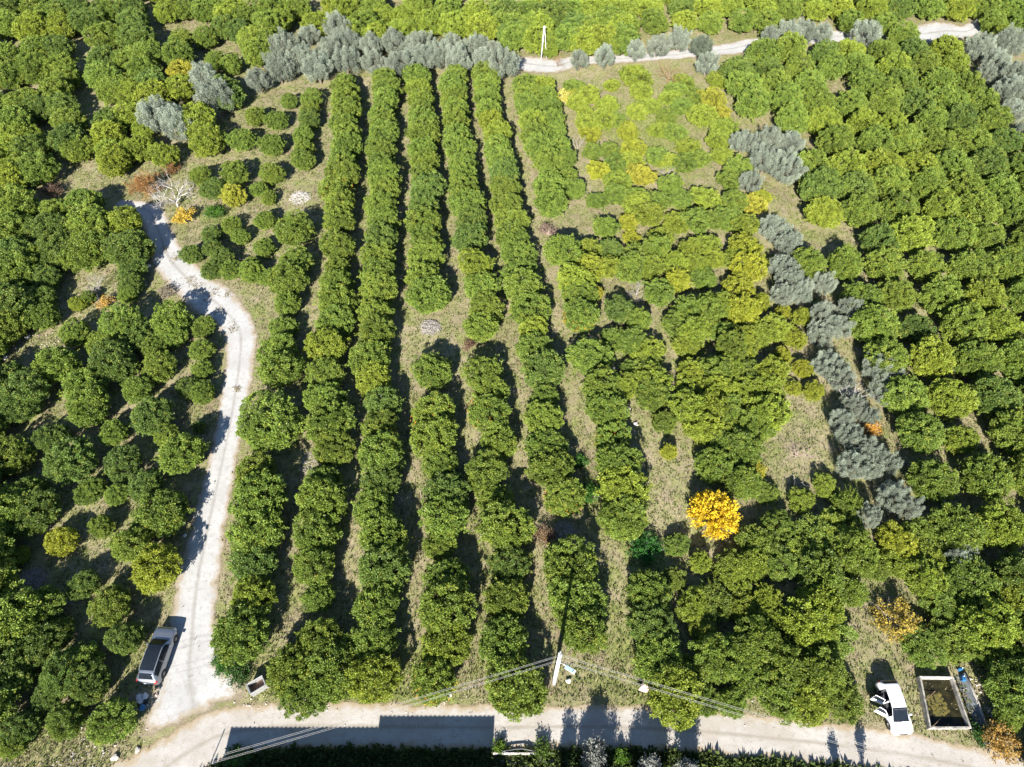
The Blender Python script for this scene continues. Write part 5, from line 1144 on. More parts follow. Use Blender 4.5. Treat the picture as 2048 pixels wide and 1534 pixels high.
# ------------------------------------------------------------------ the ground, the track, the road, the lane
def smooth_line(pts, step=.5):
    pts = [Vector(p) for p in pts]; out = []
    ext = [pts[0] * 2 - pts[1]] + pts + [pts[-1] * 2 - pts[-2]]
    for i in range(1, len(ext) - 2):
        p0, p1, p2, p3 = ext[i - 1:i + 3]
        n = max(2, int((p2 - p1).length / step))
        for k in range(n):
            t = k / n
            out.append(.5 * ((2 * p1) + (p2 - p0) * t + (2 * p0 - 5 * p1 + 4 * p2 - p3) * t * t + (3 * p1 - p0 - 3 * p2 + p3) * t ** 3))
    out.append(pts[-1]); return out

LINES = {
 'track': [((225, 410), 1.3), ((265, 413), 1.3), ((300, 425), 1.5), ((318, 465), 1.7), ((338, 515), 2.1), ((385, 568), 2.3), ((440, 612), 2.5), ((478, 660), 2.0), ((480, 715), 1.75), ((470, 790), 1.6),
           ((456, 870), 1.5), ((441, 940), 1.6), ((426, 1010), 1.7), ((411, 1080), 1.85), ((397, 1150), 2.0), ((388, 1220), 2.1), ((382, 1290), 2.3), ((378, 1345), 2.8), ((385, 1395), 3.9), ((392, 1440), 4.3)],
 'road': [((150, 1680), 3.0), ((300, 1560), 2.6), ((375, 1505), 2.35), ((450, 1468), 2.1), ((560, 1453), 1.85), ((700, 1452), 1.75), ((860, 1454), 1.75), ((1000, 1455), 1.75), ((1150, 1453), 1.7), ((1300, 1457), 1.7), ((1450, 1467), 1.7),
          ((1600, 1482), 1.7), ((1750, 1500), 1.65), ((1900, 1526), 1.7), ((2070, 1570), 1.8), ((2300, 1650), 2.0)],
 'lane': [((1020, 122), 1.6), ((1060, 128), 2.4), ((1110, 132), 2.2), ((1150, 122), 1.6), ((1230, 118), 1.4), ((1320, 112), 1.3), ((1420, 102), 1.7), ((1470, 96), 1.9), ((1520, 84), 1.5), ((1600, 80), 1.5), ((1690, 72), 2.2),
          ((1760, 78), 1.8), ((1830, 70), 2.6), ((1890, 62), 3.4), ((1935, 62), 2.0), ((1960, 45), 1.5), ((1975, 20), 1.5), ((1990, -15), 1.5)],
}
ROADS = {}
for nm, lst in LINES.items():
    c = smooth_line([at(*p) for p, w in lst], .45)
    w = []
    src = [at(*p) for p, _ in lst]
    L = [0]
    for a, b in zip(src, src[1:]): L.append(L[-1] + (b - a).length)
    s = 0
    LL = [0]
    for a, b in zip(c, c[1:]): LL.append(LL[-1] + (b - a).length)
    w = np.interp(np.array(LL) * L[-1] / LL[-1], L, [x for _, x in lst])
    ROADS[nm] = (np.array([(p.x, p.y) for p in c]), w)

def road_dist(x, y):
    """signed-ish: distance to the nearest road centre divided by its half width (arrays)"""
    best = np.full(x.shape, 9.0)
    for pts, w in ROADS.values():
        for i0 in range(0, len(pts), 40):
            P = pts[i0:i0 + 40]; Wd = w[i0:i0 + 40]
            d = np.sqrt((x[..., None] - P[:, 0]) ** 2 + (y[..., None] - P[:, 1]) ** 2) / Wd
            best = np.minimum(best, d.min(-1))
    return best

GREEN = [(430, 430, 32, 1.1), (700, 1100, 24, .6), (705, 850, 22, .5), (1185, 985, 34, 1.1), (1165, 925, 20, .8), (1190, 880, 16, .8), (1212, 1160, 22, .9), (1222, 1222, 24, .9), (1230, 1285, 30, .7), (1215, 1345, 45, .5),
         (1290, 1105, 46, 1.2), (1150, 845, 16, .8), (1250, 1180, 40, .6), (1580, 890, 55, .35), (1565, 400, 60, .45), (1580, 365, 34, .5), (1622, 468, 22, .9), (590, 15, 30, .8), (1410, 352, 44, .45), (640, 490, 44, .45),
         (620, 600, 40, .45), (700, 985, 28, .4), (515, 622, 32, .8), (520, 555, 34, .7), (60, 1500, 70, .5), (100, 685, 34, .6), (305, 610, 28, .6), (1780, 1350, 30, .3), (1950, 1485, 34, .5), (1190, 1372, 70, .5), (230, 1040, 40, .5),
         (150, 1080, 46, .35), (470, 1340, 44, .9), (850, 660, 60, .4), (1110, 470, 34, .2), (1795, 562, 26, .7), (1955, 492, 24, .9), (180, 190, 40, .35), (640, 260, 40, .35), (820, 700, 44, .5), (940, 900, 30, .4), (760, 1000, 30, .3),
         (690, 1000, 30, .4), (700, 900, 26, .3), (1290, 250, 130, .85), (1420, 250, 60, .7), (1330, 480, 90, .6), (1400, 700, 90, .6), (880, 1000, 30, .6), (1240, 1290, 60, .75), (1220, 1380, 60, .7), (770, 1100, 200, .52), (1080, 1010, 40, .35), (1310, 710, 50, .4), (1330, 600, 50, .3), (700, 1510, 300, .9), (1300, 1515, 200, .8), (500, 1525, 60, .8), (1600, 1535, 120, .5)]
GW = []
for px, py, r, s in GREEN:
    p = at(px, py); q = at(px + r, py); GW.append((p.x, p.y, (q - p).length, s))
def green_at(x, y):
    g = np.full(x.shape, .50)
    for cx, cy, r, s in GW:
        g = np.maximum(g, s * np.exp(-(((x - cx) ** 2 + (y - cy) ** 2) / (r * r * 1.3))))
    return g

def build_ground():
    fx = np.arange(-95, 110.01, .6); fy = np.arange(-12, 165.01, .6)
    xs = np.concatenate([[-2600, -1200, -500, -220, -140], fx, [150, 230, 500, 1200, 2600]])
    ys = np.concatenate([[-1200, -500, -180, -60, -25], fy, [190, 250, 420, 900, 2000, 4200]])
    X, Y = np.meshgrid(xs, ys)
    rd = road_dist(X, Y)
    rng = np.random.default_rng(3)
    Zb = np.zeros_like(X)
    for k in range(14):
        f = rng.uniform(.25, 2.4); a = rng.uniform(0, 6.28); ph = rng.uniform(0, 6.28)
        Zb += np.sin((X * math.cos(a) + Y * math.sin(a)) * f + ph) / (1 + f)
    Zb = (Zb - Zb.max()) / (Zb.max() - Zb.min()) * .14 - .01
    flat = np.clip((rd - 1.15) / .6, 0, 1)
    Zb = Zb * flat
    n, m = X.shape
    v = np.stack([X, Y, Zb], -1).reshape(-1, 3)
    i = np.arange(n * m).reshape(n, m)
    f = np.stack([i[:-1, :-1], i[:-1, 1:], i[1:, 1:], i[1:, :-1]], -1).reshape(-1, 4)
    me = np_mesh('ground', v, f, M['soil'], True)
    point_attr(me, 'green', green_at(X, Y).ravel())
    tag(link('ground', me), kind='structure')

def build_road(name, key, mat, z):
    pts, w = ROADS[key]
    n = len(pts); across = np.linspace(-1, 1, 17)
    tg = np.gradient(pts, axis=0); tg /= np.linalg.norm(tg, axis=1, keepdims=True)
    nr = np.stack([-tg[:, 1], tg[:, 0]], 1)
    rng = np.random.default_rng(len(key))
    ww = w * 1.12 * (1 + .05 * np.interp(np.arange(n), np.arange(0, n + 8, 4), rng.normal(size=len(np.arange(0, n + 8, 4)))))
    P = pts[:, None, :] + nr[:, None, :] * (ww[:, None] * across[None, :])[..., None]
    Zr = np.full(P.shape[:2], z)
    v = np.concatenate([P, Zr[..., None]], -1).reshape(-1, 3)
    i = np.arange(n * 17).reshape(n, 17)
    f = np.stack([i[:-1, :-1], i[:-1, 1:], i[1:, 1:], i[1:, :-1]], -1).reshape(-1, 4)
    me = np_mesh(name, v, f, M[mat], True)
    e = np.abs(across)[None, :].repeat(n, 0)
    run = np.concatenate([[0], np.cumsum(np.linalg.norm(np.diff(pts, axis=0), axis=1))])
    tip = np.clip(1 - np.minimum(run, run[-1] - run) / 2.5, 0, 1)[:, None]      # both ends fade out as the rims do
    e = np.maximum(e, tip)
    point_attr(me, 'edge', e.ravel())
    a0 = np.abs(across)[None, :].repeat(n, 0)
    point_attr(me, 'rut', (np.exp(-(a0 / .16) ** 2) * .9 + np.exp(-((a0 - .75) / .14) ** 2) * .6).ravel())
    point_attr(me, 'green', green_at(P[..., 0], P[..., 1]).ravel())
    tag(link(name, me), kind='structure')

build_ground()
build_road('farm_track', 'track', 'track_gravel', .013)
build_road('lower_road', 'road', 'road_gravel', .006)
build_road('pale_lane', 'lane', 'track_gravel', .005)

# ------------------------------------------------------------------ orchard trees, each one a thing of its own
CITRUS = [citrus_crown(100 + i) for i in range(14)]
FRUIT = [citrus_crown(200 + i, True) for i in range(9)]
OLIVE = [olive_crown(300 + i) for i in range(8)]
TRUNKS = [trunk_mesh(400 + i, CHT, .09) for i in range(4)]
OTRUNKS = [trunk_mesh(420 + i, CHT, .17, 5) for i in range(3)]
rnd = random.Random(5)
def sphere_cluster(n, seed):
    rng = np.random.default_rng(seed); mb = MB()
    for k in range(n):
        d = unit(1, rng)[0]; d[2] = abs(d[2]) * .8 - .15
        p = Vector((d[0] * CR * .98, d[1] * CR * .98, CHT * .5 + d[2] * CHT * .46)); r = .05
        vs = [p + Vector(q) * r for q in ((1, 0, 0), (-1, 0, 0), (0, 1, 0), (0, -1, 0), (0, 0, 1), (0, 0, -1))]
        mb.add(vs, [(0, 2, 4), (2, 1, 4), (1, 3, 4), (3, 0, 4), (2, 0, 5), (1, 2, 5), (3, 1, 5), (0, 3, 5)])
    return mb.mesh('fruit', M['orange_peel'], True)
ORANGES = [sphere_cluster(110, 71), sphere_cluster(70, 72)]
KIND = {'C': ('citrus_tree', CITRUS, TRUNKS), 'F': ('fruit_tree', FRUIT, TRUNKS), 'O': ('olive_tree', OLIVE, OTRUNKS)}
for k, x, y, r, h, code, fruit, g, label in TREES:
    name, crowns, trunks = KIND[k]
    e = empty(name, (x, y, -.03), rnd.uniform(0, 6.283))
    sx = r / CR * rnd.uniform(.95, 1.07); sy = r / CR * rnd.uniform(.95, 1.07); sz = h / CHT
    e.scale = (sx, sy, sz)
    e.rotation_euler[0] = rnd.gauss(0, .05); e.rotation_euler[1] = rnd.gauss(0, .05)
    c = link('crown', rnd.choice(crowns), e); c.color = tint(code, rnd, k == 'O')
    link('trunk', rnd.choice(trunks), e)
    if fruit and k == 'C': tag(link('fruit', rnd.choice(ORANGES), e), kind='stuff')
    tag(e, label, name.split('_')[0] + ' tree', GROUPS[g])

def far_mass():
    """the citrus trees past the three hundred largest: one mass of instanced crowns and trunks"""
    r2 = random.Random(9); n = len(FAR_TREES)
    me = bpy.data.meshes.new('far_citrus_trees')
    me.vertices.add(n)
    me.vertices.foreach_set('co', np.array([(x, y, -.03) for x, y, r, h, c in FAR_TREES], dtype=np.float32).ravel())
    a = me.attributes.new('tint', 'FLOAT_COLOR', 'POINT'); a.data.foreach_set('color', np.array([tint(t[4], r2) for t in FAR_TREES], dtype=np.float32).ravel())
    a = me.attributes.new('size', 'FLOAT_VECTOR', 'POINT'); a.data.foreach_set('vector', np.array([(t[2] / CR, t[2] / CR, t[3] / CHT) for t in FAR_TREES], dtype=np.float32).ravel())
    a = me.attributes.new('turn', 'FLOAT_VECTOR', 'POINT'); a.data.foreach_set('vector', np.array([(0, 0, r2.uniform(0, 6.28)) for t in FAR_TREES], dtype=np.float32).ravel())
    a = me.attributes.new('pick', 'INT', 'POINT'); a.data.foreach_set('value', np.array([r2.randrange(5) for t in FAR_TREES], dtype=np.int32))
    ob = link('far_citrus_trees', me)
    ng = bpy.data.node_groups.new('far_trees', 'GeometryNodeTree')
    ng.interface.new_socket('Geometry', in_out='INPUT', socket_type='NodeSocketGeometry')
    ng.interface.new_socket('Geometry', in_out='OUTPUT', socket_type='NodeSocketGeometry')
    N, Lk = ng.nodes, ng.links
    gi = N.new('NodeGroupInput'); go = N.new('NodeGroupOutput'); join = N.new('GeometryNodeJoinGeometry')
    def named(nm, typ):
        q = N.new('GeometryNodeInputNamedAttribute'); q.data_type = typ; q.inputs['Name'].default_value = nm; return q.outputs['Attribute']
    protos = {}
    for o in bpy.data.objects:
        if o.type == 'MESH' and o.name.split('.')[0] in ('crown', 'trunk'): protos.setdefault(o.data.name, o)
    todo = [(CITRUS[i], i, 'citrus_leaf_far') for i in range(5)] + [(TRUNKS[0], None, None)]
    for data, idx, mat in todo:
        oi = N.new('GeometryNodeObjectInfo'); oi.transform_space = 'ORIGINAL'; oi.inputs['Object'].default_value = protos[data.name]
        geo = oi.outputs['Geometry']
        if mat:
            sm = N.new('GeometryNodeSetMaterial'); sm.inputs['Material'].default_value = M[mat]; Lk.new(geo, sm.inputs['Geometry']); geo = sm.outputs['Geometry']
        ip = N.new('GeometryNodeInstanceOnPoints')
        Lk.new(gi.outputs[0], ip.inputs['Points']); Lk.new(geo, ip.inputs['Instance'])
        Lk.new(named('size', 'FLOAT_VECTOR'), ip.inputs['Scale'])
        Lk.new(named('turn', 'FLOAT_VECTOR'), ip.inputs['Rotation'])
        if idx is not None:
            cmpn = N.new('FunctionNodeCompare'); cmpn.data_type = 'INT'; cmpn.operation = 'EQUAL'
            Lk.new(named('pick', 'INT'), cmpn.inputs[2]); cmpn.inputs[3].default_value = idx
            Lk.new(cmpn.outputs[0], ip.inputs['Selection'])
        Lk.new(ip.outputs['Instances'], join.inputs[0])
    Lk.new(join.outputs[0], go.inputs[0])
    md = ob.modifiers.new('far_trees', 'NODES'); md.node_group = ng
    tag(ob, 'dense rounded citrus trees filling the farther groves', 'trees', kind='stuff')
far_mass()

# ------------------------------------------------------------------ single trees and shrubs that stand out
def golden_tree():
    p = at(1428, 1028, 1.6); rng = np.random.default_rng(61)
    e = empty('golden_tree', (p.x, p.y, 0))
    R, Hh = 2.4, 3.7
    P, A, V = [], [], []
    mb = MB(); mb.tube([(0, 0, -.1), (.03, .02, .5), (0, 0, 1.0)], [.15, .12, .1], 7)
    for k in range(330):
        d = unit(1, rng)[0]; d[2] = abs(d[2]) * 1.0 + .02; d /= np.linalg.norm(d)
        tip = np.array([d[0] * R, d[1] * R, .9 + d[2] * (Hh - .9)]) * rng.uniform(.86, 1.06)
        root = np.array([d[0] * .25, d[1] * .25, .9])
        if k % 3 == 0: mb.tube([root, root * .5 + tip * .5, tip], [.03, .02, .008], 3, False)
        n = 26
        t = rng.uniform(.5, 1.0, n)[:, None]
        P.append(root + (tip - root) * t + rng.normal(size=(n, 3)) * .075); A.append(norm((tip - root)[None] / 2.2 + unit(n, rng) * .8))
        V.append(np.clip(.5 * rng.random() + .5 * rng.random(n), 0, 1))
    P = np.concatenate(P); A = np.concatenate(A); V = np.concatenate(V); n = len(P)
    c = link('crown', leaf_cloud('crown', P, A, rng.uniform(.17, .28, n), rng.uniform(.10, .16, n), M['dry_leaf'], rng, V), e)
    c.color = (.72, .52, .035, 1)
    mb.build('trunk', M['bark'], e, True)
    tag(e, 'golden yellow autumn tree with shoots fanning out, alone beside the dry strip', 'tree')
golden_tree()

def shrub(name, px, py, R, Hh, col, n, seed, label, cat, mat='dry_leaf', twig='grey_twig', leaf=(.12, .22), twigs=26, group=None, up=.4):
    p = at(px, py, Hh * .45); rng = np.random.default_rng(seed)
    e = empty(name, (p.x, p.y, -.02), rng.uniform(0, 6.28))
    mb = MB()
    P, A, V = [], [], []
    for k in range(twigs):
        d = unit(1, rng)[0]; d[2] = abs(d[2]) + up; d /= np.linalg.norm(d)
        tip = np.array([d[0] * R, d[1] * R, d[2] * Hh]) * rng.uniform(.75, 1.08)
        mid = tip * .5 + rng.normal(size=3) * .08 + np.array([0, 0, .1])
        mb.tube([(0, 0, -.05), mid, tip], [.028, .018, .007], 3, False)
        for q in range(3):
            s = mid + (tip - mid) * rng.uniform(0, .7); u = unit(1, rng)[0]; u[2] = abs(u[2])
            mb.tube([s, s + u * R * .28], [.011, .005], 3, False)
            if n: 
                m = n // (twigs * 3)
                P.append(s + u * R * .28 * rng.uniform(.2, 1.1, m)[:, None] + rng.normal(size=(m, 3)) * .11); A.append(norm(u[None] * .6 + unit(m, rng)))
                V.append(np.clip(rng.random() * .5 + rng.random(m) * .5, 0, 1))
    mb.build('branches', M[twig], e, False)
    if n:
        P = np.concatenate(P); A = np.concatenate(A); V = np.concatenate(V); m = len(P)
        P[:, 2] = np.maximum(P[:, 2], .05)
        c = link('foliage', leaf_cloud('foliage', P, A, rng.uniform(*leaf, m), rng.uniform(leaf[0] * .5, leaf[1] * .5, m), M[mat], rng, V), e)
        c.color = (*col, 1)
    tag(e, label, cat, group)
    return e

def bare_tree(name, px, py, Hh, seed, label, twig, depth=4, spread=.75, kids=3, stems=5, thick=.07, cat='bare tree', up=.12):
    p = at(px, py, 0); rng = np.random.default_rng(seed)
    e = empty(name, (p.x, p.y, -.03)); tr = MB()
    tr.tube([(0, 0, -.1), (0, 0, Hh * .08), (.03, 0, Hh * .16)], [thick * 1.5, thick * 1.2, thick], 7)
    tr.build('trunk', M[twig], e, True)
    mb = MB()
    for k in range(stems):
        a = 2 * math.pi * k / stems + rng.uniform(-.4, .4)
        branch_tree(mb, rng, (.02, 0, Hh * .14), (math.cos(a), math.sin(a), .9), Hh * .40, thick * .72, depth, spread, kids, 5, up)
    mb.build('branches', M[twig], e, False)
    tag(e, label, cat)

bare_tree('bare_tree', 356, 412, 4.6, 21, 'pale bare leafless tree where the track ends behind bushes', 'pale_bark', 4, .75, 3, 6, .1)
bare_tree('bare_tree', 1690, 800, 3.6, 22, 'whitish bare branches between the olives of the long line', 'pale_bark', 3, .9, 3, 5, .07)
bare_tree('bare_tree', 1335, 165, 3.4, 23, 'reddish brown bare tree near the far pale lane', 'rust_twig', 4, .7, 3, 5, .07)
bare_tree('bare_shrub', 1590, 915, 2.7, 24, 'bare pinkish grey shrub in the open dry patch', 'pink_twig', 4, .8, 3, 6, .045, 'bare shrub')
bare_tree('bare_shrub', 1590, 968, 1.6, 29, 'low bare grey sapling below the pinkish shrub', 'grey_twig', 3, .8, 2, 3, .03, 'bare shrub')
bare_tree('bare_shrub', 1331, 356, 2.0, 25, 'small grey leafless bush below the sunlit bald patch', 'grey_twig', 4, .7, 3, 6, .04, 'bare shrub')
bare_tree('bare_shrub', 200, 585, 2.6, 26, 'grey leafless shrub left of the white track', 'grey_twig', 4, .7, 3, 7, .045, 'bare shrub')
bare_tree('bare_shrub', 1272, 592, 2.4, 27, 'low leafless grey shrub in the dry clearing', 'grey_twig', 4, .75, 3, 6, .04, 'bare shrub')
bare_tree('bare_shrub', 1155, 300, 2.2, 28, 'thin grey leafless shrub beside the shortest row', 'grey_twig', 4, .6, 3, 4, .035, 'bare shrub', .3)
bare_tree('bare_shrub', 452, 215, 2.2, 31, 'thin bare shrub right of the leaning olive', 'grey_twig', 4, .7, 3, 4, .035, 'bare shrub')
bare_tree('bare_shrub', 1115, 135, 2.0, 32, 'reddish dry shrub on the edge of the pale lane', 'rust_twig', 4, .7, 3, 6, .035, 'bare shrub')
bare_tree('bare_shrub', 1275, 975, 1.5, 33, 'small pale dry sapling on the brown strip', 'pale_bark', 3, .7, 2, 4, .03, 'bare shrub')

shrub('rusty_bush', 292, 372, 3.0, 2.6, (.30, .165, .06), 3600, 41, 'rust brown dry bush at the head of the white track', 'bush', twig='rust_twig', twigs=44)
shrub('rusty_bush', 340, 338, 1.6, 1.6, (.22, .12, .05), 1100, 42, 'small dark brown dry bush beyond the pale bare tree', 'bush', twig='rust_twig', twigs=24)
shrub('dry_bush', 100, 385, 2.2, 1.6, (.16, .11, .08), 1400, 43, 'dark brown dry bush at the upper left field edge', 'bush', twig='rust_twig', twigs=26)
shrub('yellow_shrub', 368, 435, 1.7, 1.6, (.52, .38, .06), 1700, 44, 'pale yellow shrub at the foot of the pale bare tree', 'shrub', leaf=(.2, .32), twigs=22)
shrub('yellow_bush', 206, 605, 1.3, 1.3, (.46, .30, .07), 1000, 45, 'orange-yellow low bush in front of the bare grey shrub', 'bush', twigs=20)
shrub('orange_shrub', 1795, 1238, 2.7, 2.4, (.40, .31, .06), 3600, 46, 'orange-yellow shrub between green trees above the water basin', 'shrub', twigs=36, leaf=(.14, .24))
shrub('orange_shrub', 2000, 1480, 1.9, 2.0, (.36, .23, .06), 2300, 47, 'orange brown shrub at the lower right corner of the basin', 'shrub', twigs=30, leaf=(.14, .24))
shrub('orange_shrub', 1745, 858, 1.0, 1.8, (.50, .27, .05), 1000, 48, 'small orange tree wedged behind the olives of the line', 'shrub', twigs=18)
shrub('orange_shrub', 213, 83, 1.0, 3.6, (.72, .42, .06), 500, 49, 'narrow orange spray standing up in the upper left grove', 'shrub', twigs=9, up=1.4)
shrub('pale_shrub', 1478, 45, 2.2, 3.0, (.60, .50, .22), 1500, 50, 'pale yellow half-bare shrub by the far pale lane', 'shrub', twigs=26)
shrub('yellow_shrub', 1130, 195, 1.6, 2.6, (.55, .50, .10), 1300, 51, 'bright yellow sparse shrub at the head of the shortest row', 'shrub', twigs=22)
shrub('dry_bush', 1095, 462, 1.6, 1.1, (.23, .17, .13), 900, 52, 'brown dry scrub in the gap of the seventh row', 'bush', twig='pink_twig', twigs=30)
shrub('dry_bush', 1093, 1075, 1.7, 1.2, (.20, .14, .09), 900, 53, 'brown dry scrub between the rows above the concrete pole', 'bush', twig='rust_twig', twigs=36)
shrub('dry_bush', 938, 690, .9, .9, (.20, .13, .09), 500, 54, 'dark reddish weed clump beside the round brush heap', 'bush', twig='rust_twig', twigs=20)
shrub('dry_bush', 330, 585, 1.5, .9, (.28, .24, .17), 900, 55, 'grey dry weeds on the left rim of the white track', 'bush', twigs=24)
shrub('green_bush', 430, 425, 1.9, .9, (.075, .17, .02), 2600, 56, 'fresh green weed patch under the round yellow bush', 'bush', mat='weed_leaf', twigs=30)
shrub('green_bush', 1290, 1100, 2.0, 1.2, (.04, .14, .025), 3000, 57, 'bright green weed clump in a shaded gap above the seventh row end', 'bush', mat='weed_leaf', twigs=34)
shrub('green_bush', 1182, 990, 1.5, .7, (.06, .16, .025), 1800, 58, 'fresh green weeds right of the sixth row', 'bush', mat='weed_leaf', twigs=28)
shrub('green_bush', 655, 795, 1.2, 1.5, (.085, .19, .02), 1600, 59, 'vivid green bushy sapling in the second row', 'bush', mat='weed_leaf', twigs=26)
shrub('green_bush', 450, 1325, 1.4, .7, (.06, .16, .025), 1500, 60, 'green weeds on the corner between track and road', 'bush', mat='weed_leaf', twigs=26)
shrub('green_bush', 480, 1345, 1.3, .9, (.055, .12, .025), 1500, 160, 'dark green weeds behind the grey bin', 'bush', mat='weed_leaf', twigs=26)
shrub('green_bush', 1160, 925, .9, .5, (.06, .16, .025), 900, 161, 'small green weed clump between the sixth and seventh rows', 'bush', mat='weed_leaf', twigs=20)
shrub('green_bush', 1955, 1470, 1.0, .6, (.06, .13, .03), 900, 162, 'low green weeds in front of the water basin', 'bush', mat='weed_leaf', twigs=20)

# plants below the lower road; some stand just outside the picture and shade the road
shrub('grey_shrub', 1187, 1512, 1.5, 3.4, (.20, .21, .18), 3200, 62, 'grey-leaved shrub below the lower road, left of the others', 'shrub', mat='olive_leaf', twigs=34, leaf=(.14, .24), up=.9)
shrub('grey_shrub', 1300, 1535, 1.3, 3.6, (.20, .21, .18), 2400, 63, 'grey sprigged shrub cut by the bottom edge near the road shade', 'shrub', mat='olive_leaf', twigs=30, leaf=(.14, .24), up=1.1)
shrub('grey_shrub', 1372, 1545, 1.3, 3.8, (.20, .21, .18), 2400, 64, 'grey shrub at the bottom edge, right end of the shrubs', 'shrub', mat='olive_leaf', twigs=30, leaf=(.14, .24), up=1.1)
shrub('green_bush', 1245, 1510, .8, .9, (.085, .17, .02), 900, 65, 'bright green bush between the grey roadside shrubs', 'bush', mat='weed_leaf', twigs=18)
shrub('green_bush', 1085, 1503, 1.0, .7, (.10, .16, .03), 1100, 66, 'green weeds by the black shadow strip below the road', 'bush', mat='weed_leaf', twigs=20)
shrub('green_bush', 998, 1492, .7, .6, (.10, .17, .02), 700, 67, 'yellow-green weeds at the shed shadow edge', 'bush', mat='weed_leaf', twigs=16)
shrub('green_bush', 478, 1512, 1.2, 1.2, (.06, .14, .025), 1500, 68, 'green bush where the wires cross the road end', 'bush', mat='weed_leaf', twigs=24)
for i, (px, yy, R, Hh) in enumerate([(1150, 5.0, 1.1, 4.6), (1230, 4.6, 1.3, 5.0), (1330, 4.4, 1.5, 5.2), (1185, 4.9, 1.0, 4.6), (1395, 4.6, 1.0, 4.9), (1290, 4.8, 1.3, 4.7)]):
    q = at(px, 1500)
    s = shrub('roadside_tree', 1000, 1000, R, Hh, (.10, .14, .04), 2600, 170 + i, 'tall slender tree south of the lower road shading it, %s of six' % ['first', 'second', 'third', 'fourth', 'fifth', 'sixth'][i], 'tree', mat='weed_leaf', twigs=30, group='trees shading the lower road', up=1.3)
    s.location = (q.x - 1.3, yy, 0)
for i, (px, yy, Hh) in enumerate([(1685, 6.0, 2.6), (1740, 5.8, 3.4)]):
    q = at(px, 1520)
    s = shrub('roadside_tree', 1000, 1000, .5, Hh, (.08, .12, .04), 900, 180 + i, 'thin tall plant south of the road bend, %s of two' % ['left', 'right'][i], 'tree', mat='weed_leaf', twigs=16, group='thin plants south of the bend', up=2.2)
    s.location = (q.x - 1.0, yy, 0)

# ------------------------------------------------------------------ brush heaps and stones
def heap(name, px, py, R, Hh, mat, seed, label, n=170):
    p = at(px, py, 0); rng = np.random.default_rng(seed); e = empty(name, (p.x, p.y, -.06))
    for part, cnt, rad in (('branches', n // 3, .028), ('twigs', n, .012)):
        mb = MB()
        for k in range(cnt):
            a = rng.uniform(0, 6.28); rr = R * math.sqrt(rng.random()); z = Hh * (1 - (rr / R) ** 2) * rng.uniform(.2, 1) + .05
            c = Vector((math.cos(a) * rr, math.sin(a) * rr, z)); b = rng.uniform(0, 6.28); l = rng.uniform(.25, .6) * R * .55
            d = Vector((math.cos(b), math.sin(b), rng.normal() * .25)) * l
            mb.tube([c - d, c + Vector((0, 0, .05)), c + d], [rad, rad * .9, rad * .5], 3, False)
        mb.build(part, M[mat], e)
    tag(e, label, 'brush heap')
heap('brush_heap', 861, 656, 1.15, .5, 'grey_twig', 81, 'round whitish grey heap of cut twigs between the rows', 240)
heap('brush_heap', 600, 396, 1.3, .45, 'pale_bark', 82, 'small whitish heap of prunings near the young trees', 200)
heap('brush_heap', 62, 1163, 1.25, .45, 'grey_twig', 83, 'grey heap of dry prunings in the left grove', 240)
heap('brush_heap', 1128, 1062, 1.0, .35, 'grey_twig', 84, 'grey pile of twigs partly in shade above the concrete pole', 160)
heap('brush_heap', 630, 925, 1.5, .3, 'grey_twig', 85, 'flat spread of grey branches beside the second row', 130)

def rock_mesh(seed):
    rng = np.random.default_rng(seed)
    bm = bmesh.new(); bmesh.ops.create_icosphere(bm, subdivisions=2, radius=1)
    for v in bm.verts:
        v.co *= 1 + .22 * math.sin(v.co.x * 3 + seed) * math.cos(v.co.y * 2.4 + seed * 2) + .1 * rng.normal()
        v.co.z *= .6
    me = bpy.data.meshes.new('rock'); bm.to_mesh(me); bm.free(); return me
ROCKS = [rock_mesh(i) for i in range(4)]
rocks = [(888, 1387, .34, 'white', 'white stone on the verge under the wires, the bigger one'), (899, 1391, .24, 'white', 'smaller white stone beside the bigger one under the wires'), (1137, 1362, .22, 'white', 'pale stone just right of the concrete pole'),
         (1548, 1402, .2, 'white', 'white stone on the verge left of the white car'), (297, 532, .3, 'white', 'white boulder on the left rim of the upper track'), (10, 715, .32, 'white', 'white stone at the left edge of the stony strip'),
         (55, 674, .3, 'white', 'white stone in the middle of the stony strip'), (208, 1035, .22, 'stone', 'pale stone in the gap of the left grove'), (370, 1071, .2, 'white', 'white stone at the left rim of the track'), (60, 1308, .22, 'white', 'white stone in the bottom left grove'),
         (1256, 818, .3, 'white', 'white stone on the dry ground by the seventh row'), (1272, 848, .26, 'white', 'pale stone on the bare soil right of the seventh row'), (1227, 737, .2, 'white', 'small white stone beside the seventh row tree'), (230, 1515, .3, 'stone', 'grey stone on the bottom left verge'), (275, 1500, .24, 'stone', 'small grey stone on the bottom left verge'),
         (1362, 545, .3, 'white', 'pale stone right of the dry clearing')]
for i, (px, py, s, mt, lab) in enumerate(rocks):
    me = ROCKS[i % 4].copy(); me.materials.append(M['white_stone' if mt == 'white' else 'stone'])
    o = link('rock', me, None, at(px, py, s * .25)); o.scale = (s, s * .8, s * .9); o.rotation_euler = (0, 0, i * 1.7)
    tag(o, lab, 'rock', 'loose stones')
o = link('rag', ROCKS[2].copy(), None, at(1290, 1376, .4)); o.data.materials.append(M['pink_cloth']); o.scale = (.45, .38, .75)
tag(o, 'pinkish sack standing on the verge under the right-hand wires', 'sack')

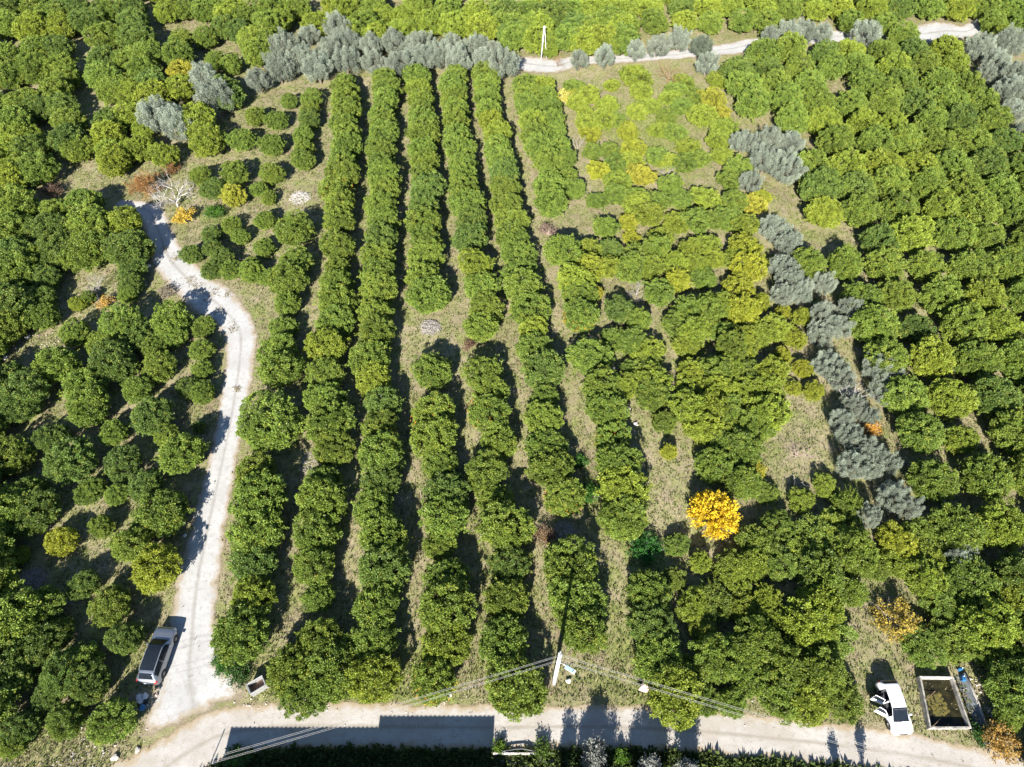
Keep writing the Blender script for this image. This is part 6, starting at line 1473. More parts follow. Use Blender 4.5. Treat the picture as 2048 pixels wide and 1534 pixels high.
# ------------------------------------------------------------------ rubble, grass and weeds: nobody could count them
def inside_road(x, y, lim): return road_dist(x, y) < lim
def rubble():
    rng = np.random.default_rng(91); spots = []
    for px, py, r, n in [(60, 690, 70, 130), (20, 700, 40, 60), (150, 650, 50, 50), (170, 1515, 90, 130), (380, 575, 40, 30), (500, 1408, 40, 25), (1000, 1525, 60, 60), (1500, 1420, 60, 30), (640, 1405, 60, 40), (180, 350, 60, 60), (860, 1400, 90, 60), (290, 1400, 30, 30), (1960, 1370, 30, 60), (1985, 1420, 20, 50)]:
        c = at(px, py); w = (at(px + r, py) - c).length
        a = rng.normal(size=(n, 2)) * w * .5; spots.append(np.stack([c.x + a[:, 0], c.y + a[:, 1] * .6], 1))
    c = np.concatenate(spots); n = len(c)
    base = np.array([(1, 0, 0), (-1, 0, 0), (0, 1, 0), (0, -1, 0), (0, 0, .8), (.1, .1, -.5)], dtype=float)
    tri = np.array([(0, 2, 4), (2, 1, 4), (1, 3, 4), (3, 0, 4), (2, 0, 5), (1, 2, 5), (3, 1, 5), (0, 3, 5)])
    s = rng.uniform(.025, .09, n) * rng.uniform(.7, 1.4, n)
    v = base[None] * s[:, None, None] * rng.uniform(.6, 1.3, (n, 6, 1)); a = rng.uniform(0, 6.28, n); ca, sa = np.cos(a), np.sin(a)
    x = v[..., 0] * ca[:, None] - v[..., 1] * sa[:, None]; y = v[..., 0] * sa[:, None] + v[..., 1] * ca[:, None]
    v = np.stack([x + c[:, :1], y + c[:, 1:], v[..., 2] + s[:, None] * .2], -1).reshape(-1, 3)
    f = (tri[None] + (np.arange(n) * 6)[:, None, None]).reshape(-1, 3)
    tag(link('rubble', np_mesh('rubble', v, f, M['stone'])), 'scattered pale rubble along verges and field edges', 'rubble', kind='stuff')
rubble()

def tufts(name, label, n, seed, weed, cols, hgt, blades, xr=(-62, 78), yr=(6.4, 128)):
    rng = np.random.default_rng(seed)
    # spots are thinned with distance, where the tufts get too small to see
    x = rng.uniform(*xr, n * 6); y = yr[0] + (yr[1] - yr[0]) * rng.random(n * 6) ** 1.35
    ok = np.abs(x) < (y * .582 + 49.6) * .78 + 2
    x, y = x[ok], y[ok]
    if not weed:                                                  # worn dry tufts in the middle of the track
        for px, py, r in ((330, 498, 8), (352, 516, 9), (395, 575, 14), (428, 582, 12), (413, 600, 10), (437, 620, 12), (466, 658, 8), (475, 778, 7), (455, 590, 8), (382, 560, 9)):
            c = at(px, py); w = (at(px + r, py) - c).length; x = np.concatenate([rng.normal(c.x, w * .5, 60), x]); y = np.concatenate([rng.normal(c.y, w * .6, 60), y])
    g = green_at(x, y); rd = road_dist(x, y)
    if not weed: rd[:600] = 2.0
    nz = np.sin(x * .9 + 2 * np.sin(y * .7)) * np.sin(y * 1.1 + 1.5 * np.sin(x * .5)) * .5 + .5
    pr = np.clip((g - .15) * 1.1 + .25 * nz, 0, 1) if weed else np.clip(.75 - .5 * g + .3 * nz, 0.05, 1)
    pr = pr * (np.clip((rd - .86) / .25, 0, 1) + (.015 if not weed else 0))
    for q in range(0, len(TREES)):                                # nothing shows beneath the crowns
        tx, ty, tr = TREES[q][1], TREES[q][2], TREES[q][3] * .62
        pr[((x - tx) ** 2 + (y - ty) ** 2) < tr * tr] = 0
    ok = rng.random(len(x)) < pr
    x, y, g = x[ok][:n], y[ok][:n], g[ok][:n]
    m = len(x)
    P = np.repeat(np.stack([x, y, np.full(m, -.05)], 1), blades, 0); k = len(P)
    size = np.repeat(rng.uniform(.6, 1.5, m), blades)
    P[:, :2] += rng.normal(size=(k, 2)) * .09 * size[:, None]
    A = norm(np.concatenate([rng.normal(size=(k, 2)) * .75, np.ones((k, 1))], 1))
    L = size * rng.uniform(*hgt, k)
    me = leaf_cloud(name, P, A, L, L * (.5 if weed else .2), None, rng, np.clip(np.repeat(rng.random(m), blades) * .7 + rng.random(k) * .3, 0, 1), fold=.1)
    t = NT(name + '_blades')
    lv = t.attr('leaf').outputs['Fac']
    c = t.mix(lv, cols[0], cols[1])
    t.lk(c, t.b.inputs['Base Color']); t.b.inputs['Roughness'].default_value = .8; t.b.inputs['Specular IOR Level'].default_value = .15
    tr = t.new('ShaderNodeBsdfTranslucent'); t.lk(c, tr.inputs['Color']); ms = t.new('ShaderNodeMixShader'); ms.inputs[0].default_value = .25
    t.lk(t.b.outputs[0], ms.inputs[1]); t.lk(tr.outputs[0], ms.inputs[2]); t.lk(ms.outputs[0], t.out.inputs['Surface'])
    me.materials.append(t.m)
    tag(link(name, me), label, 'grass', kind='stuff')
tufts('dry_grass', 'dry straw-coloured grass between the trees', 60000, 95, False, ((.20, .16, .10), (.40, .345, .21)), (.10, .28), 4)
tufts('green_weeds', 'low green weeds scattered over the orchard floor', 80000, 96, True, ((.07, .115, .025), (.20, .23, .065)), (.08, .20), 4)
tufts('verge_weeds', 'dark green weeds on the strip below the lower road', 9000, 97, True, ((.04, .075, .02), (.11, .14, .04)), (.2, .5), 6, (-26, 32), (5.0, 9.0))

# ------------------------------------------------------------------ cars
def catmull(P, n):
    """P (k, ...) control rows -> n samples"""
    k = len(P); u = np.linspace(0, k - 1, n); i = np.clip(u.astype(int), 0, k - 2); t = (u - i).reshape(-1, *([1] * (P.ndim - 1)))
    p0, p1, p2, p3 = P[np.maximum(i - 1, 0)], P[i], P[i + 1], P[np.minimum(i + 2, k - 1)]
    m1, m2 = (p2 - p0) * .35, (p3 - p1) * .35
    return (2 * t ** 3 - 3 * t ** 2 + 1) * p1 + (t ** 3 - 2 * t ** 2 + t) * m1 + (-2 * t ** 3 + 3 * t ** 2) * p2 + (t ** 3 - t ** 2) * m2

class Car:
    def __init__(self, st, W):
        """st rows: x, half-width, belt z, top z, half-width of the top, sill z"""
        rows = []
        for x, w, bz, tz, tw, sz in st:
            w *= W / 2
            rows.append([(x, 0, sz), (x, w * .86, sz), (x, w * .985, sz + .14), (x, w, sz + (bz - sz) * .58), (x, w * .955, bz), (x, tw * W / 2, tz - (.05 if tz - bz > .2 else .02)), (x, tw * W / 2 * .62, tz), (x, 0, tz + .012)])
        self.P = np.array(rows)                                   # (stations, ring, 3)
        self.x = self.P[:, 0, 0]
    def surf(self, u0, u1, v0, v1, nu, nv, side=1, off=0.0):
        """patch of the skin between stations u0..u1 and ring places v0..v1"""
        k = len(self.P); full = catmull(self.P, (k - 1) * 8 + 1)
        full = np.swapaxes(catmull(np.swapaxes(full, 0, 1), 7 * 8 + 1), 0, 1)
        uu = np.linspace(u0, u1, nu) * 8; vv = np.linspace(v0, v1, nv) * 8
        def samp(u, v):
            i = np.clip(u.astype(int), 0, full.shape[0] - 2); j = np.clip(v.astype(int), 0, full.shape[1] - 2); a = (u - i)[..., None]; b = (v - j)[..., None]
            return full[i, j] * (1 - a) * (1 - b) + full[i + 1, j] * a * (1 - b) + full[i, j + 1] * (1 - a) * b + full[i + 1, j + 1] * a * b
        U, V = np.meshgrid(uu, vv, indexing='ij')
        p = samp(U, V)
        if off:
            du = samp(np.minimum(U + .5, full.shape[0] - 1.001), V) - samp(np.maximum(U - .5, 0), V); dv = samp(U, np.minimum(V + .5, full.shape[1] - 1.001)) - samp(U, np.maximum(V - .5, 0))
            nn = np.cross(dv, du); nn /= np.maximum(np.linalg.norm(nn, axis=-1, keepdims=True), 1e-9)
            p = p + nn * off
        p = p.copy(); p[..., 1] *= side
        return p
    @staticmethod
    def grid(mb, p):
        n, m = p.shape[:2]
        mb.add(p.reshape(-1, 3).tolist(), [(i * m + j, i * m + j + 1, (i + 1) * m + j + 1, (i + 1) * m + j) for i in range(n - 1) for j in range(m - 1)])
    def u_of(self, x): return float(np.interp(x, self.x, np.arange(len(self.x))))
    def body(self, parent, mat, hole=None):
        mb = MB(); k = len(self.P)
        for side in (1, -1):
            nu, nv = (k - 1) * 5 + 1, 36
            p = self.surf(0, k - 1, 0, 7, nu, nv, side)
            n, m = p.shape[:2]; fs = []
            for i in range(n - 1):
                for j in range(m - 1):
                    if hole and side == hole[0]:
                        xc = p[i, j, 0]; v = j * 7 / (m - 1)
                        if hole[1] < xc < hole[2] and 1.7 < v < 4.86: continue
                    fs.append((i * m + j, i * m + j + 1, (i + 1) * m + j + 1, (i + 1) * m + j))
            mb.add(p.reshape(-1, 3).tolist(), fs)
        for s in (0, k - 1):                                       # close the ends
            ring = self.surf(s, s, 0, 7, 1, 15, 1)[0].tolist(); other = [(a, -b, c) for a, b, c in ring][::-1]
            mb.add(ring + other, [tuple(range(len(ring) * 2))])
        o = mb.build('body', mat, parent, True)
        return o
    def patch(self, name, mat, parent, x0, x1, v0, v1, side=1, off=.014, nu=24, nv=12, both=False):
        mb = MB(); u0, u1 = self.u_of(x0), self.u_of(x1)
        for s in ((1, -1) if both else (side,)): self.grid(mb, self.surf(u0, u1, v0, v1, nu, nv, s, off))
        return mb.build(name, mat, parent, True)

def wheel(parent, x, y, r=.33, w=.22):
    t = MB(); prof = [(r * .62, -w / 2), (r * .94, -w / 2), (r, -w / 2 + .03), (r, w / 2 - .03), (r * .94, w / 2), (r * .62, w / 2)]
    n = 20; vs = [(math.cos(6.2832 * k / n) * a, b, math.sin(6.2832 * k / n) * a) for k in range(n) for a, b in prof]
    m = len(prof); fs = [(k * m + j, k * m + j + 1, ((k + 1) % n) * m + j + 1, ((k + 1) % n) * m + j) for k in range(n) for j in range(m - 1)]
    t.add(vs, fs)
    o = t.build('wheel', M['tyre_rubber'], parent, True, loc=(x, y, r))
    s = 1 if y > 0 else -1; rm = MB()
    rm.tube([(0, -w * .3, 0), (0, w * .3, 0)], r * .62, 20)
    for k in range(5):
        a = 6.2832 * k / 5
        rm.box((math.cos(a) * r * .32, s * w * .36, math.sin(a) * r * .32), (r * .55, .04, .06), Matrix.Rotation(-a, 3, 'Y'))
    rm.build('rim', M['rim_metal'], o)

def silver_car():
    a, b = at(297, 1357, .8), at(331, 1262, .8)
    c = (a + b) / 2; d = b - a
    e = empty('parked_car', (c.x, c.y, .01), math.atan2(d.y, d.x))
    st = [(-2.30, .78, .86, .92, .66, .38), (-2.24, .90, .98, 1.04, .74, .30), (-2.08, .97, 1.04, 1.16, .72, .24), (-1.82, 1.0, 1.05, 1.44, .67, .22), (-1.55, 1.0, 1.05, 1.57, .67, .22), (-.8, 1.0, 1.03, 1.645, .68, .22), (.0, 1.0, 1.01, 1.64, .67, .22),
          (.48, 1.0, 1.0, 1.55, .66, .22), (.9, 1.0, .99, 1.27, .70, .22), (1.22, 1.0, .97, 1.04, .76, .22), (1.75, .98, .92, .985, .74, .22), (2.08, .92, .82, .88, .68, .26), (2.25, .80, .68, .72, .58, .32), (2.32, .66, .56, .58, .45, .38)]
    k = Car(st, 1.86); k.body(e, M['silver_paint'])
    k.patch('windscreen', M['car_glass'], e, .50, 1.16, 5.15, 7, both=True)
    k.patch('roof_panel', M['car_glass'], e, -1.42, .46, 5.25, 7, both=True)
    k.patch('rear_window', M['car_glass'], e, -2.04, -1.66, 5.3, 7, both=True)
    for s in (1, -1):
        k.patch('side_window', M['car_glass'], e, -1.72, -.62, 4.12, 4.88, s)
        k.patch('side_window', M['car_glass'], e, -.54, .72, 4.12, 4.88, s)
        k.patch('tail_light', M['tail_red'], e, -2.285, -2.10, 3.4, 4.9, s, nu=6)
        k.patch('headlight', M['lamp_clear'], e, 2.02, 2.24, 3.5, 4.6, s, nu=6)
        m = MB(); m.box((.72, s * 1.0, 1.03), (.16, .2, .13)); m.build('mirror', M['silver_paint'], e, bevel=.03)
        r = MB(); r.tube([(-1.5, s * .62, 1.585), (-1.2, s * .64, 1.64), (.1, s * .63, 1.65), (.4, s * .61, 1.59)], .018, 5); r.build('roof_rail', M['galvanised'], e)
        for x in (-1.38, 1.42):
            arch = MB(); n = 12
            arch.tube([(x + math.cos(t) * .40, s * .925, .36 + math.sin(t) * .40) for t in np.linspace(0, math.pi, n)], .035, 5); arch.build('wheel_arch', M['black_trim'], e)
            wheel(e, x, s * .84, .36, .24)
    p = MB(); p.box((-2.31, 0, .72), (.02, .5, .11)); p.build('number_plate', M['white_paint'], e)
    tag(e, 'silver car with a dark glass roof parked on the track edge', 'car')
silver_car()

def door(parent, hx, length, side, ang, fr):
    """a door hinged at its front edge; local x runs back from the hinge, y outwards"""
    h = empty('door', (hx, side * .85, 0)); h.parent = parent
    h.rotation_euler = (0, 0, side * -ang if side > 0 else ang)
    g = MB(); L = length; s = side
    prof = [(.34, .02), (.46, .055), (.66, .07), (.90, .03)]
    vs = []; xs = np.linspace(0, -L, 7)
    for x in xs:
        for z, y in prof: vs.append((x, s * y, z))
        for z, y in prof[::-1]: vs.append((x, s * (y - .10), z))
    m = 8
    fs = [(i * m + j, i * m + (j + 1) % m, (i + 1) * m + (j + 1) % m, (i + 1) * m + j) for i in range(6) for j in range(m)]
    fs += [tuple(range(m)), tuple(6 * m + q for q in range(m))]
    g.add(vs, fs); pn = g.build('panel', M['white_paint'], h, True)
    f = MB()
    top = [(-.04, .0, .9), (-.42 if fr else -.12, -.12 * s, 1.34), (-L * .9, -.15 * s, 1.36), (-L, -.0, .92)]
    f.tube(top, .035, 6); f.build('window_frame', M['white_paint'], h, True)
    gl = MB(); gl.add([(top[0][0], top[0][1], .91), top[1], top[2], (top[3][0], top[3][1], .93)], [(0, 1, 2, 3)])
    gl.build('window', M['car_glass'], h)
    tr = MB(); tr.box((-L * .5, s * -.05, .66), (L * .82, .05, .34)); tr.build('door_lining', M['seat_cloth'], h, bevel=.02)
    hd = MB(); hd.box((-L * .85, s * .075, .82), (.18, .03, .03)); hd.build('handle', M['black_trim'], h)
    return h

def white_car():
    a, b = at(1775, 1368, .8), at(1804, 1461, .6)                # rear, front
    c = (a + b) / 2; d = b - a
    e = empty('parked_car', (c.x, c.y, .01), math.atan2(d.y, d.x))
    st = [(-1.99, .66, .80, .86, .52, .38), (-1.93, .88, .95, 1.02, .68, .30), (-1.80, .98, .98, 1.2, .70, .24), (-1.62, 1.0, .98, 1.38, .68, .22), (-1.35, 1.0, .97, 1.46, .68, .22), (-.6, 1.0, .95, 1.51, .69, .22), (.0, 1.0, .93, 1.48, .68, .22),
          (.25, 1.0, .93, 1.40, .68, .22), (.72, 1.0, .92, 1.17, .72, .22), (1.15, 1.0, .90, .96, .77, .22), (1.55, .98, .85, .92, .75, .22), (1.80, .93, .76, .82, .70, .26), (1.94, .82, .64, .68, .60, .32), (2.0, .68, .54, .56, .46, .36)]
    side = -1                                                      # the open side
    k = Car(st, 1.72); k.body(e, M['white_paint'], hole=(side, -1.25, .68))
    k.patch('windscreen', M['car_glass'], e, .18, 1.13, 5.12, 7, both=True)
    k.patch('rear_window', M['car_glass'], e, -1.90, -1.60, 5.2, 7, both=True)
    k.patch('side_window', M['car_glass'], e, -1.36, -.42, 4.12, 4.9, -side)
    k.patch('side_window', M['car_glass'], e, -.36, .68, 4.12, 4.9, -side)
    for s in (1, -1):
        k.patch('headlight', M['lamp_clear'], e, 1.70, 1.92, 3.6, 4.7, s, nu=6)
        k.patch('tail_light', M['tail_red'], e, -1.95, -1.80, 3.6, 4.9, s, nu=6)
        for x in (-1.22, 1.24):
            arch = MB(); arch.tube([(x + math.cos(t) * .36, s * .855, .33 + math.sin(t) * .36) for t in np.linspace(0, math.pi, 12)], .03, 5); arch.build('wheel_arch', M['black_trim'], e)
            wheel(e, x, s * .77, .32, .21)
    m = MB(); m.box((.66, -side * .93, .96), (.14, .2, .13)); m.build('mirror', M['white_paint'], e, bevel=.03)
    gr = MB(); gr.tube([(1.99, -.34, .66), (2.02, 0, .66), (1.99, .34, .66)], .03, 5); gr.build('grille', M['black_trim'], e)
    wp = MB(); wp.tube([(1.2, -.45, 1.0), (1.13, .05, 1.03)], .012, 4); wp.build('wiper', M['black_trim'], e)
    it = MB(); it.box((-.35, 0, .30), (2.0, 1.42, .06)); it.build('cabin_floor', M['seat_cloth'], e)
    ls = MB(); ls.box((-.35, -side * .66, .62), (1.9, .05, .6)); ls.build('cabin_lining', M['seat_cloth'], e)
    cl = MB(); cl.box((-.4, 0, 1.40), (1.5, 1.02, .02)); cl.build('head_lining', M['seat_cloth'], e)
    ds = MB(); ds.box((.62, 0, .72), (.3, 1.3, .35)); ds.build('dashboard', M['black_trim'], e, bevel=.05)
    for y in (-.36, .36):
        s = MB(); s.box((-.1, y, .48), (.5, .48, .2)); s.box((-.38, y, .82), (.14, .46, .62), Matrix.Rotation(-.2, 3, 'Y')); s.build('seat', M['seat_cloth'], e, bevel=.05)
    s = MB(); s.box((-.98, 0, .48), (.5, 1.2, .2)); s.box((-1.24, 0, .8), (.14, 1.2, .6), Matrix.Rotation(-.2, 3, 'Y')); s.build('rear_seat', M['seat_cloth'], e, bevel=.05)
    pl = MB(); pl.tube([(-.29, side * .80, .3), (-.29, side * .78, .95), (-.32, side * .62, 1.42)], .045, 6); pl.build('door_pillar', M['white_paint'], e, True)
    door(e, .66, .95, side, 1.02, True)
    door(e, -.28, .92, side, 1.08, False)
    tag(e, 'white hatchback with both doors of one side open, beside the water basin', 'car')
white_car()

# ------------------------------------------------------------------ basin with its liner channel
def basin():
    zt = .62
    tl, tr, br, bl = at(1843.5, 1355.5, zt), at(1905, 1356.5, zt), at(1939, 1452.5, zt), at(1862.5, 1452.5, zt)
    e = empty('water_basin', ((tl + br) / 2).to_tuple()[:2] + (0,))
    o = Vector((e.location.x, e.location.y, 0))
    q = [p - o for p in (tl, tr, br, bl)]
    cen = sum(q, Vector()) / 4
    outp = []
    for p in q:
        d = Vector((p.x - cen.x, p.y - cen.y, 0)); outp.append(p + Vector((math.copysign(.14, d.x), math.copysign(.15, d.y), 0)))
    for i, (mat) in enumerate(('pale_concrete', 'concrete', 'concrete', 'concrete')):
        j = (i + 1) % 4; mb = MB(); dz = .004 * i
        ins = [Vector((q[i].x, q[i].y, zt + dz)), Vector((q[j].x, q[j].y, zt + dz)), Vector((outp[j].x, outp[j].y, zt + dz)), Vector((outp[i].x, outp[i].y, zt + dz))]
        low = [Vector((p.x, p.y, -.9)) for p in ins]
        mb.add(ins + low, [(0, 1, 2, 3), (4, 7, 6, 5), (0, 4, 5, 1), (1, 5, 6, 2), (2, 6, 7, 3), (3, 7, 4, 0)])
        mb.build('wall', M[mat], e, bevel=.03)
    w = MB(); w.add([Vector((p.x, p.y, .10)) for p in q], [(3, 2, 1, 0)]); w.build('water', M['pond_water'], e)
    rng = np.random.default_rng(33)
    al = MB()
    for k in range(60):
        a = rng.uniform(0, 6.28); r = rng.random() ** .6
        c = Vector((cen.x - .25 + math.cos(a) * r * .95, cen.y - .1 + math.sin(a) * r * .8, .11 + .01 * rng.random()))
        n = 7; s = rng.uniform(.08, .22)
        vs = [c + Vector((math.cos(6.28 * t / n) * s * rng.uniform(.6, 1.2), math.sin(6.28 * t / n) * s * rng.uniform(.6, 1.2), 0)) for t in range(n)] + [c + Vector((0, 0, .02))]
        al.add(vs, [(t, (t + 1) % n, n) for t in range(n)])
    al.build('algae', M['algae'], e)
    tag(e, 'concrete irrigation basin of dark water with yellow-green algae', 'basin')
    for i, (p0, p1) in enumerate([((1852, 1400), (1870, 1382)), ((1866, 1452), (1880, 1438))]):
        a, b = at(*p0, .72), at(*p1, .12)
        mb = MB(); mb.tube([a, b], .03, 6)
        s = mb.build('stick', M['timber']); tag(s, ['brown stick leaning into the basin from its left wall', 'thin stick at the near corner of the basin'][i], 'stick')
    # channel with grey liner along the right wall
    z = .35
    c = [at(1910, 1352, z), at(1930, 1345, z), at(1972, 1452, z), at(1950, 1455, z)]
    e2 = empty('lined_channel', (c[0].x, c[0].y, 0)); o = Vector((c[0].x, c[0].y, 0))
    n = 22; m = 9; P = []
    for i in range(n):
        t = i / (n - 1); a = c[0].lerp(c[3], t) - o; b = c[1].lerp(c[2], t) - o
        for j in range(m):
            s = j / (m - 1); p = a.lerp(b, s); p.z = z - .42 * math.sin(math.pi * s) ** .6 + .05 * math.sin(i * 1.9 + j * 2.3) + .03 * math.sin(i * .8 - j)
            P.append(p)
    mb = MB(); mb.add(P, [(i * m + j, i * m + j + 1, (i + 1) * m + j + 1, (i + 1) * m + j) for i in range(n - 1) for j in range(m - 1)])
    mb.build('liner', M['grey_sheet'], e2, True)
    kb = MB(); a, b = c[1] - o, c[2] - o
    kb.tube([a + Vector((.1, 0, -.3)), a.lerp(b, .5) + Vector((.15, 0, -.25)), b + Vector((.1, 0, -.3))], .22, 7); kb.build('bank', M['stone'], e2, True)
    tag(e2, 'channel lined with crumpled grey sheet along the basin', 'channel')
    for i, (px, py, s) in enumerate([(1921, 1338, .34), (1927, 1357, .42)]):
        p = at(px, py, .3)
        e3 = empty('blue_can', (p.x, p.y, .05), .4 + i)
        b = MB(); b.box((0, 0, .2), (s, s * .7, .42)); b.build('body', M['blue_plastic'], e3, bevel=.06)
        h = MB(); h.tube([(-s * .3, 0, .41), (-s * .2, 0, .48), (s * .1, 0, .48), (s * .2, 0, .41)], .025, 6); h.build('handle', M['blue_plastic'], e3)
        cp = MB(); cp.tube([(s * .33, 0, .40), (s * .33, 0, .46)], .05, 8); cp.build('cap', M['white_paint'], e3)
        tag(e3, ['light blue can at the top of the lined channel', 'deeper blue can lower down at the lined channel'][i], 'can')
basin()

# ------------------------------------------------------------------ poles, lamp and wires
def main_pole():
    p = at(1108, 1366); e = empty('utility_pole', (p.x, p.y, -.05))
    Hh = 9.2; mb = MB()
    mb.tube([(0, 0, -.3), (0, 0, Hh * .5), (0, 0, Hh)], [.20, .165, .13], 10); mb.build('shaft', M['whitewash'], e, True)
    tp = MB(); tp.tube([(0, 0, Hh), (.02, 0, Hh + .55)], [.05, .035], 6); tp.box((0, -.02, Hh - .25), (.30, .26, .42)); tp.box((.0, -.02, Hh - 1.1), (.26, .24, .2)); tp.build('pole_head', M['galvanised'], e, bevel=.02)
    for i, z in enumerate((Hh + .45, Hh + .1, Hh - .9, Hh - 1.25)):
        q = MB(); q.tube([(0, -.2, z), (0, .05, z)], .05, 6); q.tube([(0, -.24, z - .07), (0, -.24, z + .09)], [.06, .04], 8); q.build('insulator', M['pale_concrete'], e)
    arm = MB(); arm.tube([(.05, 0, Hh - 2.4), (.35, -.2, Hh - 2.15), (.55, -.35, Hh - 2.2)], .035, 6); arm.build('lamp_arm', M['galvanised'], e)
    lp = MB(); lp.box((.80, -.52, Hh - 2.28), (.75, .30, .14), Matrix.Rotation(math.radians(-32), 3, 'Z')); l = lp.build('lamp_head', M['lamp_blue'], e, bevel=.04)
    lf = MB(); lf.box((1.08, -.70, Hh - 2.29), (.26, .32, .16), Matrix.Rotation(math.radians(-32), 3, 'Z')); lf.build('lamp_glass', M['white_paint'], l, bevel=.03)
    tag(e, 'whitewashed concrete utility pole with a street lamp by the lower road', 'pole')
    return Vector((p.x, p.y, 0)), Hh
PB, PH = main_pole()

def side_pole(x, y, label):
    e = empty('utility_pole', (x, y, -.05)); mb = MB()
    mb.tube([(0, 0, -.3), (0, 0, 9.0)], [.2, .13], 10); mb.build('shaft', M['whitewash'], e, True)
    q = MB(); q.box((0, 0, 8.6), (.3, .26, .4)); q.build('pole_head', M['galvanised'], e, bevel=.02)
    tag(e, label, 'pole')
SL, SR = Vector((-55.0, -2.6, 0)), Vector((60.0, -2.4, 0))
side_pole(SL.x, SL.y, 'concrete pole past the bottom left end of the wires')
side_pole(SR.x, SR.y, 'concrete pole past the bottom right end of the wires')
for side, S in (('left', SL), ('right', SR)):
    for i, dz in enumerate((.45, .1, -.9, -1.25)):
        a = PB + Vector((0, -.2, PH + dz)); b = S + Vector((0, 0, 9.0 + dz * .9))
        pts = []
        for k in range(25):
            t = k / 24; q = a.lerp(b, t); q.z -= 4 * t * (1 - t) * (1.1 + .08 * i); pts.append(q)
        mb = MB(); mb.tube(pts, .0075, 4)
        o = mb.build('overhead_wire', M['wire_metal'])
        tag(o, '%s overhead wire running from the concrete pole to the lower %s' % (['topmost', 'second', 'third', 'lowest'][i], side), 'wire', 'overhead wires')

def far_pole():
    p = at(1082, 118); e = empty('forked_pole', (p.x, p.y, 0))
    a = MB(); a.tube([(0, 0, -.2), (.35, 0, 5.4)], [.11, .08], 8); a.build('leg', M['whitewash'], e, True)
    b = MB(); b.tube([(.95, 0, -.2), (.38, 0, 5.3)], [.05, .04], 6); b.build('leg', M['whitewash'], e, True)
    h = MB(); h.tube([(.1, 0, 5.2), (.7, 0, 5.2)], .04, 6); h.build('crossbar', M['galvanised'], e)
    tag(e, 'white forked pole among the trees behind the pale lane', 'pole')
far_pole()

# ------------------------------------------------------------------ bin, litter, shadow strip, slab below the road
def bin_box():
    p = at(515, 1372, .6); e = empty('metal_bin', (p.x, p.y, .02), math.radians(33))
    L, W, Hh, t = 1.35, .8, 1.0, .05
    for nm, c, s in (('side', (0, W / 2, Hh / 2), (L, t, Hh)), ('side', (0, -W / 2, Hh / 2), (L, t, Hh)), ('end', (L / 2 - t, 0, Hh / 2), (t, W - t - .004, Hh)), ('end', (-L / 2 + t, 0, Hh / 2), (t, W - t - .004, Hh)), ('floor', (0, 0, .12), (L - .16, W - t - .01, .06))):
        m = MB(); m.box(c, s); m.build(nm, M['galvanised' if nm != 'floor' else 'rusty_steel'], e)
    r = MB(); r.tube([(-L / 2, W / 2 + .03, Hh), (L / 2, W / 2 + .03, Hh), (L / 2, -W / 2 - .03, Hh), (-L / 2, -W / 2 - .03, Hh), (-L / 2, W / 2 + .03, Hh)], .025, 6); r.build('rim', M['galvanised'], e)
    rb = MB(); rb.box((0, 0, .3), (L - .2, W - .12, .25)); rb.build('rubbish', M['rusty_steel'], e)
    for x in (-L * .36, L * .36):
        for y in (-W * .36, W * .36):
            w = MB(); w.tube([(x, y - .03, .06), (x, y + .03, .06)], .07, 10); w.build('wheel', M['tyre_rubber'], e)
    tag(e, 'grey open metal bin at the corner of track and road', 'bin')
bin_box()
def litter():
    rng = np.random.default_rng(44); p = at(287, 1395)
    cols = ['paper_litter', 'blue_plastic', 'paper_litter', 'pink_cloth', 'black_plastic', 'paper_litter']
    for i in range(6):
        bm = bmesh.new(); bmesh.ops.create_icosphere(bm, subdivisions=2, radius=1)
        for v in bm.verts: v.co *= 1 + rng.normal() * .16
        me = bpy.data.meshes.new('rubbish_bag'); bm.to_mesh(me); bm.free(); me.materials.append(M[cols[i]])
        o = link('rubbish_bag', me, None, (p.x + rng.normal() * .35, p.y + rng.normal() * .55, .1)); s = rng.uniform(.12, .26); o.scale = (s, s * 1.2, s * .7)
        tag(o, 'crumpled %s in the litter pile behind the silver car' % ['white bag', 'blue scrap', 'torn pale paper', 'pink rag', 'black bag', 'small pale paper'][i], 'litter', 'litter behind the silver car')
litter()
def below_road():
    a, b = at(986, 1507, .3), at(1090, 1508, .3)
    e = empty('kerb_wall', (a.x, a.y, 0)); m = MB(); L = (b - a).length
    m.box((L / 2, 0, .1), (L, .16, .42)); m.build('coping', M['pale_concrete'], e, bevel=.02)
    tag(e, 'low pale concrete kerb wall below the road', 'wall')
    pts = [at(px, py, .35) for px, py in ((998, 1505), (1012, 1501), (1030, 1498), (1045, 1497), (1060, 1500), (1078, 1504))]
    m = MB(); m.tube(pts, .07, 8); o = m.build('shadow_strip', M['black_plastic'], None, True)  # black tube imitates the dark shadow gap along the kerb
    tag(o, 'bent black strip standing in for the shadow gap at the low kerb wall', 'shadow strip')
    c = [at(1000, 1516, .02), at(1170, 1522, .02), at(1170, 1620, .02), at(1000, 1620, .02)]
    m = MB(); m.add(c + [Vector((q.x, q.y, -.2)) for q in c], [(3, 2, 1, 0), (4, 5, 6, 7), (0, 1, 5, 4), (1, 2, 6, 5), (2, 3, 7, 6), (3, 0, 4, 7)])
    tag(m.build('concrete_yard', M['concrete']), kind='structure')
    q = at(1008, 1540, .5); e = empty('water_tank', (q.x - .6, q.y - .4, 0)); m = MB()
    m.tube([(0, 0, .02), (0, 0, .9), (0, 0, 1.0)], [.62, .62, .5], 20); m.build('drum', M['black_plastic'], e, True)
    l = MB(); l.tube([(0, 0, 1.0), (0, 0, 1.08)], .2, 14); l.build('lid', M['black_plastic'], e, True)
    tag(e, 'round black water tank at the bottom edge by the concrete yard', 'tank')
below_road()

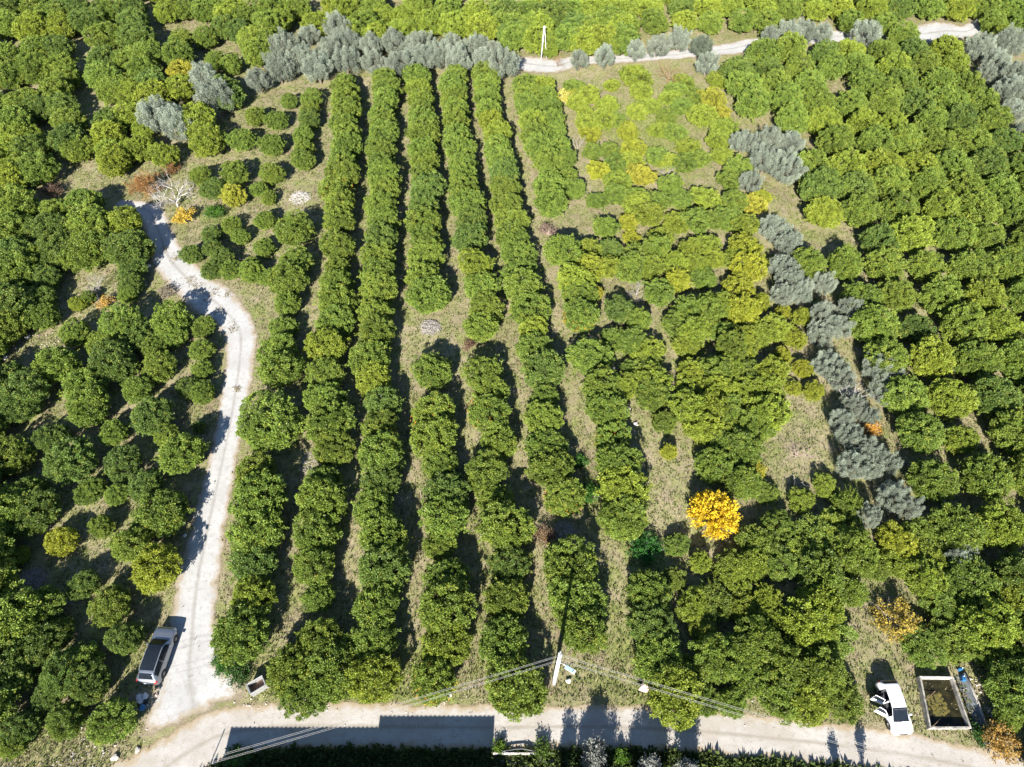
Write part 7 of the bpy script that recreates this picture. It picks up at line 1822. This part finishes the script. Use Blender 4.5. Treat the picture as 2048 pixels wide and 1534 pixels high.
# ------------------------------------------------------------------ the two sheds just below the picture; their shade lies on the road
def shed(name, x0, x1, ynorth, ysouth, hn, hs, label, mast=False):
    e = empty(name, ((x0 + x1) / 2, (ynorth + ysouth) / 2, 0)); cx, cy = e.location.x, e.location.y
    t = .2
    for nm, c, s in (('wall', ((x0 + x1) / 2, ynorth - .45, (hn - .25) / 2), (x1 - x0 - .5, t, hn - .25)), ('wall', ((x0 + x1) / 2, ysouth + .45, (hs - .25) / 2), (x1 - x0 - .5, t, hs - .25)),
                     ('wall', (x0 + .35, (ynorth + ysouth) / 2, (hs - .25) / 2), (t, ynorth - ysouth - 1.12, hs - .25)), ('wall', (x1 - .35, (ynorth + ysouth) / 2, (hs - .25) / 2), (t, ynorth - ysouth - 1.12, hs - .25))):
        m = MB(); m.box((c[0] - cx, c[1] - cy, c[2]), s); m.build(nm, M['plaster'], e)
    nx = int((x1 - x0) / .09); P = []
    for j, (y, h) in enumerate(((ysouth, hs), (ynorth, hn))):
        for i in range(nx + 1):
            P.append((x0 + (x1 - x0) * i / nx - cx, y - cy + .012 * math.sin(i * 2.1), h + .028 * math.sin(i * math.pi / 2)))
    m = MB(); m.add(P, [(i, i + 1, nx + 2 + i, nx + 1 + i) for i in range(nx)])
    m.build('roof', M['roof_sheet'], e, True)
    d = MB(); d.box(((x0 + x1) / 2 - cx + 1.5, ynorth - .34 - cy, 1.1), (1.6, .05, 2.2)); d.build('door', M['timber'], e)
    for k in (.2, .75):
        w = MB(); w.box((x0 + (x1 - x0) * k - cx, ynorth - .34 - cy, 1.7), (1.0, .05, .9)); w.build('window', M['car_glass'], e)
    if mast:
        k = MB(); k.tube([(x0 - .55 - cx, ynorth - .3 - cy, -.05), (x0 - .5 - cx, ynorth - .3 - cy, hn + .1)], .04, 6); k.build('mast', M['galvanised'], e)
        k = MB(); k.tube([(x0 - 1.3 - cx, ynorth - .3 - cy, 0), (x0 - .52 - cx, ynorth - .3 - cy, 3.4)], .03, 5); k.build('brace', M['galvanised'], e)
    tag(e, label, 'shed')
shed('farm_shed', -24.0, -12.20, 2.35, -5.5, 5.0, 4.0, 'lower farm shed with corrugated roof shading the lower road', True)
shed('farm_shed', -12.35, -3.1, 2.35, -5.5, 5.55, 4.4, 'taller farm shed with corrugated roof beside the lower one')
